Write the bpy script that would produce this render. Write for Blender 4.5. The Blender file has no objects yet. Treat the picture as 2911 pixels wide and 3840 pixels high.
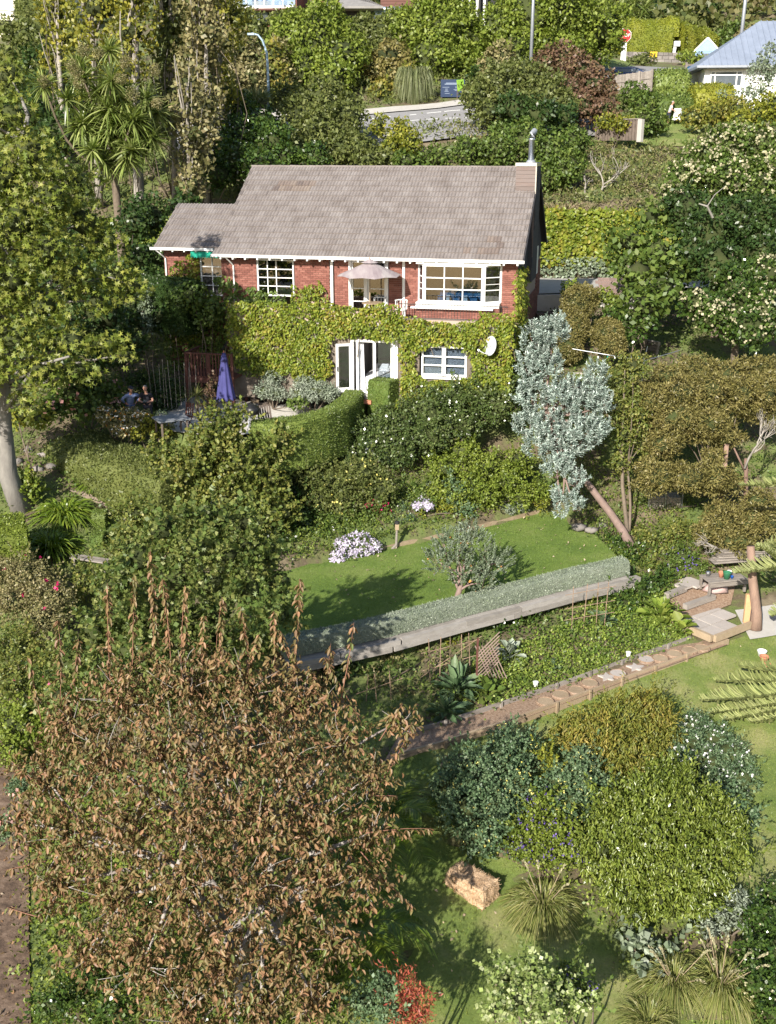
import bpy, bmesh, math, random
import numpy as np
from mathutils import Vector, Matrix, Euler, noise as mnoise

random.seed(7); RNG = np.random.default_rng(11)
D2R = math.radians
scene = bpy.context.scene
COL = scene.collection

# ------------------------------------------------------------------ camera, world, sun, exposure
CAMZ = 18.0
PITCH = D2R(18.75)
cam_d = bpy.data.cameras.new('camera'); cam = bpy.data.objects.new('camera', cam_d); COL.objects.link(cam)
cam_d.sensor_fit = 'VERTICAL'; cam_d.sensor_height = 24.0; cam_d.lens = 25.0
cam_d.clip_start = 0.5; cam_d.clip_end = 2000
cam.location = (0, 0, CAMZ); cam.rotation_euler = (math.pi / 2 - PITCH, 0, 0)
scene.camera = cam
SUN_AZ, SUN_EL = D2R(24), D2R(29)          # shadows run this far to the right of straight ahead
world = bpy.data.worlds.new('World'); scene.world = world; world.use_nodes = True
wn = world.node_tree.nodes; wl = world.node_tree.links
sky = wn.new('ShaderNodeTexSky'); sky.sky_type = 'NISHITA'; sky.sun_disc = False
sky.sun_elevation = SUN_EL; sky.sun_rotation = math.pi + SUN_AZ
wn['Background'].inputs['Strength'].default_value = 0.085
wl.new(sky.outputs[0], wn['Background'].inputs['Color'])
sun_d = bpy.data.lights.new('sun', 'SUN'); sun_d.energy = 5.0; sun_d.angle = D2R(0.5); sun_d.color = (1.0, 0.94, 0.84)
sun = bpy.data.objects.new('sun', sun_d); COL.objects.link(sun)
_dir = Vector((math.sin(SUN_AZ) * math.cos(SUN_EL), math.cos(SUN_AZ) * math.cos(SUN_EL), -math.sin(SUN_EL)))
sun.rotation_euler = _dir.to_track_quat('-Z', 'Y').to_euler(); sun.location = (-30, -30, 60)
scene.view_settings.view_transform = 'Standard'; scene.view_settings.look = 'None'
scene.view_settings.exposure = 0.85; scene.view_settings.gamma = 1.0
scene.view_settings.use_curve_mapping = False
scene.render.engine = 'CYCLES'
scene.cycles.max_bounces = 6; scene.cycles.diffuse_bounces = 3; scene.cycles.transparent_max_bounces = 6
scene.cycles.use_denoising = True

# ------------------------------------------------------------------ sight lines of the survey (map units 1677 x 2212)
CP, SP = math.cos(PITCH), math.sin(PITCH)
K = 2911 / 1677
def ray(u, v):
    X = (u * K - 1455.5) / 4000; V = -(v * K - 1920) / 4000
    return np.array([X, CP + V * SP, -SP + V * CP])
def atY(u, v, Y):
    r = ray(u, v); p = r * (Y / r[1]); p[2] += CAMZ; return p
def atZ(u, v, z):                      # z relative to the camera
    r = ray(u, v); p = r * (z / r[2]); p[2] += CAMZ; return p
def mpp(u, v, Y):                      # metres per map unit there
    r = ray(u, v); return (Y / r[1]) * K / 4000
def project(P):
    P = np.asarray(P, float); z = P[..., 2] - CAMZ
    F = P[..., 1] * CP - z * SP; U = P[..., 1] * SP + z * CP
    return (P[..., 0] / F * 4000 + 1455.5) / K, (1920 - U / F * 4000) / K

# ------------------------------------------------------------------ object helpers
def tag(o, label=None, cat=None, group=None, kind=None):
    if label: o['label'] = label
    if cat: o['category'] = cat
    if group: o['group'] = group
    if kind: o['kind'] = kind
    return o
def link(o, parent=None):
    COL.objects.link(o)
    if parent is not None: o.parent = parent
    return o
def thing(name, label, cat, loc=(0, 0, 0), rz=0, group=None):
    o = bpy.data.objects.new(name, None); o.empty_display_size = .2
    link(o); o.location = loc; o.rotation_euler = (0, 0, rz)
    return tag(o, label, cat, group)
def np_mesh(name, V, F, mat, smooth=False):
    V = np.asarray(V, np.float32).reshape(-1, 3); me = bpy.data.meshes.new(name)
    if isinstance(F, np.ndarray):
        n, k = F.shape
        me.vertices.add(len(V)); me.vertices.foreach_set('co', V.ravel())
        me.loops.add(n * k); me.loops.foreach_set('vertex_index', F.astype(np.int32).ravel())
        me.polygons.add(n); me.polygons.foreach_set('loop_start', np.arange(0, n * k, k, dtype=np.int32))
        me.polygons.foreach_set('loop_total', np.full(n, k, np.int32))
        me.update(calc_edges=True)
    else:
        me.from_pydata([tuple(map(float, v)) for v in V], [], [tuple(f) for f in F]); me.update()
    if smooth: me.polygons.foreach_set('use_smooth', [True] * len(me.polygons))
    if mat is not None: me.materials.append(mat)
    return me
def mesh_obj(name, V, F, mat, parent=None, loc=(0, 0, 0), smooth=False, kind=None, label=None):
    o = bpy.data.objects.new(name, np_mesh(name, V, F, mat, smooth)); link(o, parent); o.location = loc
    if kind: o['kind'] = kind
    if label: o['label'] = label
    return o
class MB:
    """collects simple shapes into one mesh"""
    def __init__(s): s.V = []; s.F = []; s.n = 0
    def add(s, V, F):
        V = np.asarray(V, float).reshape(-1, 3); s.V.append(V); s.F += [tuple(int(i) + s.n for i in f) for f in F]; s.n += len(V); return s
    def box(s, c, d, rz=0, rx=0, ry=0, taper=1):
        hx, hy, hz = d[0] / 2, d[1] / 2, d[2] / 2
        V = [(sx * hx * (taper if sz > 0 else 1), sy * hy * (taper if sz > 0 else 1), sz * hz) for sz in (-1, 1) for sy in (-1, 1) for sx in (-1, 1)]
        M = Euler((rx, ry, rz)).to_matrix()
        V = [M @ Vector(v) + Vector(c) for v in V]
        return s.add([tuple(v) for v in V], [(0, 2, 3, 1), (4, 5, 7, 6), (0, 1, 5, 4), (2, 6, 7, 3), (0, 4, 6, 2), (1, 3, 7, 5)])
    def tube(s, pts, rad, n=6, cap=True):
        V, F = tube_np(pts, rad, n, cap); return s.add(V, F)
    def poly(s, P, z0, z1):
        n = len(P); V = [(x, y, z0) for x, y in P] + [(x, y, z1) for x, y in P]
        F = [tuple(range(n, 2 * n)), tuple(range(n - 1, -1, -1))] + [(i, (i + 1) % n, n + (i + 1) % n, n + i) for i in range(n)]
        return s.add(V, F)
    def lathe(s, prof, c=(0, 0, 0), n=12):
        V = [(c[0] + r * math.cos(2 * math.pi * j / n), c[1] + r * math.sin(2 * math.pi * j / n), c[2] + z) for r, z in prof for j in range(n)]
        F = [(i * n + j, i * n + (j + 1) % n, (i + 1) * n + (j + 1) % n, (i + 1) * n + j) for i in range(len(prof) - 1) for j in range(n)]
        F.append(tuple(range(n - 1, -1, -1))); F.append(tuple((len(prof) - 1) * n + j for j in range(n)))
        return s.add(V, F)
    def obj(s, name, mat, parent=None, loc=(0, 0, 0), smooth=False, **k):
        return mesh_obj(name, np.concatenate(s.V), s.F, mat, parent, loc, smooth, **k)
def tube_np(pts, rad, n=6, cap=True):
    pts = [Vector(p) for p in pts]; m = len(pts)
    if not hasattr(rad, '__len__'): rad = [rad] * m
    V = []; up = Vector((0.13, 0.21, 1)).normalized()
    for i, p in enumerate(pts):
        d = (pts[min(i + 1, m - 1)] - pts[max(i - 1, 0)])
        d = d.normalized() if d.length > 1e-9 else Vector((0, 0, 1))
        a = d.cross(up)
        if a.length < .05: a = d.cross(Vector((1, 0, 0)))
        a.normalize(); b = d.cross(a)
        for j in range(n):
            t = 2 * math.pi * j / n
            V.append(tuple(p + (a * math.cos(t) + b * math.sin(t)) * rad[i]))
    F = [(i * n + j, i * n + (j + 1) % n, (i + 1) * n + (j + 1) % n, (i + 1) * n + j) for i in range(m - 1) for j in range(n)]
    if cap: F.append(tuple(range(n - 1, -1, -1))); F.append(tuple((m - 1) * n + j for j in range(n)))
    return V, F
_cubes = {}
def piece(name, c, d, mat, parent=None, rot=(0, 0, 0), label=None):
    """one box piece: an object of its own, sharing a bevel-edged unit block per material"""
    if mat.name not in _cubes:
        me = bpy.data.meshes.new('block'); bm = bmesh.new(); bmesh.ops.create_cube(bm, size=1)
        bm.to_mesh(me); bm.free(); me.materials.append(mat); _cubes[mat.name] = me
    o = bpy.data.objects.new(name, _cubes[mat.name]); link(o, parent)
    o.location = c; o.scale = d; o.rotation_euler = rot
    if label: o['label'] = label
    return o
def copy_tree(o, parent=None):
    c = o.copy(); COL.objects.link(c)
    if parent is not None: c.parent = parent
    for ch in list(o.children): copy_tree(ch, c)
    return c

# ------------------------------------------------------------------ materials
MATS = {}
def _mat(name):
    m = bpy.data.materials.new(name); m.use_nodes = True; MATS[name] = m
    nt = m.node_tree; return m, nt.nodes, nt.links, nt.nodes['Principled BSDF']
def _rand(N, L):
    g = N.new('ShaderNodeNewGeometry'); oi = N.new('ShaderNodeObjectInfo')
    a = N.new('ShaderNodeMath'); a.operation = 'ADD'; L.new(g.outputs['Random Per Island'], a.inputs[0]); L.new(oi.outputs['Random'], a.inputs[1])
    f = N.new('ShaderNodeMath'); f.operation = 'FRACT'; L.new(a.outputs[0], f.inputs[0]); return f.outputs[0]
def _ramp(N, cols, interp='LINEAR'):
    r = N.new('ShaderNodeValToRGB'); r.color_ramp.interpolation = interp; e = r.color_ramp.elements
    while len(e) > 1: e.remove(e[-1])
    for i, c in enumerate(cols):
        q = e[0] if i == 0 else e.new(i / max(1, len(cols) - 1)); q.position = i / max(1, len(cols) - 1); q.color = (*c, 1)
    return r
def _noise(N, L, scale, detail=4, coord='Object', vec=None, stretch=None, rough=.6):
    t = N.new('ShaderNodeTexNoise'); t.inputs['Scale'].default_value = scale; t.inputs['Detail'].default_value = detail; t.inputs['Roughness'].default_value = rough
    tc = N.new('ShaderNodeTexCoord'); s = tc.outputs[coord]
    if coord == 'World':
        pass
    if stretch:
        mp = N.new('ShaderNodeMapping'); mp.inputs['Scale'].default_value = stretch; L.new(s, mp.inputs[0]); s = mp.outputs[0]
    L.new(s, t.inputs['Vector']); return t
def wpos_noise(N, L, scale, detail=4, stretch=None, rough=.6):
    t = N.new('ShaderNodeTexNoise'); t.inputs['Scale'].default_value = scale; t.inputs['Detail'].default_value = detail; t.inputs['Roughness'].default_value = rough
    g = N.new('ShaderNodeNewGeometry'); s = g.outputs['Position']
    if stretch:
        mp = N.new('ShaderNodeMapping'); mp.inputs['Scale'].default_value = stretch; L.new(s, mp.inputs[0]); s = mp.outputs[0]
    L.new(s, t.inputs['Vector']); return t
def _mix(N, L, a, b, fac, mode='MIX'):
    m = N.new('ShaderNodeMix'); m.data_type = 'RGBA'; m.blend_type = mode
    for inp, x in ((m.inputs[6], a), (m.inputs[7], b), (m.inputs[0], fac)):
        if hasattr(x, 'is_linked'): L.new(x, inp)
        elif hasattr(x, '__len__'): inp.default_value = (*x, 1)
        else: inp.default_value = x
    return m.outputs[2]
def solid(name, cols, rough=.7, scale=6, bump=0.0, bscale=30, metal=0, spec=.4, rand=.5, stretch=None, detail=5):
    """surface whose colour wanders between cols by noise and from piece to piece"""
    if name in MATS: return MATS[name]
    m, N, L, b = _mat(name)
    if len(cols) == 1: cols = [cols[0], tuple(min(1, c * 1.12) for c in cols[0])]
    t = wpos_noise(N, L, scale, detail, stretch)
    mr = N.new('ShaderNodeMapRange'); mr.inputs[1].default_value = .3; mr.inputs[2].default_value = .7; L.new(t.outputs[0], mr.inputs[0])
    r = _rand(N, L); mx = N.new('ShaderNodeMix'); mx.data_type = 'FLOAT'; mx.inputs[0].default_value = rand
    L.new(mr.outputs[0], mx.inputs[2]); L.new(r, mx.inputs[3])
    rp = _ramp(N, cols); L.new(mx.outputs[0], rp.inputs[0]); L.new(rp.outputs[0], b.inputs['Base Color'])
    b.inputs['Roughness'].default_value = rough; b.inputs['Metallic'].default_value = metal; b.inputs['Specular IOR Level'].default_value = spec
    if bump:
        t2 = wpos_noise(N, L, bscale, 5, stretch); bp = N.new('ShaderNodeBump'); bp.inputs['Strength'].default_value = bump; bp.inputs['Distance'].default_value = .02
        L.new(t2.outputs[0], bp.inputs['Height']); L.new(bp.outputs[0], b.inputs['Normal'])
    return m
def leafm(name, cols, trans=.28, rough=.45, patch=.7, spec=.35, pscale=.9, back=None):
    """foliage: each leaf takes its own tone, the tones drift over the plant"""
    if name in MATS: return MATS[name]
    cols = [(c[0] * 1.1, c[1] * 1.07, c[2] * .95) if c[1] > c[0] and c[2] < c[1] * .7 else c for c in cols]
    m, N, L, b = _mat(name)
    r = _rand(N, L); t = wpos_noise(N, L, pscale, 3)
    mr = N.new('ShaderNodeMapRange'); mr.inputs[1].default_value = .32; mr.inputs[2].default_value = .68; L.new(t.outputs[0], mr.inputs[0])
    mx = N.new('ShaderNodeMix'); mx.data_type = 'FLOAT'; mx.inputs[0].default_value = 1 - patch * .5
    L.new(mr.outputs[0], mx.inputs[2]); L.new(r, mx.inputs[3])
    rp = _ramp(N, cols); L.new(mx.outputs[0], rp.inputs[0]); c = rp.outputs[0]
    # leaf to leaf brightness
    w = N.new('ShaderNodeTexWhiteNoise'); w.noise_dimensions = '1D'; L.new(r, w.inputs['W'])
    mr2 = N.new('ShaderNodeMapRange'); mr2.inputs[3].default_value = .72; mr2.inputs[4].default_value = 1.3; L.new(w.outputs['Value'], mr2.inputs[0])
    vm = N.new('ShaderNodeVectorMath'); vm.operation = 'SCALE'; L.new(c, vm.inputs[0]); L.new(mr2.outputs[0], vm.inputs['Scale']); c = vm.outputs[0]
    if back:
        g = N.new('ShaderNodeNewGeometry'); c = _mix(N, L, c, back, g.outputs['Backfacing'])
    L.new(c, b.inputs['Base Color']); b.inputs['Roughness'].default_value = rough; b.inputs['Specular IOR Level'].default_value = spec
    tr = N.new('ShaderNodeBsdfTranslucent'); ms = N.new('ShaderNodeMixShader'); ms.inputs[0].default_value = trans
    v2 = N.new('ShaderNodeVectorMath'); v2.operation = 'MULTIPLY'; v2.inputs[1].default_value = (1.25, 1.35, .6); L.new(c, v2.inputs[0]); L.new(v2.outputs[0], tr.inputs['Color'])
    L.new(b.outputs[0], ms.inputs[1]); L.new(tr.outputs[0], ms.inputs[2])
    L.new(ms.outputs[0], N['Material Output'].inputs['Surface']); return m
def glass(name, tint=(.75, .8, .85), refl=.16):
    if name in MATS: return MATS[name]
    m, N, L, b = _mat(name); N.remove(b)
    tr = N.new('ShaderNodeBsdfTransparent'); tr.inputs[0].default_value = (*tint, 1); gl = N.new('ShaderNodeBsdfGlossy'); gl.inputs['Roughness'].default_value = .02
    lw = N.new('ShaderNodeLayerWeight'); lw.inputs[0].default_value = .35
    mr = N.new('ShaderNodeMapRange'); mr.inputs[3].default_value = refl; mr.inputs[4].default_value = .9; L.new(lw.outputs['Fresnel'], mr.inputs[0])
    ms = N.new('ShaderNodeMixShader'); L.new(mr.outputs[0], ms.inputs[0]); L.new(tr.outputs[0], ms.inputs[1]); L.new(gl.outputs[0], ms.inputs[2])
    L.new(ms.outputs[0], N['Material Output'].inputs['Surface']); return m

# leaf tones
G_BRIGHT = leafm('leaf_bright_green', [(.095, .145, .022), (.15, .2, .035), (.22, .26, .055)])
G_MID = leafm('leaf_mid_green', [(.055, .1, .022), (.09, .14, .032), (.15, .19, .05)])
INNER = leafm('crown_shade', [(.025, .036, .01), (.045, .055, .018)], trans=0, rough=.9)  # dark tone of the crown cores: shade between leaves put into the colour
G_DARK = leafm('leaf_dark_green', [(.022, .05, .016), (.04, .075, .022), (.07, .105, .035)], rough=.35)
G_GLOSS = leafm('leaf_glossy_green', [(.03, .065, .016), (.055, .1, .022), (.1, .15, .035)], rough=.26, spec=.6)
G_OLIVE = leafm('leaf_olive_green', [(.075, .1, .03), (.115, .14, .045), (.17, .185, .07)])
G_YELL = leafm('leaf_yellow_green', [(.1, .14, .022), (.19, .21, .03), (.31, .28, .045)])
G_AUT = leafm('leaf_turning_green', [(.06, .095, .025), (.11, .145, .035), (.17, .185, .05), (.27, .24, .07)])
G_BROWN = leafm('leaf_autumn_brown', [(.075, .09, .028), (.13, .12, .042), (.2, .14, .062), (.28, .15, .085), (.105, .13, .038), (.11, .14, .04)], trans=.22, patch=.8)
G_KAN = leafm('leaf_bronze_green', [(.12, .115, .035), (.18, .16, .05), (.26, .215, .085)], trans=.15, patch=.9, pscale=1.3)
G_REDB = leafm('leaf_red_brown', [(.09, .065, .04), (.15, .085, .055), (.13, .11, .045)], trans=.12)
G_TAN = leafm('leaf_tawny', [(.11, .12, .045), (.19, .175, .075), (.28, .23, .12)], trans=.15)
G_POP = leafm('leaf_poplar', [(.1, .12, .02), (.2, .2, .03), (.33, .29, .04)], trans=.25)
G_SILV = leafm('leaf_silver', [(.19, .26, .22), (.29, .36, .32), (.5, .55, .51)], trans=.08, rough=.35, patch=.35, spec=.6)
G_GREY = leafm('leaf_grey_green', [(.15, .19, .13), (.23, .27, .2), (.33, .36, .29)], trans=.1)
G_SAGE = leafm('leaf_sage', [(.09, .13, .08), (.15, .19, .13), (.26, .3, .24)], trans=.15)
G_BLUE = leafm('leaf_blue_green', [(.05, .095, .045), (.095, .155, .085), (.19, .25, .15)], trans=.2)
G_SWEET = leafm('leaf_sweetgum', [(.085, .13, .025), (.15, .185, .035), (.26, .26, .06)], patch=.6)
G_PEACH = leafm('leaf_peach', [(.085, .125, .022), (.14, .185, .035), (.22, .26, .06)], rough=.3, spec=.55, patch=.5)
G_GOLD = leafm('leaf_golden', [(.1, .14, .03), (.18, .19, .04), (.34, .25, .06)], patch=.9)
G_IVY = leafm('leaf_creeper', [(.085, .135, .02), (.14, .19, .028), (.22, .25, .04), (.3, .22, .05)], rough=.4, patch=.7, pscale=1.1)
G_BOX = leafm('leaf_box_hedge', [(.07, .115, .03), (.105, .15, .035), (.15, .19, .05)], trans=.12, patch=.6, pscale=2.5)
G_BIGH = leafm('leaf_cypress_hedge', [(.085, .12, .015), (.14, .165, .018), (.2, .205, .025)], trans=.1, patch=1, pscale=.35)
G_RED = leafm('leaf_scarlet', [(.25, .04, .03), (.36, .09, .06), (.42, .18, .07)], trans=.3)
G_WHITEL = leafm('leaf_variegated', [(.12, .18, .05), (.2, .26, .09), (.4, .43, .28)], trans=.2, patch=.2)
G_BLADE = leafm('leaf_strap', [(.07, .12, .015), (.13, .2, .025), (.25, .3, .05)], rough=.3, spec=.6, patch=.4)
G_TUSS = leafm('leaf_tussock', [(.1, .14, .04), (.18, .2, .06), (.34, .31, .14)], patch=.4, rough=.4)
G_FLAX = leafm('leaf_toetoe', [(.1, .13, .06), (.2, .23, .12), (.36, .36, .22)], patch=.5)
G_CAB = leafm('leaf_cabbage_tree', [(.09, .14, .035), (.18, .23, .07), (.34, .38, .17)], rough=.32, spec=.6, patch=.4)
G_NORF = leafm('leaf_norfolk', [(.13, .16, .06), (.2, .23, .09), (.3, .32, .15)], trans=.1, patch=.5)
G_CREAM = leafm('petal_cream', [(.4, .37, .24), (.46, .42, .28), (.2, .22, .11)], trans=.2)
G_DRY = leafm('leaf_dry', [(.25, .19, .12), (.4, .31, .2), (.5, .42, .3)], trans=.1)
G_VEG = leafm('leaf_vegetable', [(.1, .17, .03), (.17, .24, .045), (.28, .32, .08)], patch=.6)
F_LILAC = leafm('petal_lilac', [(.42, .36, .55), (.58, .52, .68), (.7, .66, .76)], trans=.2, patch=.2)
F_WHITE = leafm('petal_white', [(.72, .7, .68), (.8, .8, .78)], trans=.2)
F_PINK = leafm('petal_pink', [(.6, .1, .2), (.7, .16, .28)], trans=.2)
F_MAG = leafm('petal_magenta', [(.5, .01, .1), (.62, .03, .16)], trans=.2)
F_SALM = leafm('petal_salmon', [(.6, .28, .26), (.7, .4, .36)], trans=.2)
F_PURP = leafm('petal_purple', [(.1, .06, .3), (.18, .11, .42)], trans=.2)
F_YEL = leafm('petal_yellow', [(.6, .52, .1), (.72, .66, .25)], trans=.2)
F_ORAN = leafm('petal_orange', [(.65, .25, .04), (.75, .4, .08)], trans=.2)

BARK = solid('bark_brown', [(.1, .075, .055), (.2, .16, .12)], .9, 8, .6, 40)
BARK_W = solid('bark_pale', [(.16, .145, .125), (.3, .27, .235), (.42, .39, .34)], .85, 5, .5, 30, stretch=(1, 1, .35))
BARK_G = solid('bark_grey', [(.14, .13, .12), (.3, .28, .25)], .9, 6, .5, 30, stretch=(1, 1, .4))
BARK_P = solid('bark_pinkish', [(.17, .12, .1), (.31, .22, .19)], .85, 6, .5, 30)
BARK_R = solid('bark_red_brown', [(.11, .065, .045), (.2, .13, .1), (.3, .2, .15)], .9, 7, .9, 25, stretch=(1, 1, .25))
TWIG = solid('twig_red', [(.18, .08, .05), (.3, .15, .1)], .7, 8)
WHITE = solid('white_paint', [(.72, .72, .7), (.82, .82, .8)], .45, 3, rand=.2)
GREYP = solid('grey_paint', [(.4, .42, .43), (.5, .52, .53)], .5, 3)
MORTAR = solid('mortar', [(.36, .27, .22), (.46, .36, .3)], .9, 12, .3)
BRICK = solid('red_brick', [(.145, .055, .042), (.215, .082, .062), (.3, .135, .105)], .85, 9, .4, 60, rand=.7)
TILE = solid('roof_tile', [(.155, .132, .122), (.205, .18, .17), (.255, .23, .22)], .88, 1.3, .35, 40, rand=.3)
TILE_D = solid('roof_tile_dark', [(.11, .09, .085), (.19, .15, .13), (.23, .19, .16)], .9, 4, .3, 40, rand=.8)
WOOD_G = solid('weathered_timber', [(.15, .13, .11), (.24, .21, .185), (.33, .295, .26)], .9, 3, .4, 40, stretch=(1, 1, 4))
WOOD_T = solid('tan_timber', [(.26, .19, .12), (.4, .31, .21)], .85, 5, .4, 40)
WOOD_R = solid('red_stained_timber', [(.07, .025, .02), (.13, .05, .038)], .7, 4, .3, 40)
WOOD_S = solid('sleeper_timber', [(.07, .055, .045), (.14, .11, .09), (.2, .16, .13)], .9, 4, .5, 30)
CEDAR = solid('chimney_board', [(.11, .085, .075), (.18, .145, .135), (.15, .095, .075)], .8, 5, .2, 60, rand=.6, stretch=(.3, .3, 4))
SHING = solid('dark_shingle', [(.035, .035, .042), (.075, .07, .078)], .85, 5, .3, 40, rand=.6)
METAL = solid('galvanised_metal', [(.5, .52, .55), (.62, .64, .66)], .28, 4, metal=.9)
METALD = solid('dull_metal', [(.25, .27, .3), (.36, .38, .42)], .5, 4, metal=.4)
IRON = solid('black_iron', [(.015, .015, .016), (.03, .03, .03)], .5, 6)
CONC = solid('concrete', [(.36, .34, .31), (.46, .44, .41)], .9, 2.5, .2, 40, rand=.3)
CONC_L = solid('pale_gravel_concrete', [(.5, .47, .42), (.66, .62, .56)], .95, 6, .4, 60, rand=.1)
PAVE = solid('paving_slab', [(.36, .32, .29), (.48, .43, .39)], .9, 4, .2, 50, rand=.5)
STONE = solid('rubble_stone', [(.12, .11, .1), (.2, .18, .165), (.28, .25, .23)], .9, 3, .5, 20, rand=.6)
ASPH = solid('asphalt', [(.22, .215, .215), (.27, .265, .265)], .95, 4, .3, 60, rand=0)
PAINTL = solid('road_paint', [(.65, .65, .63), (.78, .78, .76)], .8, 8)
SOIL = solid('dark_soil', [(.06, .05, .03), (.12, .1, .06)], .95, 5, .8, 25)
BARKC = solid('bark_chip', [(.16, .1, .065), (.28, .19, .13), (.36, .27, .2)], .95, 14, .8, 40, rand=0)
STRAW = solid('straw', [(.28, .17, .09), (.42, .28, .17), (.52, .38, .25)], .85, 10, .6, 40, rand=.8)
TERRA = solid('terracotta', [(.42, .16, .09), (.5, .22, .13)], .85, 6)
BLUE_C = solid('blue_canvas', [(.035, .035, .13), (.06, .06, .2)], .85, 2, rand=.1)
SKIN = solid('skin', [(.42, .22, .16), (.5, .28, .2)], .55, 10, rand=0)
DENIM = solid('blue_shirt_cloth', [(.13, .17, .34), (.2, .26, .44)], .85, 8, rand=0)
JEANS = solid('blue_trouser_cloth', [(.05, .08, .17), (.08, .12, .24)], .85, 8, rand=0)
BLACKC = solid('black_cloth', [(.012, .012, .02), (.02, .02, .03)], .85, 8, rand=0)
DARKTR = solid('dark_trouser_cloth', [(.04, .035, .045), (.06, .055, .065)], .85, 8, rand=0)
GREYC = solid('grey_cloth', [(.42, .42, .44), (.5, .5, .52)], .85, 8, rand=0)
WHITEC = solid('white_cloth', [(.7, .71, .74), (.8, .8, .82)], .85, 8, rand=0)
HAIRG = solid('grey_hair', [(.25, .23, .22), (.4, .38, .37)], .8, 20, rand=0)
CAPM = solid('dark_cap_cloth', [(.02, .025, .045), (.035, .04, .06)], .85, 8, rand=0)
BLACKP = solid('black_plastic', [(.01, .01, .01), (.02, .02, .02)], .4, 8, rand=0)
TEAL = solid('teal_awning_cloth', [(.0, .24, .16), (.01, .3, .2)], .8, 4, rand=0)
GLASS = glass('window_glass', refl=.13); GLASSB = glass('blue_glass', (.25, .4, .55), .3)
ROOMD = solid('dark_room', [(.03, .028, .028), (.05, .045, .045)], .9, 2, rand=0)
ROOML = solid('pale_room', [(.4, .38, .37), (.5, .48, .46)], .9, 2, rand=0)
# ------------------------------------------------------------------ terrain (z relative to the camera height while planning)
CTRL = [(-14, 12, -17.6), (0, 12, -17.8), (14, 12, -17.8), (-16, 17, -17.2), (-8, 17, -17.2), (0, 17, -17.3), (8, 17, -17.4), (16, 17, -17.2),
 (-9, 22, -16.6), (2, 22, -17), (10, 22, -17.1), (18, 24, -16.8), (-14, 25, -15.8), (-8, 26, -15.6), (-1.5, 25, -15.9), (1, 25, -15.7), (6, 26, -16.5), (11, 27, -16.7), (16, 30, -16.3),
 (-6, 28.2, -15.3), (3.4, 27.4, -15.65), (7.3, 30, -15.65), (10.5, 32.3, -15.6), (2, 29.3, -15.4), (6, 31.5, -15.2), (9.5, 34.5, -15.1), (0, 28.5, -15.4),
 (12, 35, -15.3), (15, 36, -15.1), (13, 40, -13.6), (20, 38, -13.6), (11, 44, -11.8), (16, 46, -11), (24, 48, -9),
 (-12.8, 31, -14.6), (-18, 30, -14.4), (-10, 34.5, -13.3), (-6, 33, -14.2), (-13, 37.3, -12.3), (-19, 38, -11.6), (-10, 39.5, -12.3), (-6, 38.5, -13), (-3, 39, -13.2),
 (-12, 42, -10.9), (-18, 44, -10), (-9, 42, -10.9), (-5, 42, -11.2), (-1, 42.2, -11.8), (2, 42, -12.6), (4.5, 42, -13.4), (7, 43, -13.4), (9.3, 38.5, -14.2),
 (-9, 44.5, -10.5), (-4.5, 45.5, -10.4), (-1, 46, -10.2), (3, 45, -10.6), (6, 45, -10.9), (8.2, 46, -10.4), (8.8, 48, -9.5), (9.1, 50, -8.5), (12, 52, -8.6), (18, 56, -7),
 (-11, 48, -9.7), (-12, 52, -8.8), (-18, 52, -7.8), (-24, 46, -8.6), (-9, 57, -7.1), (-2, 58, -6.9), (4, 58, -6.9), (10, 57, -6.9), (10, 60, -6.85), (14, 60.5, -6.8), (-16, 58, -6.2),
 (8, 63, -3.4), (13, 63.5, -3.1), (19, 62, -3.6), (10, 66, -2.6), (15, 66, -2.4), (2, 64, -4.0), (-6, 64, -4.6), (-15, 64, -4.4), (-24, 60, -4),
 (-12, 71, -1.6), (-2, 71.5, -.2), (3, 72, .45), (6, 72, .6), (-3, 81, 2.2), (3, 82, 2.9), (8, 83, 3.3), (14, 74, -.3), (20, 78, .6), (18, 85, 1.8), (24, 86, 2.2), (32, 80, 1.8), (30, 66, -2),
 (-14, 82, 2.4), (-28, 76, 1.5), (-16, 95, 7), (0, 92, 6.2), (12, 92, 5.6), (22, 96, 5.0), (30, 94, 4.5), (40, 92, 5), (26, 111, 7.5), (34, 111, 7.6), (30, 122, 8.8), (42, 120, 8.9), (20, 118, 8.6),
 (-30, 100, 8.5), (-15, 108, 11), (0, 108, 11.2), (12, 108, 10.8), (-30, 130, 15), (0, 135, 16.5), (30, 140, 14), (60, 130, 13), (-60, 110, 12), (60, 95, 8),
 (-60, 70, 0), (60, 60, -2), (-50, 40, -9), (50, 35, -13), (-50, 15, -17), (50, 12, -18),
 (-90, 180, 30), (0, 180, 31), (90, 180, 30), (0, 260, 54), (-150, 260, 52), (150, 260, 52), (0, 400, 88), (-250, 400, 85), (250, 400, 85), (-160, 60, 2), (160, 60, 2), (-200, -60, -24), (200, -60, -24), (0, -60, -22), (0, -10, -18.5)]
_C = np.array(CTRL, float)
def _phi(r): return r                      # linear radial basis: no overshoot between points
_A = _phi(np.hypot(_C[:, None, 0] - _C[None, :, 0], _C[:, None, 1] - _C[None, :, 1]))
_n = len(_C); _B = np.zeros((_n + 3, _n + 3)); _B[:_n, :_n] = _A - 0.15 * np.eye(_n)
_B[:_n, _n] = 1; _B[:_n, _n + 1:] = _C[:, :2]; _B[_n, :_n] = 1; _B[_n + 1:, :_n] = _C[:, :2].T
_W = np.linalg.solve(_B, np.concatenate([_C[:, 2], [0, 0, 0]]))
def P2(*uvz): return [tuple(atZ(u, v, z)[:2]) for u, v, z in uvz]
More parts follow.
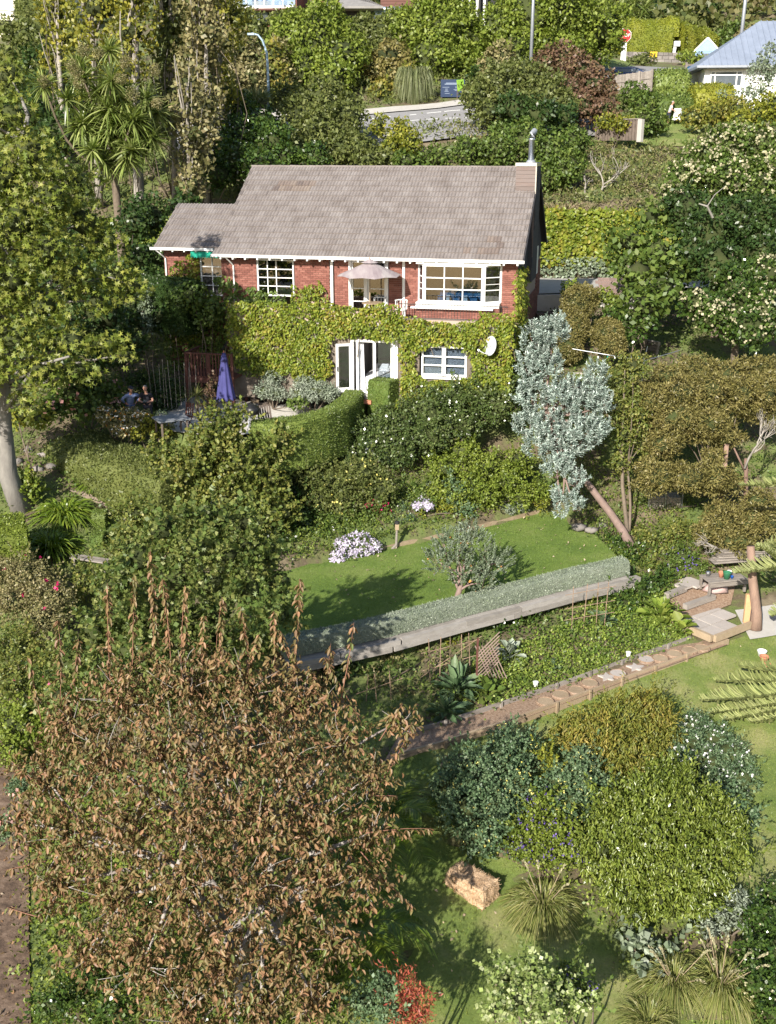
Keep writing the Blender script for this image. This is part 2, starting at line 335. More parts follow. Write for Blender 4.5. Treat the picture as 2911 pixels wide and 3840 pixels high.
LAWN = P2((600, 1402, -14.2), (760, 1382, -14.2), (970, 1327, -14.2), (1200, 1267, -14.2), (1345, 1237, -14.2), (1330, 1200, -14.2), (1290, 1160, -14.2), (1200, 1100, -14.2), (1060, 1135, -14.2), (960, 1160, -14.2), (850, 1182, -14.2), (700, 1213, -14.2), (590, 1235, -14.2), (520, 1260, -14.2), (500, 1420, -14.2))
PATIO = P2((350, 930, -10.55), (480, 945, -10.55), (600, 930, -10.55), (735, 885, -10.55), (760, 860, -10.55), (640, 840, -10.55), (450, 850, -10.55), (330, 870, -10.55))
HO = Vector((5.517, 44.504, CAMZ - 4.297)); HA = -D2R(12.97)
HM = Matrix.Translation(HO) @ Matrix.Rotation(HA, 4, 'Z')
def H(x, y, z=0): return HM @ Vector((x, y, z))
HOUSE_P = [tuple(H(x, y)[:2]) for x, y in ((-17, 0.4), (-13, .4), (-13, -1.4), (-.3, -1.4), (-.3, 10.9), (-17, 10.9))]
def inpoly(P, x, y):
    x = np.asarray(x, float); y = np.asarray(y, float); r = np.zeros(np.broadcast(x, y).shape, bool); n = len(P)
    for i in range(n):
        x1, y1 = P[i]; x2, y2 = P[(i + 1) % n]
        c = ((y1 > y) != (y2 > y)) & (x < (x2 - x1) * (y - y1) / (y2 - y1 + 1e-12) + x1); r ^= c
    return r
DRIVEP = [(6.3, 54.0), (9.9, 55.2), (13, 56.5), (20, 57.5), (20, 61.9), (8, 62.0), (-4, 62.4), (-4, 58.5)]
FLATS = [(LAWN, -14.2), (PATIO, -10.55), (DRIVEP, -7.0)]
def terrain(x, y):
    x = np.atleast_1d(np.asarray(x, float)); y = np.atleast_1d(np.asarray(y, float)); out = np.empty(len(x))
    for s in range(0, len(x), 20000):
        a, b = x[s:s + 20000], y[s:s + 20000]
        r = np.hypot(a[:, None] - _C[None, :, 0], b[:, None] - _C[None, :, 1])
        out[s:s + 20000] = r @ _W[:_n] + _W[_n] + a * _W[_n + 1] + b * _W[_n + 2]
    for P, z in FLATS: out[inpoly(P, x, y)] = z
    return out + CAMZ
def T(x, y): return float(terrain([x], [y])[0])
def onray(u, v, lo=12, hi=200):
    """where the sight line first meets the ground"""
    Y = np.arange(lo, hi, .1); r = ray(u, v); X = r[0] / r[1] * Y; Z = r[2] / r[1] * Y + CAMZ
    h = Z - terrain(X, Y); i = np.argmax(h < 0)
    if h[i] >= 0: i = len(Y) - 1
    return np.array([X[i], Y[i], terrain(X[i:i + 1], Y[i:i + 1])[0]])

def ground_sheet():
    xs = np.concatenate([np.arange(-260, -60, 12), np.arange(-60, -20, 2), np.arange(-20, 22, .4), np.arange(22, 60, 2), np.arange(60, 261, 12)])
    ys = np.concatenate([np.arange(-60, 10, 5), np.arange(10, 64, .35), np.arange(64, 130, 1), np.arange(130, 401, 9)])
    X, Y = np.meshgrid(xs, ys); Z = terrain(X.ravel(), Y.ravel())
    near = (np.abs(X.ravel()) < 22) & (Y.ravel() < 64)
    Z = Z + np.where(near, RNG.normal(0, .015, len(Z)), 0)
    nx, ny = len(xs), len(ys); i = np.arange(nx * ny).reshape(ny, nx)
    F = np.stack([i[:-1, :-1], i[:-1, 1:], i[1:, 1:], i[1:, :-1]], -1).reshape(-1, 4)
    m, N, L, b = _mat('earth_and_grass')
    a = wpos_noise(N, L, .55, 5); r1 = _ramp(N, [(.085, .12, .03), (.12, .15, .04), (.11, .085, .05), (.2, .16, .1)]); 
    mr = N.new('ShaderNodeMapRange'); mr.inputs[1].default_value = .35; mr.inputs[2].default_value = .68; L.new(a.outputs[0], mr.inputs[0]); L.new(mr.outputs[0], r1.inputs[0])
    f = wpos_noise(N, L, 9, 6); c = _mix(N, L, r1.outputs[0], (.05, .045, .03), .0)
    mr2 = N.new('ShaderNodeMapRange'); mr2.inputs[3].default_value = .6; mr2.inputs[4].default_value = 1.4; L.new(f.outputs[0], mr2.inputs[0])
    vm = N.new('ShaderNodeVectorMath'); vm.operation = 'SCALE'; L.new(c, vm.inputs[0]); L.new(mr2.outputs[0], vm.inputs['Scale']); L.new(vm.outputs[0], b.inputs['Base Color'])
    b.inputs['Roughness'].default_value = .95
    bp = N.new('ShaderNodeBump'); bp.inputs['Strength'].default_value = .7; bp.inputs['Distance'].default_value = .05; L.new(f.outputs[0], bp.inputs['Height']); L.new(bp.outputs[0], b.inputs['Normal'])
    mesh_obj('ground', np.stack([X.ravel(), Y.ravel(), Z], 1), F, m, smooth=True, kind='structure')
ground_sheet()
def lawn_mat(name, a, b_, c_):
    m, N, L, b = _mat(name); t = wpos_noise(N, L, .7, 6); t2 = wpos_noise(N, L, 14, 4, rough=.8)
    mr = N.new('ShaderNodeMapRange'); mr.inputs[1].default_value = .33; mr.inputs[2].default_value = .67; L.new(t.outputs[0], mr.inputs[0])
    r = _ramp(N, [a, b_, c_]); L.new(mr.outputs[0], r.inputs[0])
    mr2 = N.new('ShaderNodeMapRange'); mr2.inputs[1].default_value = .25; mr2.inputs[2].default_value = .75; mr2.inputs[3].default_value = .7; mr2.inputs[4].default_value = 1.3; L.new(t2.outputs[0], mr2.inputs[0])
    vm = N.new('ShaderNodeVectorMath'); vm.operation = 'SCALE'; L.new(r.outputs[0], vm.inputs[0]); L.new(mr2.outputs[0], vm.inputs['Scale']); L.new(vm.outputs[0], b.inputs['Base Color'])
    b.inputs['Roughness'].default_value = .9; t3 = wpos_noise(N, L, 60, 3); bp = N.new('ShaderNodeBump'); bp.inputs['Strength'].default_value = .9; bp.inputs['Distance'].default_value = .03
    L.new(t3.outputs[0], bp.inputs['Height']); L.new(bp.outputs[0], b.inputs['Normal']); return m
LAWN_M = lawn_mat('lawn_grass', (.095, .16, .022), (.13, .2, .03), (.185, .24, .055))
LAWN_M2 = lawn_mat('rough_lawn_grass', (.105, .16, .028), (.16, .21, .045), (.27, .27, .1))
def sheet(name, P, mat, dz=.004, step=.3, kind='structure', z=None, parent=None):
    """a sheet lying on the ground inside polygon P"""
    P = np.array(P); x0, y0 = P.min(0); x1, y1 = P.max(0)
    xs = np.arange(x0, x1 + step, step); ys = np.arange(y0, y1 + step, step)
    bm = bmesh.new(); vs = [bm.verts.new((p[0], p[1], 0)) for p in P]; bm.faces.new(vs)
    for x in xs[1:-1]: bmesh.ops.bisect_plane(bm, geom=bm.verts[:] + bm.edges[:] + bm.faces[:], plane_co=(x, 0, 0), plane_no=(1, 0, 0))
    for y in ys[1:-1]: bmesh.ops.bisect_plane(bm, geom=bm.verts[:] + bm.edges[:] + bm.faces[:], plane_co=(0, y, 0), plane_no=(0, 1, 0))
    co = np.array([v.co[:] for v in bm.verts]); zz = terrain(co[:, 0], co[:, 1]) if z is None else np.full(len(co), z + CAMZ)
    for v, h in zip(bm.verts, zz): v.co.z = h + dz
    bmesh.ops.recalc_face_normals(bm, faces=bm.faces)
    if bm.faces and sum(f.normal.z for f in bm.faces) < 0: bmesh.ops.reverse_faces(bm, faces=bm.faces)
    me = bpy.data.meshes.new(name); bm.to_mesh(me); bm.free(); me.materials.append(mat)
    me.polygons.foreach_set('use_smooth', [True] * len(me.polygons))
    o = bpy.data.objects.new(name, me); link(o, parent); 
    if kind: o['kind'] = kind
    return o
sheet('lawn', LAWN, LAWN_M, .03, z=-14.2, step=1)

# ------------------------------------------------------------------ foliage tools
def unit(a): return a / np.maximum(np.linalg.norm(a, axis=-1, keepdims=True), 1e-9)
LEAFV = {  # x across, y along, z fold ; faces
 'quad': (np.array([(0, 0, 0), (.5, .48, .12), (0, 1, 0), (-.5, .48, .12)]), np.array([(0, 1, 2, 3)])),
 'leaf': (np.array([(0, 0, 0), (.5, .35, .14), (.36, .75, .1), (0, 1, -.06), (-.36, .75, .1), (-.5, .35, .14)]), np.array([(0, 1, 2, 3), (0, 3, 4, 5)])),
 'star': (np.array([(0, .35, .02), (-.08, .0, 0), (.08, 0, 0), (.3, .3, .05), (.55, .25, .12), (.3, .5, .05), (.42, .85, .1), (.1, .62, 0), (0, 1.05, -.1), (-.1, .62, 0), (-.42, .85, .1), (-.3, .5, .05), (-.55, .25, .12), (-.3, .3, .05)]),
          np.array([(0, 2, 3), (0, 3, 4), (0, 4, 5), (0, 5, 6), (0, 6, 7), (0, 7, 8), (0, 8, 9), (0, 9, 10), (0, 10, 11), (0, 11, 12), (0, 12, 13)])),
 'tri': (np.array([(-.5, 0, 0), (.5, 0, 0), (0, 1, .1)]), np.array([(0, 1, 2)])),
}
NTRI = [0]
def leaves(P, N, size, width=.5, shape='quad', droop=0., up=0., jitter=.5, out=0., var=.3, D=None):
    """one leaf per point: long axis lies in the surface (or hangs / stands), face towards N"""
    P = np.asarray(P, float); n = len(P)
    if n == 0: return np.zeros((0, 3)), np.zeros((0, LEAFV[shape][1].shape[1]), int)
    R = RNG.normal(size=(n, 3)); Nn = unit(np.asarray(N, float) + jitter * RNG.normal(size=(n, 3)))
    d = R if D is None else np.asarray(D, float) + .25 * R
    d = unit(d) ; d = d + out * np.asarray(N); d[:, 2] += up - droop
    d = unit(d); X = unit(np.cross(d, Nn)); Z = np.cross(X, d)
    s = size * (1 + var * RNG.uniform(-1, 1, n)); B, F = LEAFV[shape]
    V = P[:, None, :] + s[:, None, None] * (B[None, :, 0, None] * width * X[:, None] + (B[None, :, 1, None]) * d[:, None] + B[None, :, 2, None] * Z[:, None])
    FF = (np.arange(n)[:, None, None] * len(B) + F[None]).reshape(-1, F.shape[1])
    NTRI[0] += len(FF) * (F.shape[1] - 2)
    return V.reshape(-1, 3), FF
def join(parts):
    V = []; F = []; n = 0; k = max(p[1].shape[1] for p in parts if len(p[1]))
    for v, f in parts:
        if not len(f): continue
        if f.shape[1] < k: f = np.concatenate([f, np.repeat(f[:, -1:], k - f.shape[1], 1)], 1)
        V.append(v); F.append(f + n); n += len(v)
    return np.concatenate(V), np.concatenate(F)
def ico(c, r, sub=2, amp=.15, fr=1.2, seed=0):
    bm = bmesh.new(); bmesh.ops.create_icosphere(bm, subdivisions=sub, radius=1)
    V = []
    for v in bm.verts:
        k = 1 + amp * mnoise.noise(v.co * fr + Vector((seed * 3.1, 0, seed)))* 2
        V.append((c[0] + v.co.x * r[0] * k, c[1] + v.co.y * r[1] * k, c[2] + v.co.z * r[2] * k))
    F = [[x.index for x in f.verts] for f in bm.faces]; bm.free(); return np.array(V), np.array(F)
_usph = ico((0, 0, 0), (1, 1, 1), 1, 0)
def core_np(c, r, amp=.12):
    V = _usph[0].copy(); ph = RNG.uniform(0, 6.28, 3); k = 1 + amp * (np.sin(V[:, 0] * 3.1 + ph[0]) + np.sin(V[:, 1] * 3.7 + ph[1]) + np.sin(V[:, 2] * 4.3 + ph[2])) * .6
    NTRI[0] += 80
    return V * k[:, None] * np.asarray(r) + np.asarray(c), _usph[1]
DENS = .92
CORES = []
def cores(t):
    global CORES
    if CORES: V, F = join(CORES); mesh_obj('shade_core', V, F, INNER, t, kind='stuff'); CORES = []  # solid dark blobs standing in for the shade inside a crown
def foliage(lumps, size, width=.5, shape='quad', cover=1.2, sub=.28, core=.74, nsub=1.0, droop=0, up=0, jitter=.55, spread=1.0, var=.3, out=.2, ragged=.25, hollow=0.35):
    """leaf masses: every lump (centre, radii) is covered by smaller leafy tufts, each a shell of leaves"""
    if shape == 'leaf' and size < .115: shape, width = 'quad', width * 1.15
    la = size * size * width * (.5 if shape == 'quad' else .62); parts = []
    for c, r in lumps:
        c = np.asarray(c, float); r = np.asarray(r, float); m = r.mean(); s0 = max(m * sub, size * 1.4)
        A = 4 * math.pi * ((r[0] * r[1]) ** 1.6 / 3 + (r[0] * r[2]) ** 1.6 / 3 + (r[1] * r[2]) ** 1.6 / 3) ** (1 / 1.6)
        k = max(8, int(A / (s0 * s0 * 2.2) * nsub)); i = np.arange(k) + .5
        ph = np.arccos(1 - 2 * i / k); th = math.pi * (1 + 5 ** .5) * i + RNG.uniform(0, 6)
        Dn = unit(np.stack([np.cos(th) * np.sin(ph), np.sin(th) * np.sin(ph), np.cos(ph)], 1) + RNG.normal(0, .12, (k, 3)))
        Rk = RNG.uniform(1 - ragged - .1, 1 + ragged * .5, k); S = c + Dn * r * Rk[:, None] * .86
        sr = s0 * RNG.uniform(.65, 1.3, k)
        nl = max(3, int(cover * DENS * A / la / k)); cnt = np.maximum(2, (nl * (sr / s0) ** 2).astype(int))
        idx = np.repeat(np.arange(k), cnt); d = unit(RNG.normal(size=(len(idx), 3)) + Dn[idx] * .75 + np.array([0, 0, .2]))
        pos = S[idx] + d * sr[idx][:, None] * RNG.uniform(hollow, 1.05, (len(idx), 1)) * spread
        nr = unit(d * .8 + Dn[idx] * .4 + np.array([0, 0, .35]))
        parts.append(leaves(pos, nr, size, width, shape, droop, up, jitter, out, var))
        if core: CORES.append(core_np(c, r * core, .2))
    return join(parts)
def lump(u, v, ru, Y, rv=None, ry=1.0):
    """a foliage mass seen at map (u, v), its radius given in map units"""
    rv = rv or ru; p = atY(u, v, Y); m = mpp(u, v, Y); return (p, (ru * m, (ru + rv) / 2 * m * ry, rv * m))
def limb_path(a, b, bend=.15, n=6, sag=0):
    a = np.array(a, float); b = np.array(b, float); L = np.linalg.norm(b - a); o = RNG.normal(0, bend * L * .35, 3); q = [a + (b - a) * t + o * math.sin(math.pi * t) + np.array([0, 0, sag * L * math.sin(math.pi * t)]) for t in np.linspace(0, 1, n)]
    return [tuple(x) for x in q]
def shoots(lumps, n, L_, leaf, wid, k, mat_out=None, up=.7, out=.8, shape='leaf', spread=.75, taper=.4):
    """upright leafy shoots on the outside of the masses, leaves spiralling round each"""
    P = []; N = []; D = []
    tot = sum(r[0] * r[2] for c, r in lumps)
    for c, r in lumps:
        m = max(3, int(n * r[0] * r[2] / tot)); d = unit(RNG.normal(size=(m, 3)) + [0, -.25, .35]); q = np.asarray(c) + d * np.asarray(r) * RNG.uniform(.55, 1, (m, 1)); ax = unit(d * out + [0, 0, up] + RNG.normal(0, .12, (m, 3)))
        for i in range(m):
            s = np.linspace(0, 1, k); a = np.arange(k) * 2.4 + i; e1 = unit(np.cross(ax[i], [.3, .9, .1])); e2 = np.cross(ax[i], e1); rad = np.cos(a)[:, None] * e1 + np.sin(a)[:, None] * e2
            ll = L_ * random.uniform(.7, 1.25); P.append(q[i] + ax[i] * (s * ll)[:, None]); D.append(ax[i] * (.35 + .9 * s[:, None]) + rad * spread); N.append(ax[i] * .7 - rad * .3 + np.zeros((k, 3)))
    P, D, N = np.concatenate(P), np.concatenate(D), np.concatenate(N)
    X = unit(np.cross(unit(D), unit(N))); return leaves(P, N, leaf, wid, shape, jitter=.15, var=.25, D=D * 6)
def plant(name, label, cat, lumps, mat, size, base=None, trunk=.0, tmat=None, group=None, limbs=True, crown='crown', extra=None, lean=None, flowers=None, **k):
    """a tree or shrub: trunk with limbs into each mass, crown of leaves"""
    cs = np.array([l[0] for l in lumps]); mx = cs.mean(0)
    if base is None: base = (mx[0], mx[1])
    bz = T(base[0], base[1]) if len(base) == 2 else base[2]; loc = np.array([base[0], base[1], bz])
    t = thing(name, label, cat, tuple(loc), group=group)
    L2 = [(np.asarray(c) - loc, r) for c, r in lumps]; sh = k.pop('sh', 0)
    if sh:
        sz = max(size, .09); V, F = shoots(L2, int(sum(r[0] * r[2] for c, r in L2) * 55 * sh) + 4, .5, sz * 1.1, k.get('width', .5) * 1.1, 11, shape='quad', up=.45, out=1.1); mesh_obj('shoots', V, F, mat, t, kind='stuff')
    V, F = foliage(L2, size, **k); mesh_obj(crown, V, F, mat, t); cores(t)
    if trunk:
        mb = MB(); low = min(c[2] - r[2] * .5 for c, r in L2); fz = max(.3, low if lean is None else lean[2] - loc[2])
        top = (np.array([0, 0, fz]) + (np.array([(mx - loc)[0] * .5, (mx - loc)[1] * .5, 0]))) if lean is None else np.asarray(lean) - loc
        mb.tube(limb_path((0, 0, -.3), top, .12, 7), np.linspace(trunk * 1.25, trunk * .8, 7), 9)
        if limbs:
            for c, r in L2[:14]: mb.tube(limb_path(top, c, .25, 6), np.linspace(trunk * .6, trunk * .14, 6), 6)
        mb.obj('trunk', tmat or BARK, t, smooth=True)
    else:
        mb = MB()
        for c, r in L2[:8]: mb.tube(limb_path((0, 0, -.1), c, .25, 5), np.linspace(.035, .012, 5), 5)
        mb.obj('stem', tmat or BARK, t, smooth=True)
    if flowers:
        for fm, fs, fn, fname in flowers:
            pts = []; nn = []
            for c, r in L2:
                d = unit(RNG.normal(size=(fn, 3)) + np.array([0, -.3, .7])); pts.append(c + d * np.asarray(r) * 1.0); nn.append(d)
            pts = np.concatenate(pts); nn = np.concatenate(nn); pl = []
            for q in range(3):
                pl.append(leaves(pts + RNG.normal(0, fs * .25, pts.shape), nn, fs * 1.15, .9, 'quad', jitter=.4))
            V, F = join(pl); mesh_obj(fname, V, F, fm, t, kind='stuff')
    return t
def tri_scatter(V, F, n):
    F = np.asarray(F); T3 = F[:, :3]
    if F.shape[1] == 4: T3 = np.concatenate([F[:, :3], F[:, [0, 2, 3]]])
    a, b, c = V[T3[:, 0]], V[T3[:, 1]], V[T3[:, 2]]; cr = np.cross(b - a, c - a); ar = np.linalg.norm(cr, axis=1) / 2
    i = RNG.choice(len(T3), n, p=ar / ar.sum()); r1 = np.sqrt(RNG.random(n)); r2 = RNG.random(n)
    P = (1 - r1)[:, None] * a[i] + (r1 * (1 - r2))[:, None] * b[i] + (r1 * r2)[:, None] * c[i]
    return P, unit(cr[i]), ar.sum()
def area_of(V, F):
    F = np.asarray(F); T3 = F[:, :3]
    if F.shape[1] == 4: T3 = np.concatenate([F[:, :3], F[:, [0, 2, 3]]])
    return np.linalg.norm(np.cross(V[T3[:, 1]] - V[T3[:, 0]], V[T3[:, 2]] - V[T3[:, 0]]), axis=1).sum() / 2
def hedge(name, label, pts, width, height, mat, size, cat='hedge', cover=1.5, wid=.5, z=None, round_=.18, group=None, wob=.05, rise=0, jitter=.7, up=.3, flat=False):
    """clipped hedge along a ground path: a rounded solid of twigs with a skin of small leaves"""
    pts = [np.array(p, float) for p in pts]; seg = []
    for i in range(len(pts) - 1):
        L = np.linalg.norm(pts[i + 1] - pts[i]); m = max(1, int(L / .35))
        for j in range(m): seg.append(pts[i] + (pts[i + 1] - pts[i]) * j / m)
    seg.append(pts[-1]); seg = np.array(seg); d = np.gradient(seg, axis=0); d = unit(d); nn = np.stack([-d[:, 1], d[:, 0]], 1)
    hs = height if hasattr(height, '__len__') else (height, height); hh = np.linspace(hs[0], hs[1], len(seg))
    ws = width if hasattr(width, '__len__') else (width, width); ww = np.linspace(ws[0], ws[1], len(seg))
    zb = terrain(seg[:, 0], seg[:, 1]) - .05 if z is None else np.full(len(seg), z)
    prof = [(-.5, 0), (-.52, .35), (-.5, .72), (-.5 + round_ * .3, 1 - round_ * .45), (-.5 + round_, 1), (0, 1.01), (.5 - round_, 1), (.5 - round_ * .3, 1 - round_ * .45), (.5, .72), (.52, .35), (.5, 0)]
    V = []; 
    for i in range(len(seg)):
        for a, b in prof:
            k = 1 + wob * mnoise.noise(Vector((seg[i, 0] * .8 + a * 2, seg[i, 1] * .8, b * 2))) * 2
            V.append((seg[i, 0] + nn[i, 0] * a * ww[i] * k, seg[i, 1] + nn[i, 1] * a * ww[i] * k, zb[i] + b * hh[i] * (1 + (k - 1) * .7)))
    m = len(prof); F = [(i * m + j, i * m + j + 1, (i + 1) * m + j + 1, (i + 1) * m + j) for i in range(len(seg) - 1) for j in range(m - 1)]
    V = np.array(V); F4 = np.array(F)
    ends = [tuple(range(m - 1, -1, -1)), tuple((len(seg) - 1) * m + j for j in range(m))]
    loc = np.array([seg[:, 0].mean(), seg[:, 1].mean(), zb.mean()])
    t = thing(name, label, cat, tuple(loc), group=group)
    capF = np.array([(e[0], e[j], e[j + 1], e[j + 1]) for e in ends for j in range(1, m - 1)])
    allF = np.concatenate([F4, capF]); A = area_of(V, allF); n = int(cover * DENS * A / (size * size * wid * .6))
    P, N, _ = tri_scatter(V, allF, n); ctr = P.copy(); ctr[:, 2] -= .5
    # normals outward
    k = np.argmin(np.abs(P[:, None, 0] - seg[None, ::3, 0]) + np.abs(P[:, None, 1] - seg[None, ::3, 1]), 1) if len(seg) < 400 else np.zeros(n, int)
    c0 = np.stack([seg[::3][k, 0], seg[::3][k, 1], zb[::3][k] + hh[::3][k] * .4], 1)
    sg = np.sign(((P - c0) * N).sum(1)); N = N * np.where(sg == 0, 1, sg)[:, None]
    V2, F2 = leaves(P + N * RNG.uniform(-size * .5, size * .5, (n, 1)), N, size, wid, 'tri' if size < .08 else 'quad', up=up, jitter=jitter, out=.35)
    mesh_obj('branches', V - loc, [tuple(f) for f in F4] + ends, mat, t)
    mesh_obj('foliage', V2 - loc, F2, mat, t, kind='stuff')
    return t
def strips(base, heads, L, width, n=4, sag=.6, twist=.3, var=.25):
    """strap leaves: arcs from base points along directions heads that bend over; returns quads"""
    m = len(base); t = np.linspace(0, 1, n + 1); Ls = L * (1 + var * RNG.uniform(-1, 1, m)); h = unit(heads)
    V = np.zeros((m, n + 1, 2, 3)); hor = h * [1, 1, 0]; hor = unit(hor + 1e-4); side = np.cross(h, [0, 0, 1.0]); side = unit(side + twist * RNG.normal(size=(m, 3)))
    for i, s in enumerate(t):
        p = base + h * (Ls * s)[:, None] - np.array([0, 0, 1.0]) * (Ls * sag * s ** 2.2)[:, None] 
        w = width * (1 - s ** 2.5 * .92) * (.6 + .8 * min(s * 3, .5)); 
        V[:, i, 0] = p - side * w / 2; V[:, i, 1] = p + side * w / 2
    b = np.arange(m)[:, None] * (n + 1) * 2; i = np.arange(n)[None] * 2
    F = np.stack([b + i, b + i + 1, b + i + 3, b + i + 2], -1).reshape(-1, 4); NTRI[0] += len(F) * 2
    return V.reshape(-1, 3), F
def tuft(n, L, width, spread=.8, rad=.15, sag=.6, up=1.0, var=.25, seg=4):
    a = RNG.uniform(0, 2 * math.pi, n); rr = rad * np.sqrt(RNG.random(n)); b = np.stack([np.cos(a) * rr, np.sin(a) * rr, np.zeros(n)], 1)
    s = spread * np.sqrt(RNG.random(n)); a2 = a + RNG.normal(0, .4, n); hd = np.stack([np.cos(a2) * s, np.sin(a2) * s, np.full(n, up) * (1.05 - .6 * s)], 1)
    return strips(b, hd, L, width, seg, sag, var=var)
# ------------------------------------------------------------------ the brick house
def hray(u, v, yl=None, xl=None, plane=None):
    """house-frame point where the sight line (map units) meets a plane"""
    r = ray(u, v); o = np.array(HM.inverted() @ Vector((0, 0, CAMZ))); d = np.array(HM.inverted().to_3x3() @ Vector(r))
    if yl is not None: t = (yl - o[1]) / d[1]
    elif xl is not None: t = (xl - o[0]) / d[0]
    else: n, k = plane; n = np.array(n); t = (k - n @ o) / (n @ d)
    return o + d * t
house = thing('brick_house', 'two storey red brick cottage with steep grey tiled roof and creeper on its lower wall', 'house', HO, HA)
RS = 3.56 / 5.5; SL = math.hypot(5.5, 3.56); RA = math.atan(RS)
def box_part(name, x0, x1, y0, y1, z0, z1, mat, parent=house, **k): return MB().box(((x0 + x1) / 2, (y0 + y1) / 2, (z0 + z1) / 2), (x1 - x0, y1 - y0, z1 - z0)).obj(name, mat, parent, **k)
# --- roof tiles
TW, NC = .30, 17; TE = SL / NC
def tile_np(w, h):
    """one interlocking tile: two low rolls, lip at its foot"""
    X = np.linspace(0, w * .985, 7); Zr = np.array([0, .034, .036, .002, .034, .036, .0])
    V = []; 
    for y, dz in ((h * 1.08, 0.0), (0, .03), (0, -.01)):
        for x, z in zip(X, Zr): V.append((x, y, z + dz if dz >= 0 else dz))
    F = [(r * 7 + i + 7, r * 7 + i + 8, r * 7 + i + 1, r * 7 + i) for r in range(2) for i in range(6)]
    return np.array(V), F
_tv, _tf = tile_np(TW, TE)
def tile_mesh(mat): return np_mesh('tile', _tv, _tf, mat)
TM, TMD = tile_mesh(TILE), tile_mesh(TILE_D)
def tiled_slope(parent, x0, x1, ye, ze, slope_len, ang, ncourse, limit, dark=lambda x, s: False, flip=False):
    """courses of tiles up a slope; the lowest are single pieces, the rest one joined part"""
    R = Matrix.Translation((0, ye, ze)) @ Matrix.Rotation(ang, 4, 'X')
    if flip: R = Matrix.Translation((0, ye, ze)) @ Matrix.Rotation(math.pi, 4, 'Z') @ Matrix.Rotation(ang, 4, 'X')
    allV = []; allF = []; n = 0; te = slope_len / ncourse; made = 0
    for c in range(ncourse):
        off = (c % 2) * TW / 2; x = x0 - off; 
        while x < x1 - .02:
            a = max(x, x0); w = min(x + TW, x1) - a
            if w > .04:
                jx, js, jz = random.uniform(-.004, .004), random.uniform(-.006, .006), random.uniform(0, .006)
                xx = -a - w if flip else a
                M = R @ Matrix.Translation((xx + jx, c * te + js, .012 + jz)) @ Matrix.Rotation(.045 + random.uniform(-.008, .008), 4, 'X').inverted() @ Matrix.Diagonal((w / TW, te / TE, 1, 1))
                dk = dark(a + w / 2, c * te)
                if made < limit or dk:
                    o = bpy.data.objects.new('tile', TMD if dk else TM); link(o, parent); o.matrix_local = M; made += 1
                else:
                    A = np.array(M); V = _tv @ A[:3, :3].T + A[:3, 3]; allV.append(V); allF += [tuple(i + n for i in f) for f in _tf]; n += len(V)
            x += TW
    if allV: mesh_obj('tiles', np.concatenate(allV), allF, TILE, parent, kind='stuff')
def dark(x, s):
    u = (x, s)
    return (-11.95 < x < -10.3 and 4.35 < s < 5.1) or (-10.4 < x < -10.0 and 4.7 < s < 5.2) or (-2.5 < x < -.9 and .35 < s < 1.2 and (s < .75 or x > -2.0) and random.random() < .7) 
roof = MB()
roof.add([(-13.5, 0, -.02), (0, 0, -.02), (0, 5.5, 3.54), (-13.5, 5.5, 3.54), (-13.5, 0, -.1), (0, 0, -.1), (0, 5.5, 3.42), (-13.5, 5.5, 3.42)], [(0, 1, 2, 3), (4, 7, 6, 5), (0, 3, 7, 4), (1, 5, 6, 2), (0, 4, 5, 1)])
roof.add([(-13.5, 11, -.02), (0, 11, -.02), (0, 5.5, 3.54), (-13.5, 5.5, 3.54), (-13.5, 11, -.1), (0, 11, -.1), (0, 5.5, 3.42), (-13.5, 5.5, 3.42)], [(3, 2, 1, 0), (5, 6, 7, 4), (4, 7, 3, 0), (2, 6, 5, 1), (1, 5, 4, 0)])
roof_o = roof.obj('roof', SHING, house)
tiled_slope(roof_o, -13.5, 0, -.02, .0, SL, RA, NC, 225, dark)
tiled_slope(roof_o, -13.5, 0, 11.02, .0, SL, RA, NC, 0, flip=True)
mb = MB()
for i in range(40):
    x = -13.5 + i * (12.62 / 40); mb.box((x + .158, 5.5, 3.585 + random.uniform(-.004, .006)), (.33, .2, .07), ry=.03)
mb.obj('ridge_tiles', TILE, roof_o, kind='stuff')
# annex roof
an = MB(); AS = 1.7 / 2.9
an.add([(-16.45, .5, .2), (-13.5, .5, .2), (-13.5, 3.4, 1.9), (-16.45, 3.4, 1.9), (-16.45, .5, .12), (-13.5, .5, .12), (-13.5, 3.4, 1.8), (-16.45, 3.4, 1.8)], [(0, 1, 2, 3), (4, 7, 6, 5), (0, 3, 7, 4), (1, 5, 6, 2), (0, 4, 5, 1)])
an.add([(-16.45, 6.3, .2), (-13.5, 6.3, .2), (-13.5, 3.4, 1.9), (-16.45, 3.4, 1.9)], [(3, 2, 1, 0)])
an_o = an.obj('annex_roof', SHING, house)
tiled_slope(an_o, -16.45, -13.42, .48, .22, math.hypot(2.9, 1.7), math.atan(AS), 8, 75, lambda x, s: False)
# --- walls
W0, W1, WY = -13.3, -.25, .5; FLOOR = -2.55
inner = house
wall = box_part('wall', W0 + .02, W1 - .02, 2.6, 10.6, -5.6, -.06, MORTAR)          # body behind the front rooms
box_part('side_wall', W1 - .2, W1 - .02, WY + .22, 2.6, -2.6, -.06, MORTAR); box_part('side_wall', W0 + .02, W0 + .2, WY + .22, 2.6, -5.6, -.06, MORTAR)
def gable(x0, x1):
    V = [(x, y, z) for x in (x0, x1) for y, z in ((WY, -.1), (10.6, -.1), (5.55, 3.38))]; return V, [(0, 1, 2), (5, 4, 3), (0, 3, 4, 1), (1, 4, 5, 2), (2, 5, 3, 0)]
mb = MB(); mb.add(*gable(W1 - .2, W1 - .03)); mb.add(*gable(W0 + .03, W0 + .2)); mb.obj('gable', SHING, house)
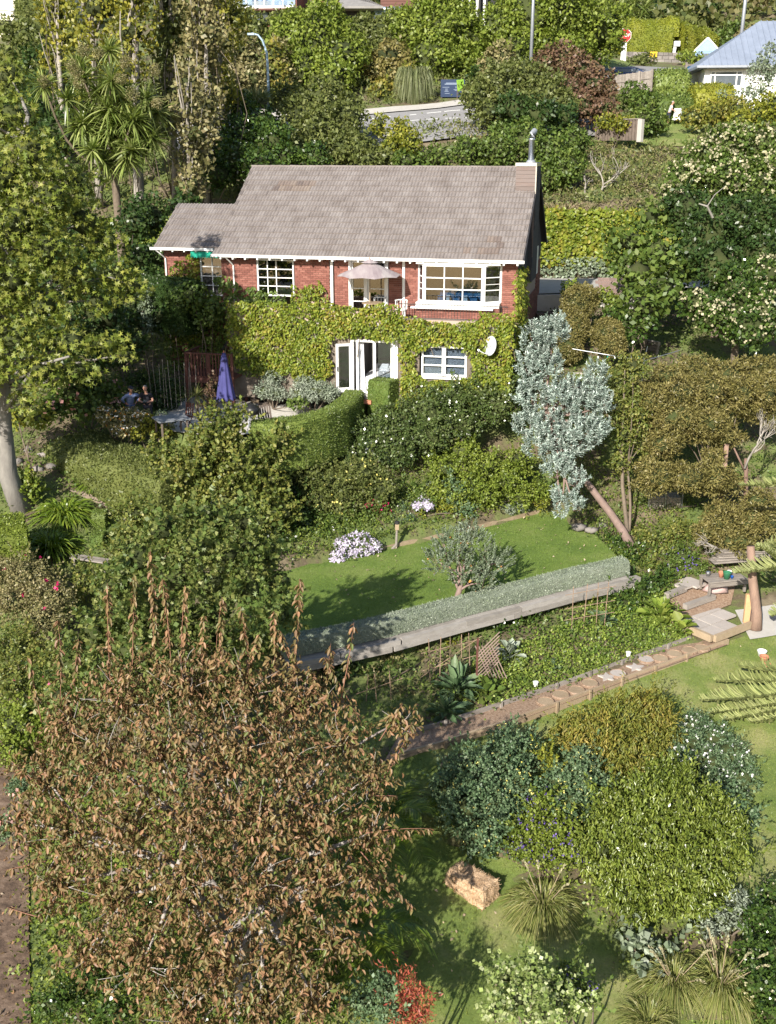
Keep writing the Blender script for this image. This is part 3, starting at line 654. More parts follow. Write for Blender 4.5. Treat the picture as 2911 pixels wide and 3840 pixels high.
# openings are modelled as gaps between facing panels
def facing(name, x0, x1, z0, z1, y=WY, th=.22, par=house): return box_part(name, x0, x1, y, y + th, z0, z1, MORTAR, par)
brick_mesh = None
def bricks(parent, x0, x1, z0, z1, y, limit, side=None, back=0):
    """stretcher-bond courses standing proud of the mortar"""
    global brick_mesh
    if brick_mesh is None:
        b = MB().box((0, 0, 0), (1, 1, 1)); brick_mesh = np_mesh('brick', b.V[0], b.F, BRICK)
    n = int((z1 - z0) / .083); mb = MB(); k = 0
    for r in range(n):
        z = z1 - (r + .5) * .083; x = x0 - (.12 if r % 2 else 0)
        while x < x1 - .02:
            a = max(x, x0); b_ = min(x + .23, x1)
            if b_ - a > .03:
                p = ((a + b_) / 2, y + .02 + random.uniform(-.003, .003), z); d = (b_ - a, .06, .071)
                if k < limit:
                    o = bpy.data.objects.new('brick', brick_mesh); link(o, parent); o.location = p; o.scale = d; k += 1
                else: mb.box(p, d)
            x += .24
    if mb.n: mb.obj('bricks', BRICK, parent, kind='stuff')
for x0, x1, lim in ((-13.3, -11.68, 60), (-9.93, -8.36, 60), (-8.14, -7.5, 25), (-5.04, -4.46, 25), (-.9, -.25, 40), (-5.74, -5.14, 20)):  # last panel: bricks reflected in the door glass, built as real bricks
    f = facing('brick_panel', x0, x1, FLOOR, -.12); bricks(f, x0, x1, -1.95 if x0 < -9 else FLOOR, -.14, WY - .02, lim)
    f['label'] = 'brick panel between the windows'
f = box_part('annex_wall', -16.2, -13.3, .95, 5.9, -5.2, .12, MORTAR); bricks(f, -16.2, -14.5, -1.9, .1, .93, 45)
bricks(f, -16.2, -13.32, -5.2, -1.9, .93, 0)
# right gable end: shingle courses above, brick below
mb = MB()
for r in range(24):
    z = 3.2 - r * .165
    hw = 99 if z < -.15 else (3.4 - z) / RS - .12
    ya, yb = max(WY + .1, 5.5 - hw), min(10.5, 5.5 + hw)
    y = ya - (r % 2) * .1
    while y < yb:
        a = max(y, ya); b_ = min(y + .2, yb)
        if b_ - a > .04: mb.box((W1 + .012, (a + b_) / 2, z), (.022, b_ - a - .008, .17), ry=-.06)
        y += .2
mb.obj('shingles', SHING, house, kind='stuff')
mb = MB(); rw = 16
for r in range(rw * 2):
    z = -.7 - .083 * r - .2
    y = WY + .02 - (.12 if r % 2 else 0)
    while y < 10.55:
        a = max(y, WY + .02); b_ = min(y + .23, 10.58)
        if b_ - a > .04 and (r > 14 or a > 8.6): mb.box((W1 + .005, (a + b_) / 2, z), (.05, b_ - a - .01, .071))
        y += .24
mb.obj('end_wall_bricks', BRICK, house, kind='stuff')
box_part('end_window_frame', W1, W1 + .05, 8.35, 8.95, -1.4, -.1, WHITE)
mb = MB(); vb = 0
for s in (-1, 1):      # verge boards along the right gable
    y0 = 5.5 + s * 5.5
    mb.add([(-.03, 5.5, 3.52), (.03, 5.5, 3.52), (.03, y0, -.04), (-.03, y0, -.04), (-.03, 5.5, 3.36), (.03, 5.5, 3.36), (.03, y0, -.2), (-.03, y0, -.2)], [(0, 1, 2, 3), (4, 7, 6, 5), (1, 5, 6, 2), (0, 3, 7, 4)])
mb.obj('verge_board', SHING, house)
# gutters, rafters, downpipes
box_part('gutter', -13.55, .06, -.13, -.01, -.1, .02, WHITE)
box_part('gutter', -16.6, -13.6, .36, .48, .1, .21, WHITE); box_part('gutter', -13.5, .05, 11.0, 11.12, -.1, .02, METALD)
for i in range(24): piece('rafter_end', (-13.1 + i * .56, .1, -.15), (.07, .4, .08), WHITE, house)
for i in range(5): piece('rafter_end', (-16.1 + i * .55, .62, .07), (.07, .4, .08), WHITE, house)
MB().tube([(-16.35, .42, .1), (-16.2, .6, -.1), (-16.1, .85, -.3), (-16.1, .88, -4.5)], .035, 6).obj('downpipe', WHITE, house)
MB().tube([(-12.9, -.06, -.1), (-12.8, .2, -.3), (-12.72, .42, -.5), (-12.72, .44, -4)], .035, 6).obj('downpipe', WHITE, house)
box_part('soffit', -13.45, -.05, 0, .5, -.11, -.07, WHITE)
# --- windows
def window(name, x0, x1, z0, z1, y, cols, rows, parent=house, fr=.06, bar=.035, room=ROOMD, depth=.12, rowz=None, recess=True):
    w = box_part(name, x0, x1, y + depth * .5, y + depth * .5 + .03, z0 - .0, z0 + .03, WHITE, parent)
    piece('frame', ((x0 + x1) / 2, y, z1 - fr / 2), (x1 - x0, .08, fr), WHITE, w); piece('frame', ((x0 + x1) / 2, y, z0 + fr / 2), (x1 - x0, .08, fr), WHITE, w)
    for x in (x0 + fr / 2, x1 - fr / 2): piece('frame', (x, y, (z0 + z1) / 2), (fr, .078, z1 - z0 - 2 * fr), WHITE, w)
    xs = np.linspace(x0 + fr, x1 - fr, cols + 1) if isinstance(cols, int) else np.array([x0 + fr] + list(cols) + [x1 - fr]); zs = np.linspace(z0 + fr, z1 - fr, rows + 1)
    for x in xs[1:-1]: piece('glazing_bar', (x, y - .002, (z0 + z1) / 2), (bar, .05, z1 - z0 - 2 * fr), WHITE, w)
    for z in zs[1:-1]:
        piece('glazing_bar', ((x0 + x1) / 2, y - .004, z), (x1 - x0 - 2 * fr, .04, bar), WHITE, w)
    for i in range(len(xs) - 1):
        for j in range(rows): piece('pane', ((xs[i] + xs[i + 1]) / 2, y + .015, (zs[j] + zs[j + 1]) / 2), (xs[i + 1] - xs[i] - .002, .006, zs[j + 1] - zs[j] - .002), GLASS, w)
    if recess: 
        d = 1.6; MB().add([(x0, y + .06, z0), (x1, y + .06, z0), (x1, y + .06, z1), (x0, y + .06, z1), (x0, y + d, z0), (x1, y + d, z0), (x1, y + d, z1), (x0, y + d, z1)], [(4, 5, 6, 7), (0, 1, 5, 4), (3, 7, 6, 2), (0, 4, 7, 3), (1, 2, 6, 5)]).obj('recess', room, w)
    return w
box_part('upper_floor', W0, W1, WY + .2, 3, -2.75, -2.55, WOOD_G)
# white window at left with a side light
window('window', -11.66, -9.97, -1.78, -.2, WY + .02, [-11.18, -10.78], 4)
# glazed doors to the terrace behind the parasol
window('window', -7.38, -6.78, -2.5, -.2, WY + .02, 1, 4); window('window', -6.66, -5.88, -2.5, -.2, WY + .02, 1, 2)
for x in (-8.25, -7.44, -6.72, -5.81, -5.08): piece('post', (x, WY - .03, -1.33), (.11, .12, 2.42), WHITE, house)
piece('lintel', (-6.3, WY + .05, -.16), (2.6, .14, .1), WHITE, house)
# bay window
bay = box_part('bay_window', -4.46, -.92, -.02, WY + .02, -1.95, -1.78, WHITE)
window('window', -4.12, -1.6, -1.78, -.2, -.0, 3, 3, bay, recess=False, fr=.09, bar=.045)
for x0, y0, x1, y1 in ((-4.44, WY, -4.14, .02), (-1.58, .02, -.94, WY)):
    L = math.hypot(x1 - x0, y1 - y0); a = math.atan2(y1 - y0, x1 - x0); c = ((x0 + x1) / 2, (y0 + y1) / 2)
    w = MB().box((0, 0, -1.0), (L, .02, .02)).obj('side_light', WHITE, bay, loc=(c[0], c[1], 0)); w.rotation_euler = (0, 0, a)
    for z in (-.24, -1.74, -.72, -1.24): piece('glazing_bar', (0, 0, z), (L, .06, .07 if z in (-.24, -1.74) else .035), WHITE, w)
    for x in (-L / 2, L / 2): piece('frame', (x, 0, -.99), (.1, .07, 1.56), WHITE, w)
    for z in (-.48, -.98, -1.49): piece('pane', (0, .01, z), (L - .1, .006, .46), GLASS, w)
box_part('bay_roof', -4.46, -.92, -.03, WY, -.2, -.12, WHITE, bay); piece('sill', (-2.9, -.08, -1.99), (3.5, .22, .07), WHITE, bay)
MB().add([(-4.4, .52, -2.5), (-.98, .52, -2.5), (-.98, .52, -.14), (-4.4, .52, -.14), (-4.4, 3.2, -2.5), (-.98, 3.2, -2.5), (-.98, 3.2, -.14), (-4.4, 3.2, -.14)], [(4, 5, 6, 7), (0, 1, 5, 4), (3, 7, 6, 2), (0, 4, 7, 3), (1, 2, 6, 5)]).obj('recess', ROOMD, bay)
bricks(house, -4.46, -.92, FLOOR, -1.97, .06, 30); box_part('bay_base', -4.46, -.92, .08, .5, FLOOR, -1.96, MORTAR)
# settee with blue check cover, inside the bay
t = thing('settee', 'blue and white checked settee standing inside the bay window', 'settee', H(-2.7, .95, -2.2), HA)
BLUEF = solid('blue_check_cloth', [(.02, .1, .24), (.04, .16, .32)], .8, 4, rand=0); PALEF = solid('pale_blue_cloth', [(.3, .42, .52), (.4, .52, .6)], .8, 4, rand=0)
MB().box((0, .1, .12), (1.9, .8, .3)).box((0, .42, .45), (1.9, .2, .6)).obj('frame', BLUEF, t)
for i, x in enumerate((-.8, -.5, -.15, .25, .6)): piece('cushion', (x, -.06, .36 + .02 * (i % 2)), (.16 if i % 2 else .3, .5, .42), PALEF if i % 2 else BLUEF, t, rot=(-.3, 0, 0))
# green awning strip over the annex window, the annex window
window('window', -14.42, -13.3, -1.9, -.15, .8, 2, 4, recess=False)
mb = MB()
for i in range(12):
    x = -14.7 + i * .118; mb.add([(x, .45, .06), (x + .118, .45, .06), (x + .118, .4, -.16), (x + .059, .39, -.23), (x, .4, -.16)], [(0, 4, 3, 2, 1)])
mb.box((-14.0, .6, .1), (1.42, .34, .03), rx=-.15); mb.obj('awning', TEAL, house)
# --- chimney
ch = MB().box((-.44, 5.1, 1.2), (.84, 2.3, 5.0)).obj('chimney', SHING, house)
for r in range(7):
    z = 3.62 - r * .165; piece('board', (-.44, 3.925, z - .08), (.86, .03, .158), CEDAR, ch, rot=(-.06, 0, 0))
for r in range(16):
    z = 3.62 - r * .165
    for y in (4.2, 4.7, 5.2, 5.7): piece('shingle', (.0, y + .05 * (r % 2), z - .08), (.03, .49, .168), SHING, ch, rot=(0, .06, 0))
mb = MB()
for r in range(17):       # narrow boards beside the tiled verge
    z = 2.35 - r * .155; w = max(.03, .16 - r * .009); mb.box((-.03 - w / 2 + .02, 3.93, z), (w, .03, .148))
mb.obj('verge_boards', CEDAR, ch, kind='stuff')
piece('flashing', (-.44, 5.08, 3.7), (.92, 2.42, .14), METAL, ch); piece('corner_strip', (.0, 3.92, 3.0), (.05, .04, 1.35), METAL, ch)
mb = MB(); mb.lathe([(.24, 0), (.17, .09), (.13, .12)], (-.3, 4.5, 3.77), 14); mb.obj('flue_collar', METALD, ch, smooth=True)
MB().lathe([(.125, 0), (.125, .82), (.14, .83), (.14, .9), (.12, .92)], (-.3, 4.5, 3.86), 18).obj('flue', METAL, ch, smooth=True)
MB().tube([(-.3, 4.5, 4.82), (-.28, 4.53, 4.95), (-.2, 4.62, 5.1), (-.17, 4.64, 5.16)], [.15, .14, .125, .08], 12).obj('cowl', METALD, ch, smooth=True)
# --- lower storey with terrace on top
LY = -1.5; LX0, LX1 = -12.3, -.25
LZ0 = -5.9; RENDER = solid('stained_render', [(.08, .065, .045), (.14, .115, .09), (.2, .17, .14)], .9, 2, .4)
for x0, x1, z0, z1 in ((LX0, -6.95, LZ0, -2.6), (-4.88, -3.98, LZ0, -2.6), (-1.98, LX1, LZ0, -2.6), (-6.95, -4.88, -3.2, -2.6), (-3.98, -1.98, -3.32, -2.6), (-3.98, -1.98, LZ0, -4.62), (-6.95, -4.88, LZ0, -5.45)):
    box_part('lower_wall', x0, x1, LY, LY + .2, z0, z1, RENDER)
box_part('lower_wall', LX1 - .2, LX1, LY + .2, WY + .2, LZ0, -2.6, MORTAR); box_part('lower_wall', LX0, LX0 + .2, LY + .2, WY + .2, LZ0, -2.6, MORTAR)
box_part('terrace_floor', LX0, LX1, LY + .0, WY + .2, -2.6, -2.5, CONC); box_part('terrace_parapet', LX0, -4.9, LY, LY + .22, -2.5, -1.95, MORTAR); box_part('terrace_parapet', -4.9, LX1, LY, LY + .22, -2.5, -2.3, MORTAR)
# open doors
door = box_part('french_door', -6.93, -4.9, LY - .03, LY + .14, -5.47, -5.4, WHITE)
for x in (-6.86, -5.9, -5.05): piece('post', (x, LY + .03, -4.33), (.12 if x != -5.05 else .3, .1, 2.08), WHITE, door)
piece('post', (-6.64, LY + .03, -4.33), (.09, .09, 2.08), WHITE, door)
piece('head', (-5.9, LY + .03, -3.25), (2.05, .1, .1), WHITE, door)
for a, x, y, w in ((D2R(205), -6.88, LY - .06, .66),):      # leaf standing open to the left
    lf = MB().box((0, 0, 0), (.01, .01, .01)).obj('door_leaf', WHITE, door, loc=(x, y, -4.4)); lf.rotation_euler = (0, 0, a)
    for xx in (.05, w - .05): piece('stile', (xx, 0, 0), (.1, .045, 2.06), WHITE, lf)
    for zz, hh in ((.98, .1), (-.93, .2)): piece('rail', (w / 2, 0, zz), (w - .2, .043, hh), WHITE, lf)
    piece('pane', (w / 2, 0, .05), (w - .2, .008, 1.78), GLASS, lf); piece('handle', (w - .05, .04, -.02), (.03, .05, .2), BLACKP, lf)
piece('pane', (-5.47, LY + .03, -4.33), (.56, .008, 2.0), GLASS, door)
MB().add([(-6.9, LY + .15, -5.4), (-4.9, LY + .15, -5.4), (-4.9, LY + .15, -3.2), (-6.9, LY + .15, -3.2), (-6.9, 1.9, -5.4), (-4.9, 1.9, -5.4), (-4.9, 1.9, -3.2), (-6.9, 1.9, -3.2)], [(4, 5, 6, 7), (0, 1, 5, 4), (3, 7, 6, 2), (0, 4, 7, 3), (1, 2, 6, 5)]).obj('recess', ROOML, door)
t = thing('curtain', 'long white curtain hanging inside the open french door', 'curtain', H(-6.5, LY + .22, -5.38), HA)
V = []; 
for i in range(25):
    x = -.14 + i * .012
    for k_, z in enumerate((0, .4, 1.0, 2.0)): V.append((x * (1.0 + .3 * (k_ == 0)) - .02 * k_, .035 * math.sin(i * 1.3), z))
mesh_obj('cloth', V, [(i * 4 + j, i * 4 + 4 + j, i * 4 + 5 + j, i * 4 + 1 + j) for i in range(24) for j in range(3)], WHITEC, t, smooth=True)
t = thing('bed', 'bed with white cover and pink cushion just inside the open doors', 'bed', H(-5.75, LY + 1.35, -5.38), HA)
MB().box((0, 0, .15), (1.35, 2.0, .3)).obj('base', WHITEC, t); mb = MB()
mb.box((0, -.02, .42), (1.45, 2.02, .26)); mb.box((0, -1.02, .28), (1.42, .06, .5)); mb.obj('cover', WHITEC, t)
piece('pillow', (-.3, .6, .62), (.6, .35, .22), WHITEC, t, rot=(.5, 0, .05)); piece('pillow', (.35, .6, .62), (.6, .35, .22), WHITEC, t, rot=(.5, 0, -.05))
piece('cushion', (.3, .28, .62), (.32, .2, .16), solid('pink_cloth', [(.5, .2, .24), (.58, .28, .3)], .8), t, rot=(.3, 0, .1)); piece('headboard', (0, .98, .5), (1.4, .06, 1.0), ROOMD, t)
w = window('window', -3.9, -2.0, -4.6, -3.35, LY + .06, 2, 3, fr=.08, bar=.05, room=ROOML)
piece('mullion', (-2.95, LY + .03, -3.98), (.16, .1, 1.2), WHITE, w)
for i in range(26): piece('blind_slat', (-2.95, LY + .2, -3.44 - i * .043), (1.7, .03, .006), WHITEC, w, rot=(.5, 0, 0))
piece('sill', (-2.95, LY - .04, -4.66), (2.1, .16, .08), WHITE, w)
for i in range(2): piece('door_step', (-6.35 - .05 * i, LY - .2 - .28 * i, -5.55 - i * .17), (.8 + .2 * i, .3, .15), TERRA if i else CONC, house)
# satellite dish
t = thing('satellite_dish', 'white oval satellite dish mounted among the creeper right of the lower window', 'satellite dish', H(-.95, LY - .35, -3.2), HA)
V = []; F = []; nn = 20
for i, r in enumerate((0, .12, .25, .36)):
    for j in range(nn): a = 2 * math.pi * j / nn; V.append((math.cos(a) * r, math.sin(a) * r * 1.12, r * r * .5))
for i in range(3):
    for j in range(nn): F.append((i * nn + j, i * nn + (j + 1) % nn, (i + 1) * nn + (j + 1) % nn, (i + 1) * nn + j))
d_ = mesh_obj('dish', V, F, GREYP, t, smooth=True); d_.rotation_euler = (D2R(78), 0, D2R(-42)); d_.modifiers.new('s', 'SOLIDIFY').thickness = .015
MB().tube([(0, 0, -.35), (-.25, -.3, -.25), (-.42, -.42, -.14)], .018, 6).obj('arm', WHITE, t); MB().tube([(-.42, -.42, -.14), (-.5, -.4, -.09)], [.05, .035], 8).obj('receiver', WHITE, t)
MB().tube([(0, 0, 0), (.05, .15, -.12), (.05, .4, -.2)], .025, 6).obj('bracket', METALD, t)
# terrace railing with urns
t = thing('terrace_railing', 'black iron railing along the terrace edge in front of the bay window', 'railing', H(-4.9, LY + .1, -2.3), HA)
for z in (.06, .62): piece('rail', (2.25, 0, z), (4.5, .03, .03), IRON, t)
for i in range(38): piece('baluster', (.06 + i * .12, 0, .34), (.014, .014, .56), IRON, t)
# parasol, open
t = thing('garden_parasol', 'open pale mauve parasol shading the upper terrace', 'parasol', H(-6.33, LY + 1.0, -2.5), HA)
MB().tube([(0, 0, 0), (0, 0, 2.45)], .025, 8).obj('pole', WOOD_T, t); MB().lathe([(.25, 0), (.25, .06), (.06, .1), (.05, .3)], (0, 0, 0), 12).obj('base', IRON, t)
PARM = solid('mauve_canvas', [(.24, .19, .2), (.32, .27, .275), (.42, .39, .37)], .8, 1.5, rand=.1, stretch=(2, .4, 1))
V = [(0, 0, 2.42)]; F = []; n8 = 8
for j in range(n8): a = 2 * math.pi * (j + .5) / n8; V.append((1.38 * math.cos(a), 1.38 * math.sin(a), 1.82))
for j in range(n8): a = 2 * math.pi * (j + 1) / n8; V.append((1.28 * math.cos(a), 1.28 * math.sin(a), 1.86 ))
for j in range(n8): F += [(0, 1 + j, 1 + n8 + j), (0, 1 + n8 + j, 1 + (j + 1) % n8)]
mesh_obj('canopy', V, F, PARM, t).modifiers.new('s', 'SOLIDIFY').thickness = .01
V = [(0, 0, 2.52)] + [(.36 * math.cos(2 * math.pi * (j + .5) / 8), .36 * math.sin(2 * math.pi * (j + .5) / 8), 2.35) for j in range(8)]
mesh_obj('vent', V, [(0, 1 + j, 1 + (j + 1) % 8) for j in range(8)], PARM, t); MB().lathe([(.02, 0), (.03, .03), (.0, .08)], (0, 0, 2.5), 8).obj('finial', TERRA, t)
for j in range(8): a = 2 * math.pi * (j + .5) / 8; MB().tube([(0, 0, 2.36), (1.34 * math.cos(a), 1.34 * math.sin(a), 1.8)], .01, 4).obj('rib', WOOD_T, t)
# chair and table on the terrace
t = thing('terrace_table', 'small round table beneath the open parasol on the terrace', 'table', H(-6.2, LY + .95, -2.5), HA)
MB().lathe([(.45, 0), (.45, .04)], (0, 0, .68), 18).obj('table_top', WOOD_T, t)
for a in range(4): MB().tube([(.3 * math.cos(a * 1.57 + .8), .3 * math.sin(a * 1.57 + .8), 0), (.2 * math.cos(a * 1.57 + .8), .2 * math.sin(a * 1.57 + .8), .68)], .02, 6).obj('leg', WOOD_T, t)
def cane_chair(x, y, rz, label, mat, group='chairs on the terrace'):
    t = thing('terrace_chair', label, 'chair', H(x, y, -2.5), HA + rz, group)
    MB().lathe([(.24, 0), (.25, .05)], (0, 0, .42), 14).obj('seat', mat, t)
    mb = MB(); mb.tube([(.25 * math.cos(a), .22 * math.sin(a), .82) for a in np.linspace(-.3, math.pi + .3, 9)], .025, 6)
    for a in np.linspace(-.2, math.pi + .2, 7): mb.tube([(.24 * math.cos(a), .22 * math.sin(a), .45), (.25 * math.cos(a), .22 * math.sin(a), .82)], .014, 5)
    mb.obj('backrest', mat, t)
    for a in range(4): MB().tube([(.2 * math.cos(a * 1.57 + .8), .2 * math.sin(a * 1.57 + .8), 0), (.18 * math.cos(a * 1.57 + .8), .18 * math.sin(a * 1.57 + .8), .42)], .02, 6).obj('leg', mat, t)
cane_chair(-6.05, LY + 1.65, 0, 'pale round backed chair beneath the open parasol', WHITE); cane_chair(-5.0, LY + 1.1, .4, 'white arched chair on the terrace between parasol and bay window', WHITE)
# --- creeper
def creeper(name, label, rects, holes, y, mat, size, n_per, dy=(.05, .32), out=.4, z_bulge=None, cat='creeper', width=.62):
    t = thing(name, label, cat, H(rects[0][0], y, rects[0][2]), HA); o = np.array([rects[0][0], y, rects[0][2]])
    P = []
    for x0, x1, z0, z1 in rects:
        n = int((x1 - x0) * (z1 - z0) * n_per); q = np.stack([RNG.uniform(x0, x1, n), np.zeros(n), RNG.uniform(z0, z1, n)], 1); P.append(q)
    P = np.concatenate(P); P = P[RNG.random(len(P)) < .8 + .4 * np.sin(P[:, 0] * 5.3 + P[:, 2] * 2.1) * np.sin(P[:, 2] * 5.9 + 1)]; ph = np.sin(P[:, 0] * 2.3 + 1.3 * np.sin(P[:, 2] * 3.1)) * .5 + np.sin(P[:, 2] * 4.7 + P[:, 0] * 1.7) * .35 + np.sin(P[:, 0] * 7.1 + P[:, 2] * 6.3) * .2
    for fn in holes:
        k = ~fn(P[:, 0], P[:, 2], ph); P = P[k]; ph = ph[k]
    d = dy[0] + (dy[1] - dy[0]) * np.clip(.5 + ph * .5, 0, 1) * RNG.uniform(.55, 1.1, len(P)); P[:, 1] = y - d
    N = np.tile([0, -1, .35], (len(P), 1)) + np.stack([-np.cos(P[:, 0] * 2.3) * .4, np.zeros(len(P)), np.cos(P[:, 2] * 4.7 + P[:, 0] * 1.7) * .4], 1)
    V, F = leaves(P - o, N, size, width, 'leaf', droop=.9, jitter=.45, out=out)
    mesh_obj('leaves', V, F, mat, t, kind='stuff')
    k = RNG.choice(len(P), min(60, len(P)), replace=False); mb = MB()
    for i in k[:50]:
        p = P[i] - o; mb.tube([(p[0] + random.uniform(-.4, .4), -.04, p[2] - random.uniform(.4, 1.2)), (p[0] + random.uniform(-.2, .2), -.07, p[2] - .3), (p[0], p[1] * .5, p[2])], [.018, .012, .006], 4)
    mb.obj('stems', BARK, t, kind='stuff'); return t
def rect(x0, x1, z0, z1, wob=.09): return lambda x, z, ph: (x > x0 - ph * wob) & (x < x1 + ph * wob) & (z > z0 + ph * wob) & (z < z1 - ph * wob)
def ell(cx, cz, rx, rz): return lambda x, z, ph: ((x - cx) / rx) ** 2 + ((z - cz) / rz) ** 2 < 1 + ph * .25
creeper('wall_creeper', 'yellow green creeper covering the whole lower wall below the terrace', [(-12.3, -.1, -5.0, -1.5), (-12.3, -7.6, -5.6, -5.0), (-4.95, -.1, -5.9, -5.0)],
        [rect(-7.7, -4.75, -5.6, -3.12), ell(-2.95, -4.02, 1.22, .78), lambda x, z, ph: (z > -1.72 + ph * .15 - .12 * (x > -4.8) - .28 * ((x > -4.7) & (x < -1.6))), lambda x, z, ph: (x < -11.2) & (z < -4.6 + ph * .2),
         lambda x, z, ph: (x > -4.6) & (x < -1.5) & (z > -2.25 + ph * .2), lambda x, z, ph: (z < -4.9 + ph * .3) & (x > -11.5) & (x < -7.6)], LY, G_IVY, .14, 480, dy=(.05, .42))
creeper('wall_creeper', 'green creeper climbing the brick pier left of the terrace doors', [(-10.05, -8.3, -2.6, -.75)], [lambda x, z, ph: z > -.75 - np.abs(x + 9.2 + .4 * ph) * .9 + ph * .3], WY, G_IVY, .14, 300, dy=(.05, .45))
creeper('wall_creeper', 'bright green creeper climbing beside the green awning', [(-15.75, -14.35, -4.0, .1)], [lambda x, z, ph: z > .05 - np.abs(x + 14.7) * .75 + ph * .3, lambda x, z, ph: np.abs(x + 15 ) > .65 + ph * .25], .9, G_IVY, .15, 300, dy=(.1, .6))
creeper('wall_creeper', 'dark creeper in shade between the annex window and the white window', [(-13.45, -10.0, -5.2, -.9)], [lambda x, z, ph: z > -.75 - (x + 13.4) * .32 + ph * .25], WY - .1, G_MID, .17, 190, dy=(.1, .9))
creeper('wall_creeper', 'dark creeper covering the low brick wall of the annex', [(-16.3, -13.3, -5.2, -2.0)], [lambda x, z, ph: z > -2.2 + ph * .3], .9, G_MID, .16, 260, dy=(.1, .7))
t = thing('wall_creeper', 'creeper climbing the dark shingled end wall of the house', 'creeper', H(W1, .5, -5.6), HA)
n = 2600; q = np.stack([RNG.uniform(.02, .35, n), RNG.uniform(-1.6, 3.2, n), RNG.uniform(0, 5.3, n)], 1)
k = (q[:, 1] < 3.2 - (q[:, 2] / 5.3) ** 1.5 * 2.4 + .4 * np.sin(q[:, 2] * 4)) ; q = q[k]
V, F = leaves(q, np.tile([1, -.2, .3], (len(q), 1)), .16, .62, 'leaf', droop=.9, jitter=.5); mesh_obj('leaves', V, F, G_IVY, t, kind='stuff')
# ------------------------------------------------------------------ roads and buildings up the hill
def strip_sheet(name, L, R, mat, dz, n=14, kind='structure', parent=None):
    """a road surface between two edge lines given as world points"""
    L = np.array(L); R = np.array(R); q = np.linspace(0, 1, n)
    def rs(P):
        d = np.r_[0, np.cumsum(np.linalg.norm(np.diff(P, axis=0), axis=1))]; d /= d[-1]; return np.stack([np.interp(q, d, P[:, i]) for i in range(2)], 1)
    L, R = rs(L), rs(R); V = []; m = 5
    for i in range(n):
        for j in range(m): V.append(L[i] + (R[i] - L[i]) * j / (m - 1))
    V = np.array(V); Z = terrain(V[:, 0], V[:, 1]) + dz
    F = [(i * m + j, i * m + j + 1, (i + 1) * m + j + 1, (i + 1) * m + j) for i in range(n - 1) for j in range(m - 1)]
    V3 = np.c_[V, Z]; a = V3[F[0][0]]; b = V3[F[0][1]]; c = V3[F[0][2]]
    if np.cross(b - a, c - a)[2] < 0: F = [f[::-1] for f in F]
    o = mesh_obj(name, V3, F, mat, parent, smooth=True); 
    if kind: o['kind'] = kind
    return o
def a2(u, v, Y): return tuple(atY(u, v, Y)[:2])
g2 = lambda u, v: tuple(onray(u, v, 62, 140)[:2])
strip_sheet('road', [(-14, 73.5), (-4, 72.2), (3, 72.0), (9, 73.5), (16, 79)], [(-16, 82), (-5, 80.0), (3, 80.5), (8, 82.5), (14, 88)], ASPH, .16, 24)
for yo, n_, nm in ((77.9, 6, 'centre_line'),):
    for i in range(n_):
        x = 1.2 + i * 1.35; y = 77.2 + .12 * (x) ; strip_sheet('road_marking', [(x, y), (x + .9, y + .12)], [(x, y + .14), (x + .9, y + .26)], PAINTL, .164, 3)
strip_sheet('road_marking', [(-6, 78.8), (2, 79.2), (7.5, 80.9)], [(-6, 78.95), (2, 79.35), (7.5, 81.05)], PAINTL, .164, 10)
strip_sheet('pavement', [(-15, 82.2), (-5, 80.2), (3, 80.7), (8, 82.7)], [(-15, 83.6), (-5, 81.6), (3, 82.1), (8, 84.1)], CONC, .18, 16)
strip_sheet('side_road', [(15, 96), (20, 101), (24.5, 106), (29, 109), (36, 111), (46, 111)], [(24, 96), (24.5, 101), (28, 104.5), (32, 106), (37, 107.5), (46, 107.5)], ASPH, .1, 16)
def house_far(name, label, X, Y, rz, group=None, z=None):
    return thing(name, label, 'house', (X, Y, (T(X, Y) if z is None else z)), rz, group)
def W(x0, x1, y0, y1, z0, z1, mat, par, name='wall', label=None):
    return MB().box(((x0 + x1) / 2, (y0 + y1) / 2, (z0 + z1) / 2), (x1 - x0, y1 - y0, z1 - z0)).obj(name, mat, par, label=label)
def simple_window(par, x0, x1, z0, z1, y, bars=(), gm=None):
    w = W(x0, x1, y - .02, y + .02, z0 - .08, z0, WHITE, par, 'window')
    piece('pane', ((x0 + x1) / 2, y - .03, (z0 + z1) / 2), (x1 - x0, .02, z1 - z0), gm or PANE_D, w)
    for x in [x0, x1] + list(bars): piece('frame', (x, y - .05, (z0 + z1) / 2), (.1, .08, z1 - z0 + .1), WHITE, w)
    for z in (z0, z1): piece('frame', ((x0 + x1) / 2, y - .052, z), (x1 - x0, .08, .1), WHITE, w)
    return w
PANE_D = solid('dark_window_pane', [(.06, .075, .09), (.12, .14, .16)], .08, .5, rand=0, spec=.8)
PANE_B = solid('sky_lit_pane', [(.12, .2, .33), (.25, .36, .5)], .08, .7, rand=0, spec=.8)
CLAP = solid('cream_weatherboard', [(.62, .58, .48), (.7, .66, .56)], .7, 3, rand=.2)
ROOFB = solid('blue_grey_roof_metal', [(.17, .2, .26), (.24, .28, .36)], .45, 1.2, rand=.3, spec=.5)
ROOFG = solid('grey_roof_sheet', [(.2, .19, .18), (.28, .27, .26)], .8, 2, rand=.2)
REDW = solid('dark_red_boards', [(.1, .045, .035), (.15, .07, .055)], .8, 3)
STUC = solid('white_render', [(.74, .73, .71), (.82, .81, .79)], .9, 1.2)
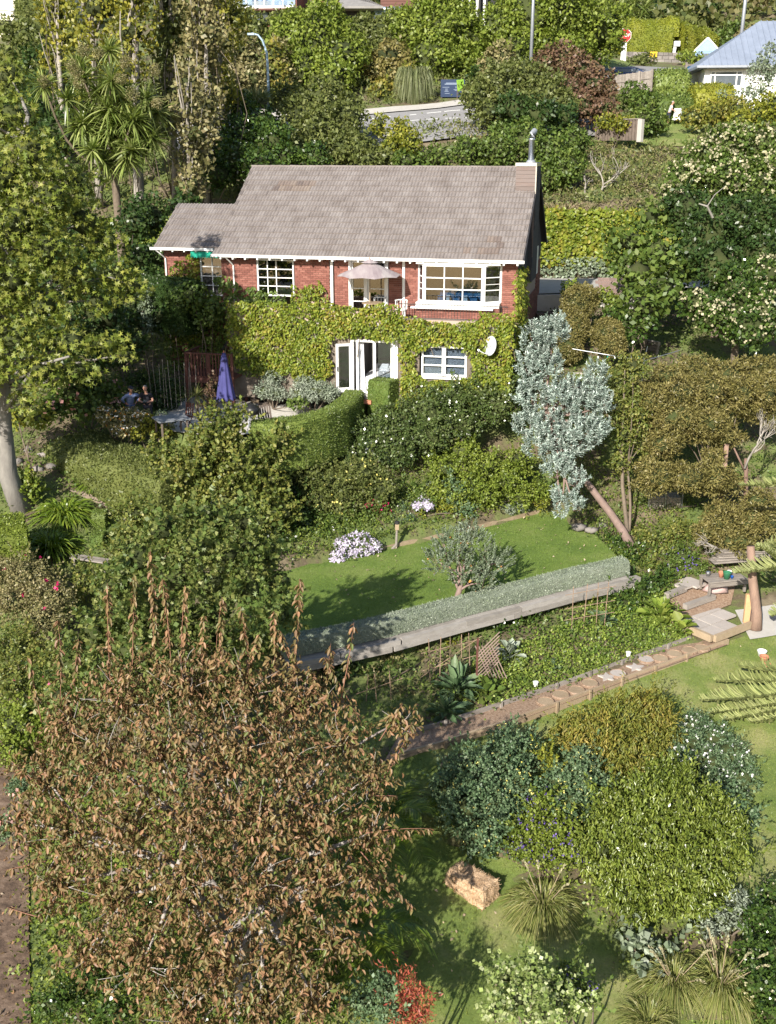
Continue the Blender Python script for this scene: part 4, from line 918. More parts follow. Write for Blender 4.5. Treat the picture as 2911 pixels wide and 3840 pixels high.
def hiproof(par, x0, x1, y0, y1, z0, z1, mat, rid=.3, ribs=0, name='roof'):
    cx0, cx1 = x0 + (y1 - y0) * rid, x1 - (y1 - y0) * rid; cy = (y0 + y1) / 2
    V = [(x0, y0, z0), (x1, y0, z0), (x1, y1, z0), (x0, y1, z0), (cx0, cy, z1), (cx1, cy, z1), (x0, y0, z0 - .18), (x1, y0, z0 - .18), (x1, y1, z0 - .18), (x0, y1, z0 - .18)]
    r = mesh_obj(name, V, [(0, 1, 5, 4), (1, 2, 5), (2, 3, 4, 5), (3, 0, 4), (9, 8, 7, 6), (0, 6, 7, 1), (1, 7, 8, 2), (3, 9, 6, 0)], mat, par)
    if ribs:
        mb = MB(); n = int((x1 - x0) / ribs)
        for i in range(n + 1):
            x = x0 + (x1 - x0) * i / n; t = min(1, (x - x0) / max(.01, cx0 - x0), (x1 - x) / max(.01, x1 - cx1)); 
            if t > .02: mb.box((x, y0 + (cy - y0) * t / 2, z0 + (z1 - z0) * t / 2 + .03), (.07, math.hypot((cy - y0) * t, (z1 - z0) * t), .06), rx=math.atan2(z1 - z0, cy - y0))
        mb.obj('ribs', mat, r, kind='stuff')
    return r
# white house at the right
p = atY(1590, 150, 88); zb = T(p[0] - 2, 88)
hw = house_far('white_house', 'white rendered house with blue grey metal hip roof behind a clipped hedge', p[0], 88, D2R(-6), z=zb)
m = mpp(1590, 150, 88); ez = atY(1590, 143, 88)[2] - zb; fx = lambda u: (u - 1590) * m
W(fx(1525), fx(1525) + 13, 0, 9, -2.5, ez, STUC, hw); hiproof(hw, fx(1505), fx(1505) + 15.5, -.7, 10, ez, ez + 3.6, ROOFB, .5, .45)
piece('gutter', (fx(1505) + 7.7, -.76, ez - .06), (15.5, .12, .16), METALD, hw)
wz = lambda v: atY(1570, v, 88)[2] - zb
simple_window(hw, fx(1538), fx(1604), wz(186), wz(154), -.0, bars=[fx(1547), fx(1593)])
piece('transom', (fx(1571), -.06, wz(162)), (fx(1604) - fx(1538), .06, .08), WHITE, hw)
# houses along the top
def at_top(u, v, Y): p = atY(u, v, Y); return p
p = at_top(60, 0, 104); zb = p[2] - 3.0; m = mpp(60, 10, 104); f_ = lambda u: (u - 60) * m; wz = lambda v: atY(60, v, 104)[2] - zb
h1 = house_far('weatherboard_house', 'cream weatherboard house above the hedge at the top left corner', p[0], 104, 0, z=zb)
W(f_(-60), f_(140), 0, 7, -4, wz(-40), CLAP, h1)
for i in range(12): piece('board', ((f_(-60) + f_(110)) / 2, -.03, wz(24) + .15 + i * .2), (f_(110) - f_(-60), .05, .19), CLAP, h1, rot=(-.12, 0, 0))
simple_window(h1, f_(51), f_(64), wz(20), wz(-22), -.08, gm=PANE_B); simple_window(h1, f_(36), f_(46), wz(22), wz(-22), -.08)
piece('deck', (f_(80), -.6, wz(25)), (f_(140) - f_(30), 1.2, .15), GREYP, h1); piece('tarpaulin', (f_(118), -.5, wz(22)), (1.3, .6, .35), BLUE_C, h1)
for i in range(5): piece('flower_pot', (f_(44 + i * 5), -.9, wz(24) + .25), (.3, .3, .3), TERRA, h1)
p = at_top(580, 0, 104); zb = p[2] - 3.6; m = mpp(580, 10, 104); f_ = lambda u: (u - 580) * m; wz = lambda v: atY(580, v, 104)[2] - zb
h2 = house_far('balcony_house', 'brick house with glass fronted white balcony above blue lower windows', p[0], 104, D2R(-4), z=zb)
W(f_(528), f_(640), .4, 8, -4, wz(-40), BRICK, h2); W(f_(515), f_(640), -1.4, .5, wz(22), wz(17), WHITE, h2, 'balcony')
for i in range(7): piece('balustrade_pane', (f_(523 + i * 17.5), -1.38, wz(14)), (1.25, .03, .55), glass('balustrade_glass', (.7, .78, .85), .25), h2)
for i in range(5): piece('upper_pane', (f_(540 + i * 20), .35, wz(3)), (1.4, .05, 1.6), PANE_B, h2); piece('mullion', (f_(530 + i * 20), .3, wz(3)), (.14, .1, 1.7), WHITE, h2)
for i in range(4): piece('lower_pane', (f_(553 + i * 20), .35, wz(32)), (1.4, .05, 1.0), PANE_B, h2); piece('lower_mullion', (f_(543 + i * 20), .3, wz(32)), (.14, .1, 1.1), GREYP, h2)
piece('beam', (f_(578), -.6, wz(24)), (5.4, 1.6, .15), WOOD_R, h2)
p = at_top(760, 0, 106); zb = p[2] - 3.6; m = mpp(760, 10, 106); f_ = lambda u: (u - 760) * m; wz = lambda v: atY(760, v, 106)[2] - zb
h3 = house_far('hip_roof_house', 'house with low grey hip roof, orange brick chimney and dark red boarded wing', p[0], 106, 0, z=zb)
W(f_(690), f_(815), 1.5, 8, -4, wz(12), IRON, h3); hiproof(h3, f_(672), f_(828), -.6, 7, wz(15), wz(-22), ROOFG, .55)
piece('post', (f_(731), .3, wz(24)), (.2, .2, 1.6), WOOD_R, h3); piece('chimney', (f_(683), 2.5, wz(2)), (.9, .9, 2.0), solid('orange_brick', [(.42, .17, .1), (.5, .22, .14)], .85, 6), h3)
for i in range(9): piece('red_board', (f_(875), 1.3, wz(32) + .17 + i * .24), (f_(925) - f_(822), .06, .23), REDW, h3, rot=(-.1, 0, 0))
W(f_(822), f_(925), 1.35, 7, -4, wz(-20), REDW, h3)
for i in range(2): piece('blue_pane', (f_(830 + i * 26), 1.2, wz(27)), (1.9, .06, 1.2), PANE_B, h3); piece('pelmet', (f_(830 + i * 26), 1.1, wz(16)), (1.9, .1, .12), WHITE, h3)
p = at_top(1025, 0, 100); zb = p[2] - 3.4
h4 = house_far('porch_house', 'white porch posts of a house glimpsed between two round trees', p[0], 100, 0, z=zb); m = mpp(1025, 10, 100)
W(-3, 3, 1.2, 5, -2, 5, IRON, h4); 
for i in range(4): piece('porch_post', (-1 + i * .62, 0, 2.2), (.2, .2, 5.5), WHITE, h4)
for (u, v, s, lab) in ((1490, 12, 3.4, 'small blue roofed house among conifers at the top right'), (1375, 8, 3.0, 'pale hut roof glimpsed between dark conifers'), (1650, 74, 3.0, 'grey gabled roof low behind the hillside bushes at the right edge')):
    Y = 150; p = atY(u, v, Y); t = house_far('hillside_house', lab, p[0], Y, D2R(10), z=p[2] - 3.2)
    W(-s, s, 0, 5, -4, 2.6, STUC, t); hiproof(t, -s - .4, s + .4, -.5, 5.5, 2.6, 4.4, ROOFB if v < 20 and u > 1400 else ROOFG, .45)
p = atY(1527, 112, 118); t = house_far('blue_shed', 'small blue gabled shed beside the big clipped hedge', p[0], 118, D2R(-12), z=p[2] - 1.2); W(-1.2, 1.2, 0, 3, -2, 1.2, solid('pale_blue_paint', [(.22, .34, .5), (.3, .42, .58)], .6, 3), t)
mesh_obj('gable', [(-1.3, -.05, 1.2), (1.3, -.05, 1.2), (0, -.05, 2.5), (-1.3, 3, 1.2), (1.3, 3, 1.2), (0, 3, 2.5)], [(0, 1, 2), (0, 2, 5, 3), (1, 4, 5, 2)], MATS['pale_blue_paint'], t)
for s in (-1, 1): piece('bargeboard', (s * .68, -.1, 1.85), (1.9, .06, .14), WHITE, t, rot=(0, s * .785, 0))
piece('door', (.1, -.04, .2), (.9, .05, 1.7), PANE_D, t)
# retaining wall, hedge with doorway
q0, q1 = atY(1340, 132, 122), atY(1440, 140, 122)
t = thing('stone_wall', 'low rubble stone wall along the side road below the big clipped hedge', 'wall', (q0[0], 122, q0[2] - .2))
Lw = 8.5
for r in range(3):
    x = 0 + .2 * (r % 2)
    while x < Lw:
        w = random.uniform(.4, .8); piece('stone', (x + w / 2, -.7 - .35 * x / Lw * 0, .22 + r * .34 - .02 * x), (w - .04, .4, .31), STONE, t, rot=(random.uniform(-.05, .05), random.uniform(-.04, .04), random.uniform(-.08, .08))); x += w
MB().box((Lw / 2, -.5, .3), (Lw, .4, 1.2)).obj('core', STONE, t)
hp = []
t = hedge('cypress_hedge', 'huge smooth clipped golden green hedge with a doorway cut through it', [(atY(1336, 130, 124)[0], 124), (atY(1440, 130, 124.5)[0], 124.5)], 3.0, (4.3, 4.2), G_BIGH, .15, jitter=.45, cover=1.2, z=atY(1400, 136, 124)[2], wob=.05, round_=.28)
t2 = hedge('cypress_hedge', 'deeply fluted right end of the huge clipped hedge, beyond its doorway', [(atY(1451, 130, 124.5)[0], 124.3), (atY(1530, 130, 127)[0], 127.5)], (2.8, 2.6), (4.4, 3.7), G_BIGH, .15, jitter=.45, cover=1.2, z=atY(1450, 140, 124)[2], wob=.16, round_=.3)
p = atY(1445.5, 130, 124.4); t3 = hedge('cypress_hedge', 'arched top of the hedge above the doorway', [(p[0] - .5, 124.5), (p[0] + .5, 124.5)], 2.8, 2.0, G_BIGH, .15, jitter=.45, cover=1.2, z=p[2] + 2.2, round_=.25)
t = thing('letterbox_post', 'white letterbox post standing in the doorway of the big hedge', 'letterbox', (p[0] + .1, 123.0, p[2] - .4)); piece('post', (0, 0, .9), (.28, .2, 2.2), WHITE, t, rot=(0, .12, 0)); piece('box', (.25, -.05, 1.9), (.6, .4, .5), WHITE, t)
p = atY(1411, 121, 121); t = thing('yellow_sign', 'small yellow notice on a short post above the stone wall', 'sign', (p[0], 121, p[2] - .9)); YS = solid('yellow_board', [(.7, .45, .02), (.78, .55, .03)], .6, 5)
piece('post', (0, 0, .4), (.1, .08, 1.0), WOOD_T, t); piece('board', (0, -.06, 1.05), (.8, .04, .5), YS, t)
for k_ in range(3): piece('text_line', (0, -.083, 1.18 - k_ * .13), (.5 - .1 * (k_ % 2), .006, .05), solid('brown_ink', [(.25, .12, .02), (.3, .15, .03)], .7), t)
p = atY(1347, 118, 112); t = thing('stop_sign', 'red octagonal stop sign on a white post beside the side road', 'road sign', (p[0], 112, p[2] - .3)); m = mpp(1347, 100, 112)
REDS = solid('red_sign_face', [(.5, .02, .02), (.56, .03, .03)], .5, 5); piece('post', (0, 0, .3), (.5, .12, 2.2), WHITE, t)
def octo(r, z, y, mat, nm): return mesh_obj(nm, [(r * math.cos(a), yy, z + r * math.sin(a)) for yy in (y, y + .03) for a in [math.pi / 8 + i * math.pi / 4 for i in range(8)]], [tuple(range(8))] + [tuple(range(15, 7, -1))] + [(i, 8 + i, 8 + (i + 1) % 8, (i + 1) % 8) for i in range(8)], mat, t)
octo(.66, 2.0, -.1, WHITE, 'rim'); octo(.6, 2.0, -.135, REDS, 'face')
def text(s, par, loc, size, mat, rot=(math.pi / 2, 0, 0), name='lettering', sx=1):
    c = bpy.data.curves.new(name, 'FONT'); c.body = s; c.size = size; c.align_x = 'CENTER'; c.align_y = 'CENTER'; c.extrude = .004; c.materials.append(mat)
    o = bpy.data.objects.new(name, c); link(o, par); o.location = loc; o.rotation_euler = rot; bpy.context.view_layer.update(); me = bpy.data.meshes.new_from_object(o); q = bpy.data.objects.new(name, me); link(q, par); q.location = loc; q.rotation_euler = rot; bpy.data.objects.remove(o); return q
text('STOP', t, (0, -.142, 2.0), .42, WHITE)
# car roofs on the side road
def car(label, X, Y, rz, mat, dz=0):
    t = thing('parked_car', label, 'car', (X, Y, T(X, Y) + dz), rz, 'cars on the side road')
    mb = MB(); mb.add([(x, y, z) for x, y, z in [(-2.1, -.85, .35), (2.1, -.85, .35), (2.1, .85, .35), (-2.1, .85, .35), (-2.15, -.88, .8), (2.15, -.88, .78), (2.15, .88, .78), (-2.15, .88, .8), (-2.0, -.8, 1.0), (1.2, -.8, 1.0), (1.2, .8, 1.0), (-2.0, .8, 1.0), (-1.5, -.62, 1.46), (.4, -.62, 1.46), (.4, .62, 1.46), (-1.5, .62, 1.46)]],
      [(0, 3, 2, 1)] + [(i, (i + 1) % 4, 4 + (i + 1) % 4, 4 + i) for i in range(4)] + [(4 + i, 4 + (i + 1) % 4, 8 + (i + 1) % 4, 8 + i) for i in range(4)] + [(8 + i, 8 + (i + 1) % 4, 12 + (i + 1) % 4, 12 + i) for i in range(4)] + [(12, 13, 14, 15)])
    b = mb.obj('body', mat, t); b.modifiers.new('b', 'BEVEL').width = .08
    for s in (-1, 1):
        piece('side_window', (-.5, s * .725, 1.23), (1.9, .02, .3), PANE_D, t, rot=(s * .36, 0, 0))
        for x in (-1.3, 1.3):
            w = MB().tube([(0, -.11, 0), (0, .11, 0)], .33, 14).obj('tyre', BLACKP, t, loc=(x, s * .8, .33)); MB().tube([(0, -.12, 0), (0, .12, 0)], .2, 12).obj('rim', METAL, w)
    piece('windscreen', (.82, 0, 1.24), (.02, 1.2, .5), PANE_D, t, rot=(0, -1.0, 0))
CARB = solid('dark_blue_car_paint', [(.02, .035, .1), (.03, .05, .13)], .2, 2, rand=0, spec=.7); CARG = solid('teal_car_paint', [(.01, .06, .12), (.015, .08, .15)], .2, 2, rand=0, spec=.7)
p = onray(1362, 166, 80, 130); car('dark blue car whose roof shows above the paling fence', *atY(1362, 168, 99)[:2], .1, CARB, -.9)
p = atY(1500, 178, 97); car('blue green car half hidden between hedge and white house', p[0], 97, 1.3, CARG)
# paling fence
def paling(name, label, A, B, n, h, zoff, group=None, mat=WOOD_G):
    A = np.array(A, float); B = np.array(B, float); L = np.linalg.norm(B[:2] - A[:2]); rz = math.atan2(B[1] - A[1], B[0] - A[0]); t = thing(name, label, 'fence', (A[0], A[1], A[2] + zoff), rz, group); sl = (B[2] - A[2]) / L
    for i in range(n):
        x = (i + .5) * L / n; piece('paling', (x, 0, h / 2 + sl * x + random.uniform(-.02, .02)), (L / n * .92, .02, h), mat, t)
    for k_ in range(int(L / 2.2) + 2):
        x = min(k_ * 2.2, L); piece('post', (x, -.08, h / 2 + sl * x), (.16, .12, h + .15), mat, t)
    for z in (.25, .62): piece('rail', (L / 2, -.045, h * z + sl * L / 2), (L, .05, .09), mat, t, rot=(0, -math.atan(sl), 0))
    return t
paling('paling_fence', 'grey paling fence with stout posts above the shrubs at upper right', atY(1325, 205, 92), atY(1408, 195, 90), 26, 1.45, 0)
paling('paling_fence', 'short weathered fence and gate beside the white house', atY(1482, 178, 98), atY(1522, 183, 95), 12, 1.5, 0)
# corrugated low fence with white end post, lower right
A_, B_ = atY(1285, 304, 77), atY(1382, 308, 74)
t = thing('corrugated_fence', 'dark corrugated iron fence ending in a flaking white post', 'fence', tuple(A_), math.atan2(B_[1] - A_[1], B_[0] - A_[0])); L = math.hypot(B_[1] - A_[1], B_[0] - A_[0])
V = []; n = 80
for i in range(n): V += [(i * L / n, .04 * math.sin(i * 1.2), 0), (i * L / n, .04 * math.sin(i * 1.2), 1.3)]
mesh_obj('sheet_iron', V, [(2 * i, 2 * i + 2, 2 * i + 3, 2 * i + 1) for i in range(n - 1)], WOOD_S, t); piece('end_post', (L, 0, .6), (.35, .25, 1.4), CONC, t); piece('cap_rail', (L / 2, 0, 1.33), (L, .12, .06), WOOD_G, t)
# lamp posts
def lamp_post(label, u, v0, Y, r, lean=0, h=12, zb=None):
    p = atY(u, v0, Y); t = thing('lamp_post', label, 'lamp post', (p[0], Y, T(p[0], Y) if zb is None else zb), group=None); MB().tube([(0, 0, 0), (lean, 0, h)], [r, r * .7], 10).obj('pole', METALD, t, smooth=True); MB().tube([(0, 0, 0), (0, 0, .5)], [r * 1.5, r * 1.4], 10).obj('base', METALD, t)
    MB().tube([(lean, 0, h), (lean + .3, -.8, h + .5), (lean + .35, -2, h + .55)], r * .6, 8).obj('arm', METALD, t); piece('lantern', (lean + .35, -2.3, h + .53), (.3, .8, .16), METAL, t); return t
lamp_post('tall grey lamp post rising between the trees above the chimney', 1147, 140, 86, .14)
lamp_post('tall grey lamp post behind the blue grey roof of the white house', 1597, 110, 96, .17, .2)
p = atY(580, 205, 76); t = thing('street_lamp', 'pale blue street lamp with a curved swan neck among the trees', 'street lamp', (p[0], 76, p[2] - 1.5)); m = mpp(580, 150, 76)
MB().tube([(0, 0, 0), (.02, 0, 3.2), (-.02, 0, 4.1), (-.25, 0, 4.8), (-.55, 0, 5.15), (-.95, 0, 5.25)], [.09, .08, .075, .07, .06, .05], 8).obj('pole', solid('blue_grey_paint', [(.28, .4, .52), (.38, .5, .6)], .5, 3), t, smooth=True); piece('lantern', (-1.0, 0, 5.2), (.45, .2, .12), MATS['blue_grey_paint'], t)
# notice boards by the road
p = atY(978, 205, 84); t = thing('notice_board', 'dark blue notice board with pale lines of lettering under the trees by the road', 'sign', (p[0], 84, p[2] - .4)); m = mpp(978, 200, 84)
NAVY = solid('navy_board', [(.01, .025, .07), (.015, .035, .09)], .5, 3); PALE = solid('pale_lettering', [(.16, .2, .28), (.22, .27, .36)], .6, 4)
piece('board', (0, 0, .85), (1.75, .05, 1.2), NAVY, t); 
for x in (-.8, .8): piece('post', (x, .06, .5), (.09, .09, 1.4), WOOD_S, t)
for (x, z, w_) in ((-.05, 1.2, .9), (-.05, 1.13, 1.1), (-.5, .92, .5), (.3, .95, .25), (.3, .88, .25), (.35, .76, .55), (-.45, .8, .2), (-.45, .72, .2), (.35, .7, .4), (-.45, .64, .3), (-.4, .5, .35)): piece('text_line', (x, -.03, z), (w_, .006, .035 if z < 1 else .06), PALE, t)
p = atY(994, 200, 83); t = thing('lime_flag_sign', 'lime green panel with angled foot beside the navy notice board', 'sign', (p[0], 83, p[2] - .6)); LIME = solid('lime_board', [(.13, .27, .01), (.16, .3, .015)], .6, 3)
mesh_obj('panel', [(-.28, 0, 1.45), (.24, 0, 1.5), (.3, 0, .92), (-.16, 0, .62), (-.28, .04, 1.45), (.24, .04, 1.5), (.3, .04, .92), (-.16, .04, .62)], [(3, 2, 1, 0), (4, 5, 6, 7), (0, 1, 5, 4), (1, 2, 6, 5), (2, 3, 7, 6), (3, 0, 4, 7)], LIME, t); piece('post', (-.2, .06, .6), (.05, .05, 1.3), WOOD_S, t)
for k_ in range(4): piece('text_line', (0, -.01, 1.35 - k_ * .1), (.28, .004, .02), solid('dark_green_ink', [(.08, .2, .01), (.1, .25, .02)], .6), t)
# driveway and its walls, ivy bank
DZ = -6.88
sheet('driveway', DRIVEP, CONC, .02, 2, z=DZ)
t = thing('drive_edging', 'concrete edge wall and step below the shaded driveway', 'wall', (8.2, 54.3, CAMZ + DZ - 1.2), .2)
piece('wall', (0, 0, .6), (4.2, .2, 1.2), CONC, t); piece('step', (.2, -.5, .25), (2.4, .8, .3), WOOD_S, t); piece('step', (.4, -1.3, .0), (2.4, .7, .3), WOOD_S, t); piece('step', (.4, -2.1, -.3), (2.4, .7, .3), WOOD_S, t)
t = thing('retaining_wall', 'dark timber retaining wall at the back of the driveway under hanging vines', 'wall', (4, 61.9, CAMZ + DZ), -.04)
for i in range(5): 
    for j in range(6): piece('board', (1.2 + j * 2.45, 0, .13 + i * .26), (2.42, .08, .25), WOOD_S, t)
for j in range(8): piece('post', (j * 2.1, -.1, .75), (.2, .16, 1.5), IRON, t)
# ------------------------------------------------------------------ trees and shrubs up the hill
def L(*a): return [lump(*x) for x in a]
FT = dict(size=.3, width=.62, cover=1.3, ragged=.2, sub=.3)
def far(name, label, cat, lumps, mat, group=None, trunk=.2, **k):
    kk = dict(FT); kk.update(k); return plant(name, label, cat, L(*lumps), mat, trunk=trunk, group=group, **kk)
GH = 'trees and bushes on the hillside'
far('broadleaf_tree', 'big dense round bright green tree behind the notice board, below the hip roof', 'tree', [(955, 75, 88, 92), (900, 60, 60, 92), (1010, 110, 62, 92), (930, 130, 60, 90), (985, 150, 55, 91), (955, 10, 55, 93), (1030, 150, 28, 91, 60)], G_BRIGHT, GH, .3)
far('broadleaf_tree', 'wide mass of light green foliage between the lamp post and the clipped hedge', 'tree', [(1130, 50, 75, 94), (1210, 40, 75, 95), (1290, 60, 62, 96), (1080, 60, 50, 93), (1308, 80, 34, 97), (1200, 105, 50, 93), (1110, 105, 42, 91), (1250, 100, 34, 94), (1150, -5, 60, 98)], G_BRIGHT, GH, .3)
far('broadleaf_tree', 'domed yellowish green tree right of the street lamp', 'tree', [(690, 90, 78, 88), (630, 95, 55, 89), (740, 120, 55, 87), (660, 150, 50, 86), (720, 165, 48, 85), (700, 50, 45, 90)], G_BRIGHT, GH, .25)
far('broadleaf_tree', 'tall pale green shrub tree against the hip roof house', 'tree', [(820, 75, 38, 93), (855, 55, 36, 94), (790, 60, 34, 94), (830, 110, 40, 91), (870, 90, 40, 95), (905, 50, 30, 97)], G_OLIVE, GH, .15)
far('broadleaf_tree', 'golden brown tree in front of the tall toetoe clump', 'tree', [(845, 130, 42, 88), (850, 165, 38, 87), (815, 150, 30, 88)], G_KAN, GH, .15)
far('broadleaf_tree', 'small bronze tree with yellow tips left of the toetoe', 'tree', [(885, 165, 26, 86), (830, 205, 30, 85)], G_GOLD, GH, .12)
far('shrub', 'dark shaded shrub behind the toetoe clump', 'shrub', [(790, 210, 42, 88), (810, 240, 30, 86), (985, 205, 30, 88), (1030, 200, 30, 88, 50), (930, 230, 25, 87)], G_DARK, GH, 0)
far('conifer', 'yellow green cypress bush below the balcony house', 'tree', [(530, 55, 26, 98, 40), (560, 65, 24, 97, 30), (600, 62, 26, 97, 34), (632, 50, 22, 97, 30)], G_OLIVE, GH, .12)
far('shrub', 'tawny seeding shrub beside the street lamp', 'shrub', [(520, 120, 38, 84, 50), (545, 170, 34, 82), (505, 185, 32, 81), (600, 130, 30, 85, 44), (615, 175, 26, 84)], G_TAN, GH, 0)
far('shrub', 'yellow leaved shrub just right of the street lamp', 'shrub', [(600, 165, 24, 83), (618, 200, 22, 82), (595, 115, 20, 84)], G_GOLD, GH, 0)
far('broadleaf_tree', 'grey green wide spreading tree above the left half of the roof ridge', 'tree', [(700, 225, 62, 72, 50), (650, 260, 50, 71), (745, 265, 45, 70), (620, 215, 36, 74), (690, 290, 55, 69), (740, 320, 40, 68), (630, 320, 45, 67), (760, 235, 28, 72)], G_OLIVE, GH, .2, size=.24)
far('broadleaf_tree', 'dense glossy green bush against the left end of the ridge', 'shrub', [(560, 270, 45, 70), (520, 300, 50, 68), (580, 320, 55, 66), (510, 345, 45, 64), (560, 365, 45, 63), (480, 330, 38, 66), (470, 380, 30, 63), (620, 340, 30, 65), (680, 345, 35, 65), (520, 235, 34, 72)], G_GLOSS, GH, .15, size=.22)
far('shrub', 'sprawling vine covered bank directly above the right half of the ridge', 'shrub', [(1010, 330, 40, 66, 32), (1075, 325, 45, 66, 34), (1140, 310, 48, 67), (1190, 330, 46, 67), (940, 340, 34, 65, 26), (1225, 365, 38, 66), (1180, 385, 32, 66), (1090, 290, 34, 70, 24), (880, 350, 30, 65, 20), (1240, 310, 36, 70)], G_MID, GH, 0, size=.22)
far('shrub', 'upright yellow green shrub standing at the road edge', 'shrub', [(865, 290, 20, 69, 30), (885, 310, 22, 68, 26), (845, 320, 22, 68, 22), (820, 270, 16, 70, 22)], G_YELL, GH, 0, size=.22)
far('shrub', 'low shrub at the road edge left of centre', 'shrub', [(780, 320, 34, 67), (800, 345, 30, 66, 20), (830, 345, 24, 66, 18)], G_OLIVE, GH, 0, size=.22)
far('broadleaf_tree', 'olive green tree overhanging the right side of the road', 'tree', [(1130, 190, 60, 76), (1080, 195, 55, 75), (1180, 210, 52, 75), (1035, 215, 40, 74, 38), (1140, 235, 50, 73, 40), (1210, 235, 40, 74), (1060, 240, 34, 73, 28)], G_OLIVE, GH, .2, size=.25)
far('broadleaf_tree', 'dark green lower tree beneath the red brown crown', 'tree', [(1110, 235, 38, 72), (1170, 250, 44, 71, 30), (1215, 255, 34, 72, 26)], G_DARK, GH, .1, size=.24)
far('broadleaf_tree', 'reddish brown crowned tree left of the paling fence', 'tree', [(1215, 125, 32, 82, 28), (1180, 135, 30, 82, 26), (1250, 160, 40, 80), (1290, 195, 42, 79), (1270, 230, 38, 78), (1305, 235, 26, 77), (1240, 200, 36, 79)], G_REDB, GH, .2, size=.25)
far('shrub', 'tawny weeds left of the lamp post foot', 'shrub', [(1085, 130, 26, 86, 34), (1060, 145, 18, 86, 30)], G_TAN, GH, 0)
far('shrub', 'mossy low bush on top of the corrugated fence', 'shrub', [(1310, 262, 26, 76, 12), (1345, 268, 24, 75, 10)], G_YELL, GH, 0, size=.2)
far('shrub', 'leafy shrub between the corrugated fence and the hedge', 'shrub', [(1395, 235, 34, 79), (1370, 210, 30, 82), (1420, 270, 22, 79), (1388, 262, 26, 78)], G_MID, GH, 0, size=.24)
far('shrub', 'orange tinted bush behind the person on the hill lawn', 'shrub', [(1500, 255, 32, 80, 20), (1545, 245, 36, 80, 22), (1485, 232, 28, 89, 22), (1590, 240, 30, 80, 24)], G_GOLD, GH, 0, size=.24)
far('shrub', 'bushy green shrub at the right edge below the white house', 'shrub', [(1640, 250, 38, 78, 26), (1600, 262, 26, 77, 20), (1670, 230, 30, 78)], G_YELL, GH, 0, size=.24)
far('shrub', 'feathery grey shrub in front of the white wall', 'shrub', [(1640, 170, 26, 82, 40), (1605, 215, 24, 81, 24), (1665, 130, 22, 82, 40), (1560, 200, 8, 83, 8)], G_SAGE, GH, .06, core=0, cover=.7, size=.2)
for (u0, v0, u1, v1, Y, w_, h_, mt, lab) in ((1406, 200, 1478, 198, 91, 3.0, 1.9, G_BOX, 'boxy clipped hedge block left of the white house window'), (1410, 262, 1505, 258, 86, 3.2, 2.2, G_BOX, 'mid green clipped hedge below the boxy block'), (1490, 240, 1572, 238, 85.5, 3.0, 2.05, G_YELL, 'yellow green rounded clipped hedge in front of the white wall')):
    A_ = atY(u0, v0, Y); B_ = atY(u1, v1, Y); hedge('clipped_hedge', lab, [A_[:2], B_[:2]], w_, h_, mt, .2, z=A_[2] - .3, cover=1.3, round_=.32, wob=.07, group=GH)
# pines and far bush at the top right
for i, (u, v, r, Y, mt, lab) in enumerate(((1450, 25, 34, 145, G_DARK, 'spreading dark conifer behind the big clipped hedge'), (1510, 40, 36, 142, G_DARK, 'second spreading dark conifer right of centre of the hedge top'), (1570, 30, 40, 150, G_OLIVE, 'tall olive conifer left of the right hand lamp post'),
      (1640, 25, 42, 155, G_OLIVE, 'olive conifer in the top right corner'), (1480, 65, 34, 138, G_OLIVE, 'rounded tree rising just behind the hedge'), (1545, 75, 34, 138, G_OLIVE, 'rounded tree behind the right end of the hedge'), (1400, 30, 26, 140, G_DARK, 'small dark tree beside the pale cabbage trees'), (1625, 70, 30, 146, G_GOLD, 'yellowing bush on the slope at the right edge'), (1560, 110, 30, 128, G_MID, 'bush between hedge end and metal roof'), (1620, 85, 26, 128, G_TAN, 'dry pinkish scrub behind the metal roof'), (1660, 105, 30, 126, G_OLIVE, 'scrub above the metal roof at the right edge'), (1590, 70, 22, 135, G_MID, 'small bush by the second lamp post'), (1355, 15, 30, 130, G_OLIVE, 'bush above the left end of the big hedge'))):
    ls = [(u, v, r, Y), (u + r * .8, v + r * .3, r * .7, Y), (u - r * .8, v + r * .35, r * .65, Y), (u + r * .1, v - r * .6, r * .6, Y + 1)]
    if 'conifer' in lab: ls = [(u + random.uniform(-.5, .5) * r, v + (k - 2) * r * .42, r * (.95 - .12 * abs(k - 2)), Y + random.uniform(-1, 1), r * .24) for k in range(5)] + [(u + random.uniform(-.9, .9) * r, v + (k - 2) * r * .4 + 6, r * .5, Y - 1, r * .18) for k in range(5)]
    far('conifer' if 'conifer' in lab else 'broadleaf_tree', lab, 'tree', ls, mt, GH, .2, size=.42)
# the far hillside, one mass of bush
n = 9000; X = RNG.uniform(-90, 110, n); Y = RNG.uniform(112, 330, n) ; k = RNG.random(n) < (150 / Y) ** 1.5; X, Y = X[k], Y[k]; keep = ~((X > 12) & (X < 50) & (Y < 134)); X, Y = X[keep], Y[keep]
Z = terrain(X, Y); cl = RNG.uniform(1.2, 3.4, len(X)); m_ = 13; idx = np.repeat(np.arange(len(X)), m_); d = unit(RNG.normal(size=(len(idx), 3)) + [0, -.3, .7]); d[:, 2] = np.abs(d[:, 2])
P = np.stack([X[idx], Y[idx], Z[idx] + .3 * cl[idx]], 1) + d * cl[idx][:, None] * RNG.uniform(.7, 1, (len(idx), 1)); V, F = leaves(P, d, .85, .8, 'quad', jitter=.5)
mesh_obj('hillside_bush', V, F, leafm('leaf_far_bush', [(.035, .06, .02), (.075, .1, .035), (.13, .14, .05), (.19, .15, .08)], patch=1.2, pscale=.06), kind='stuff')
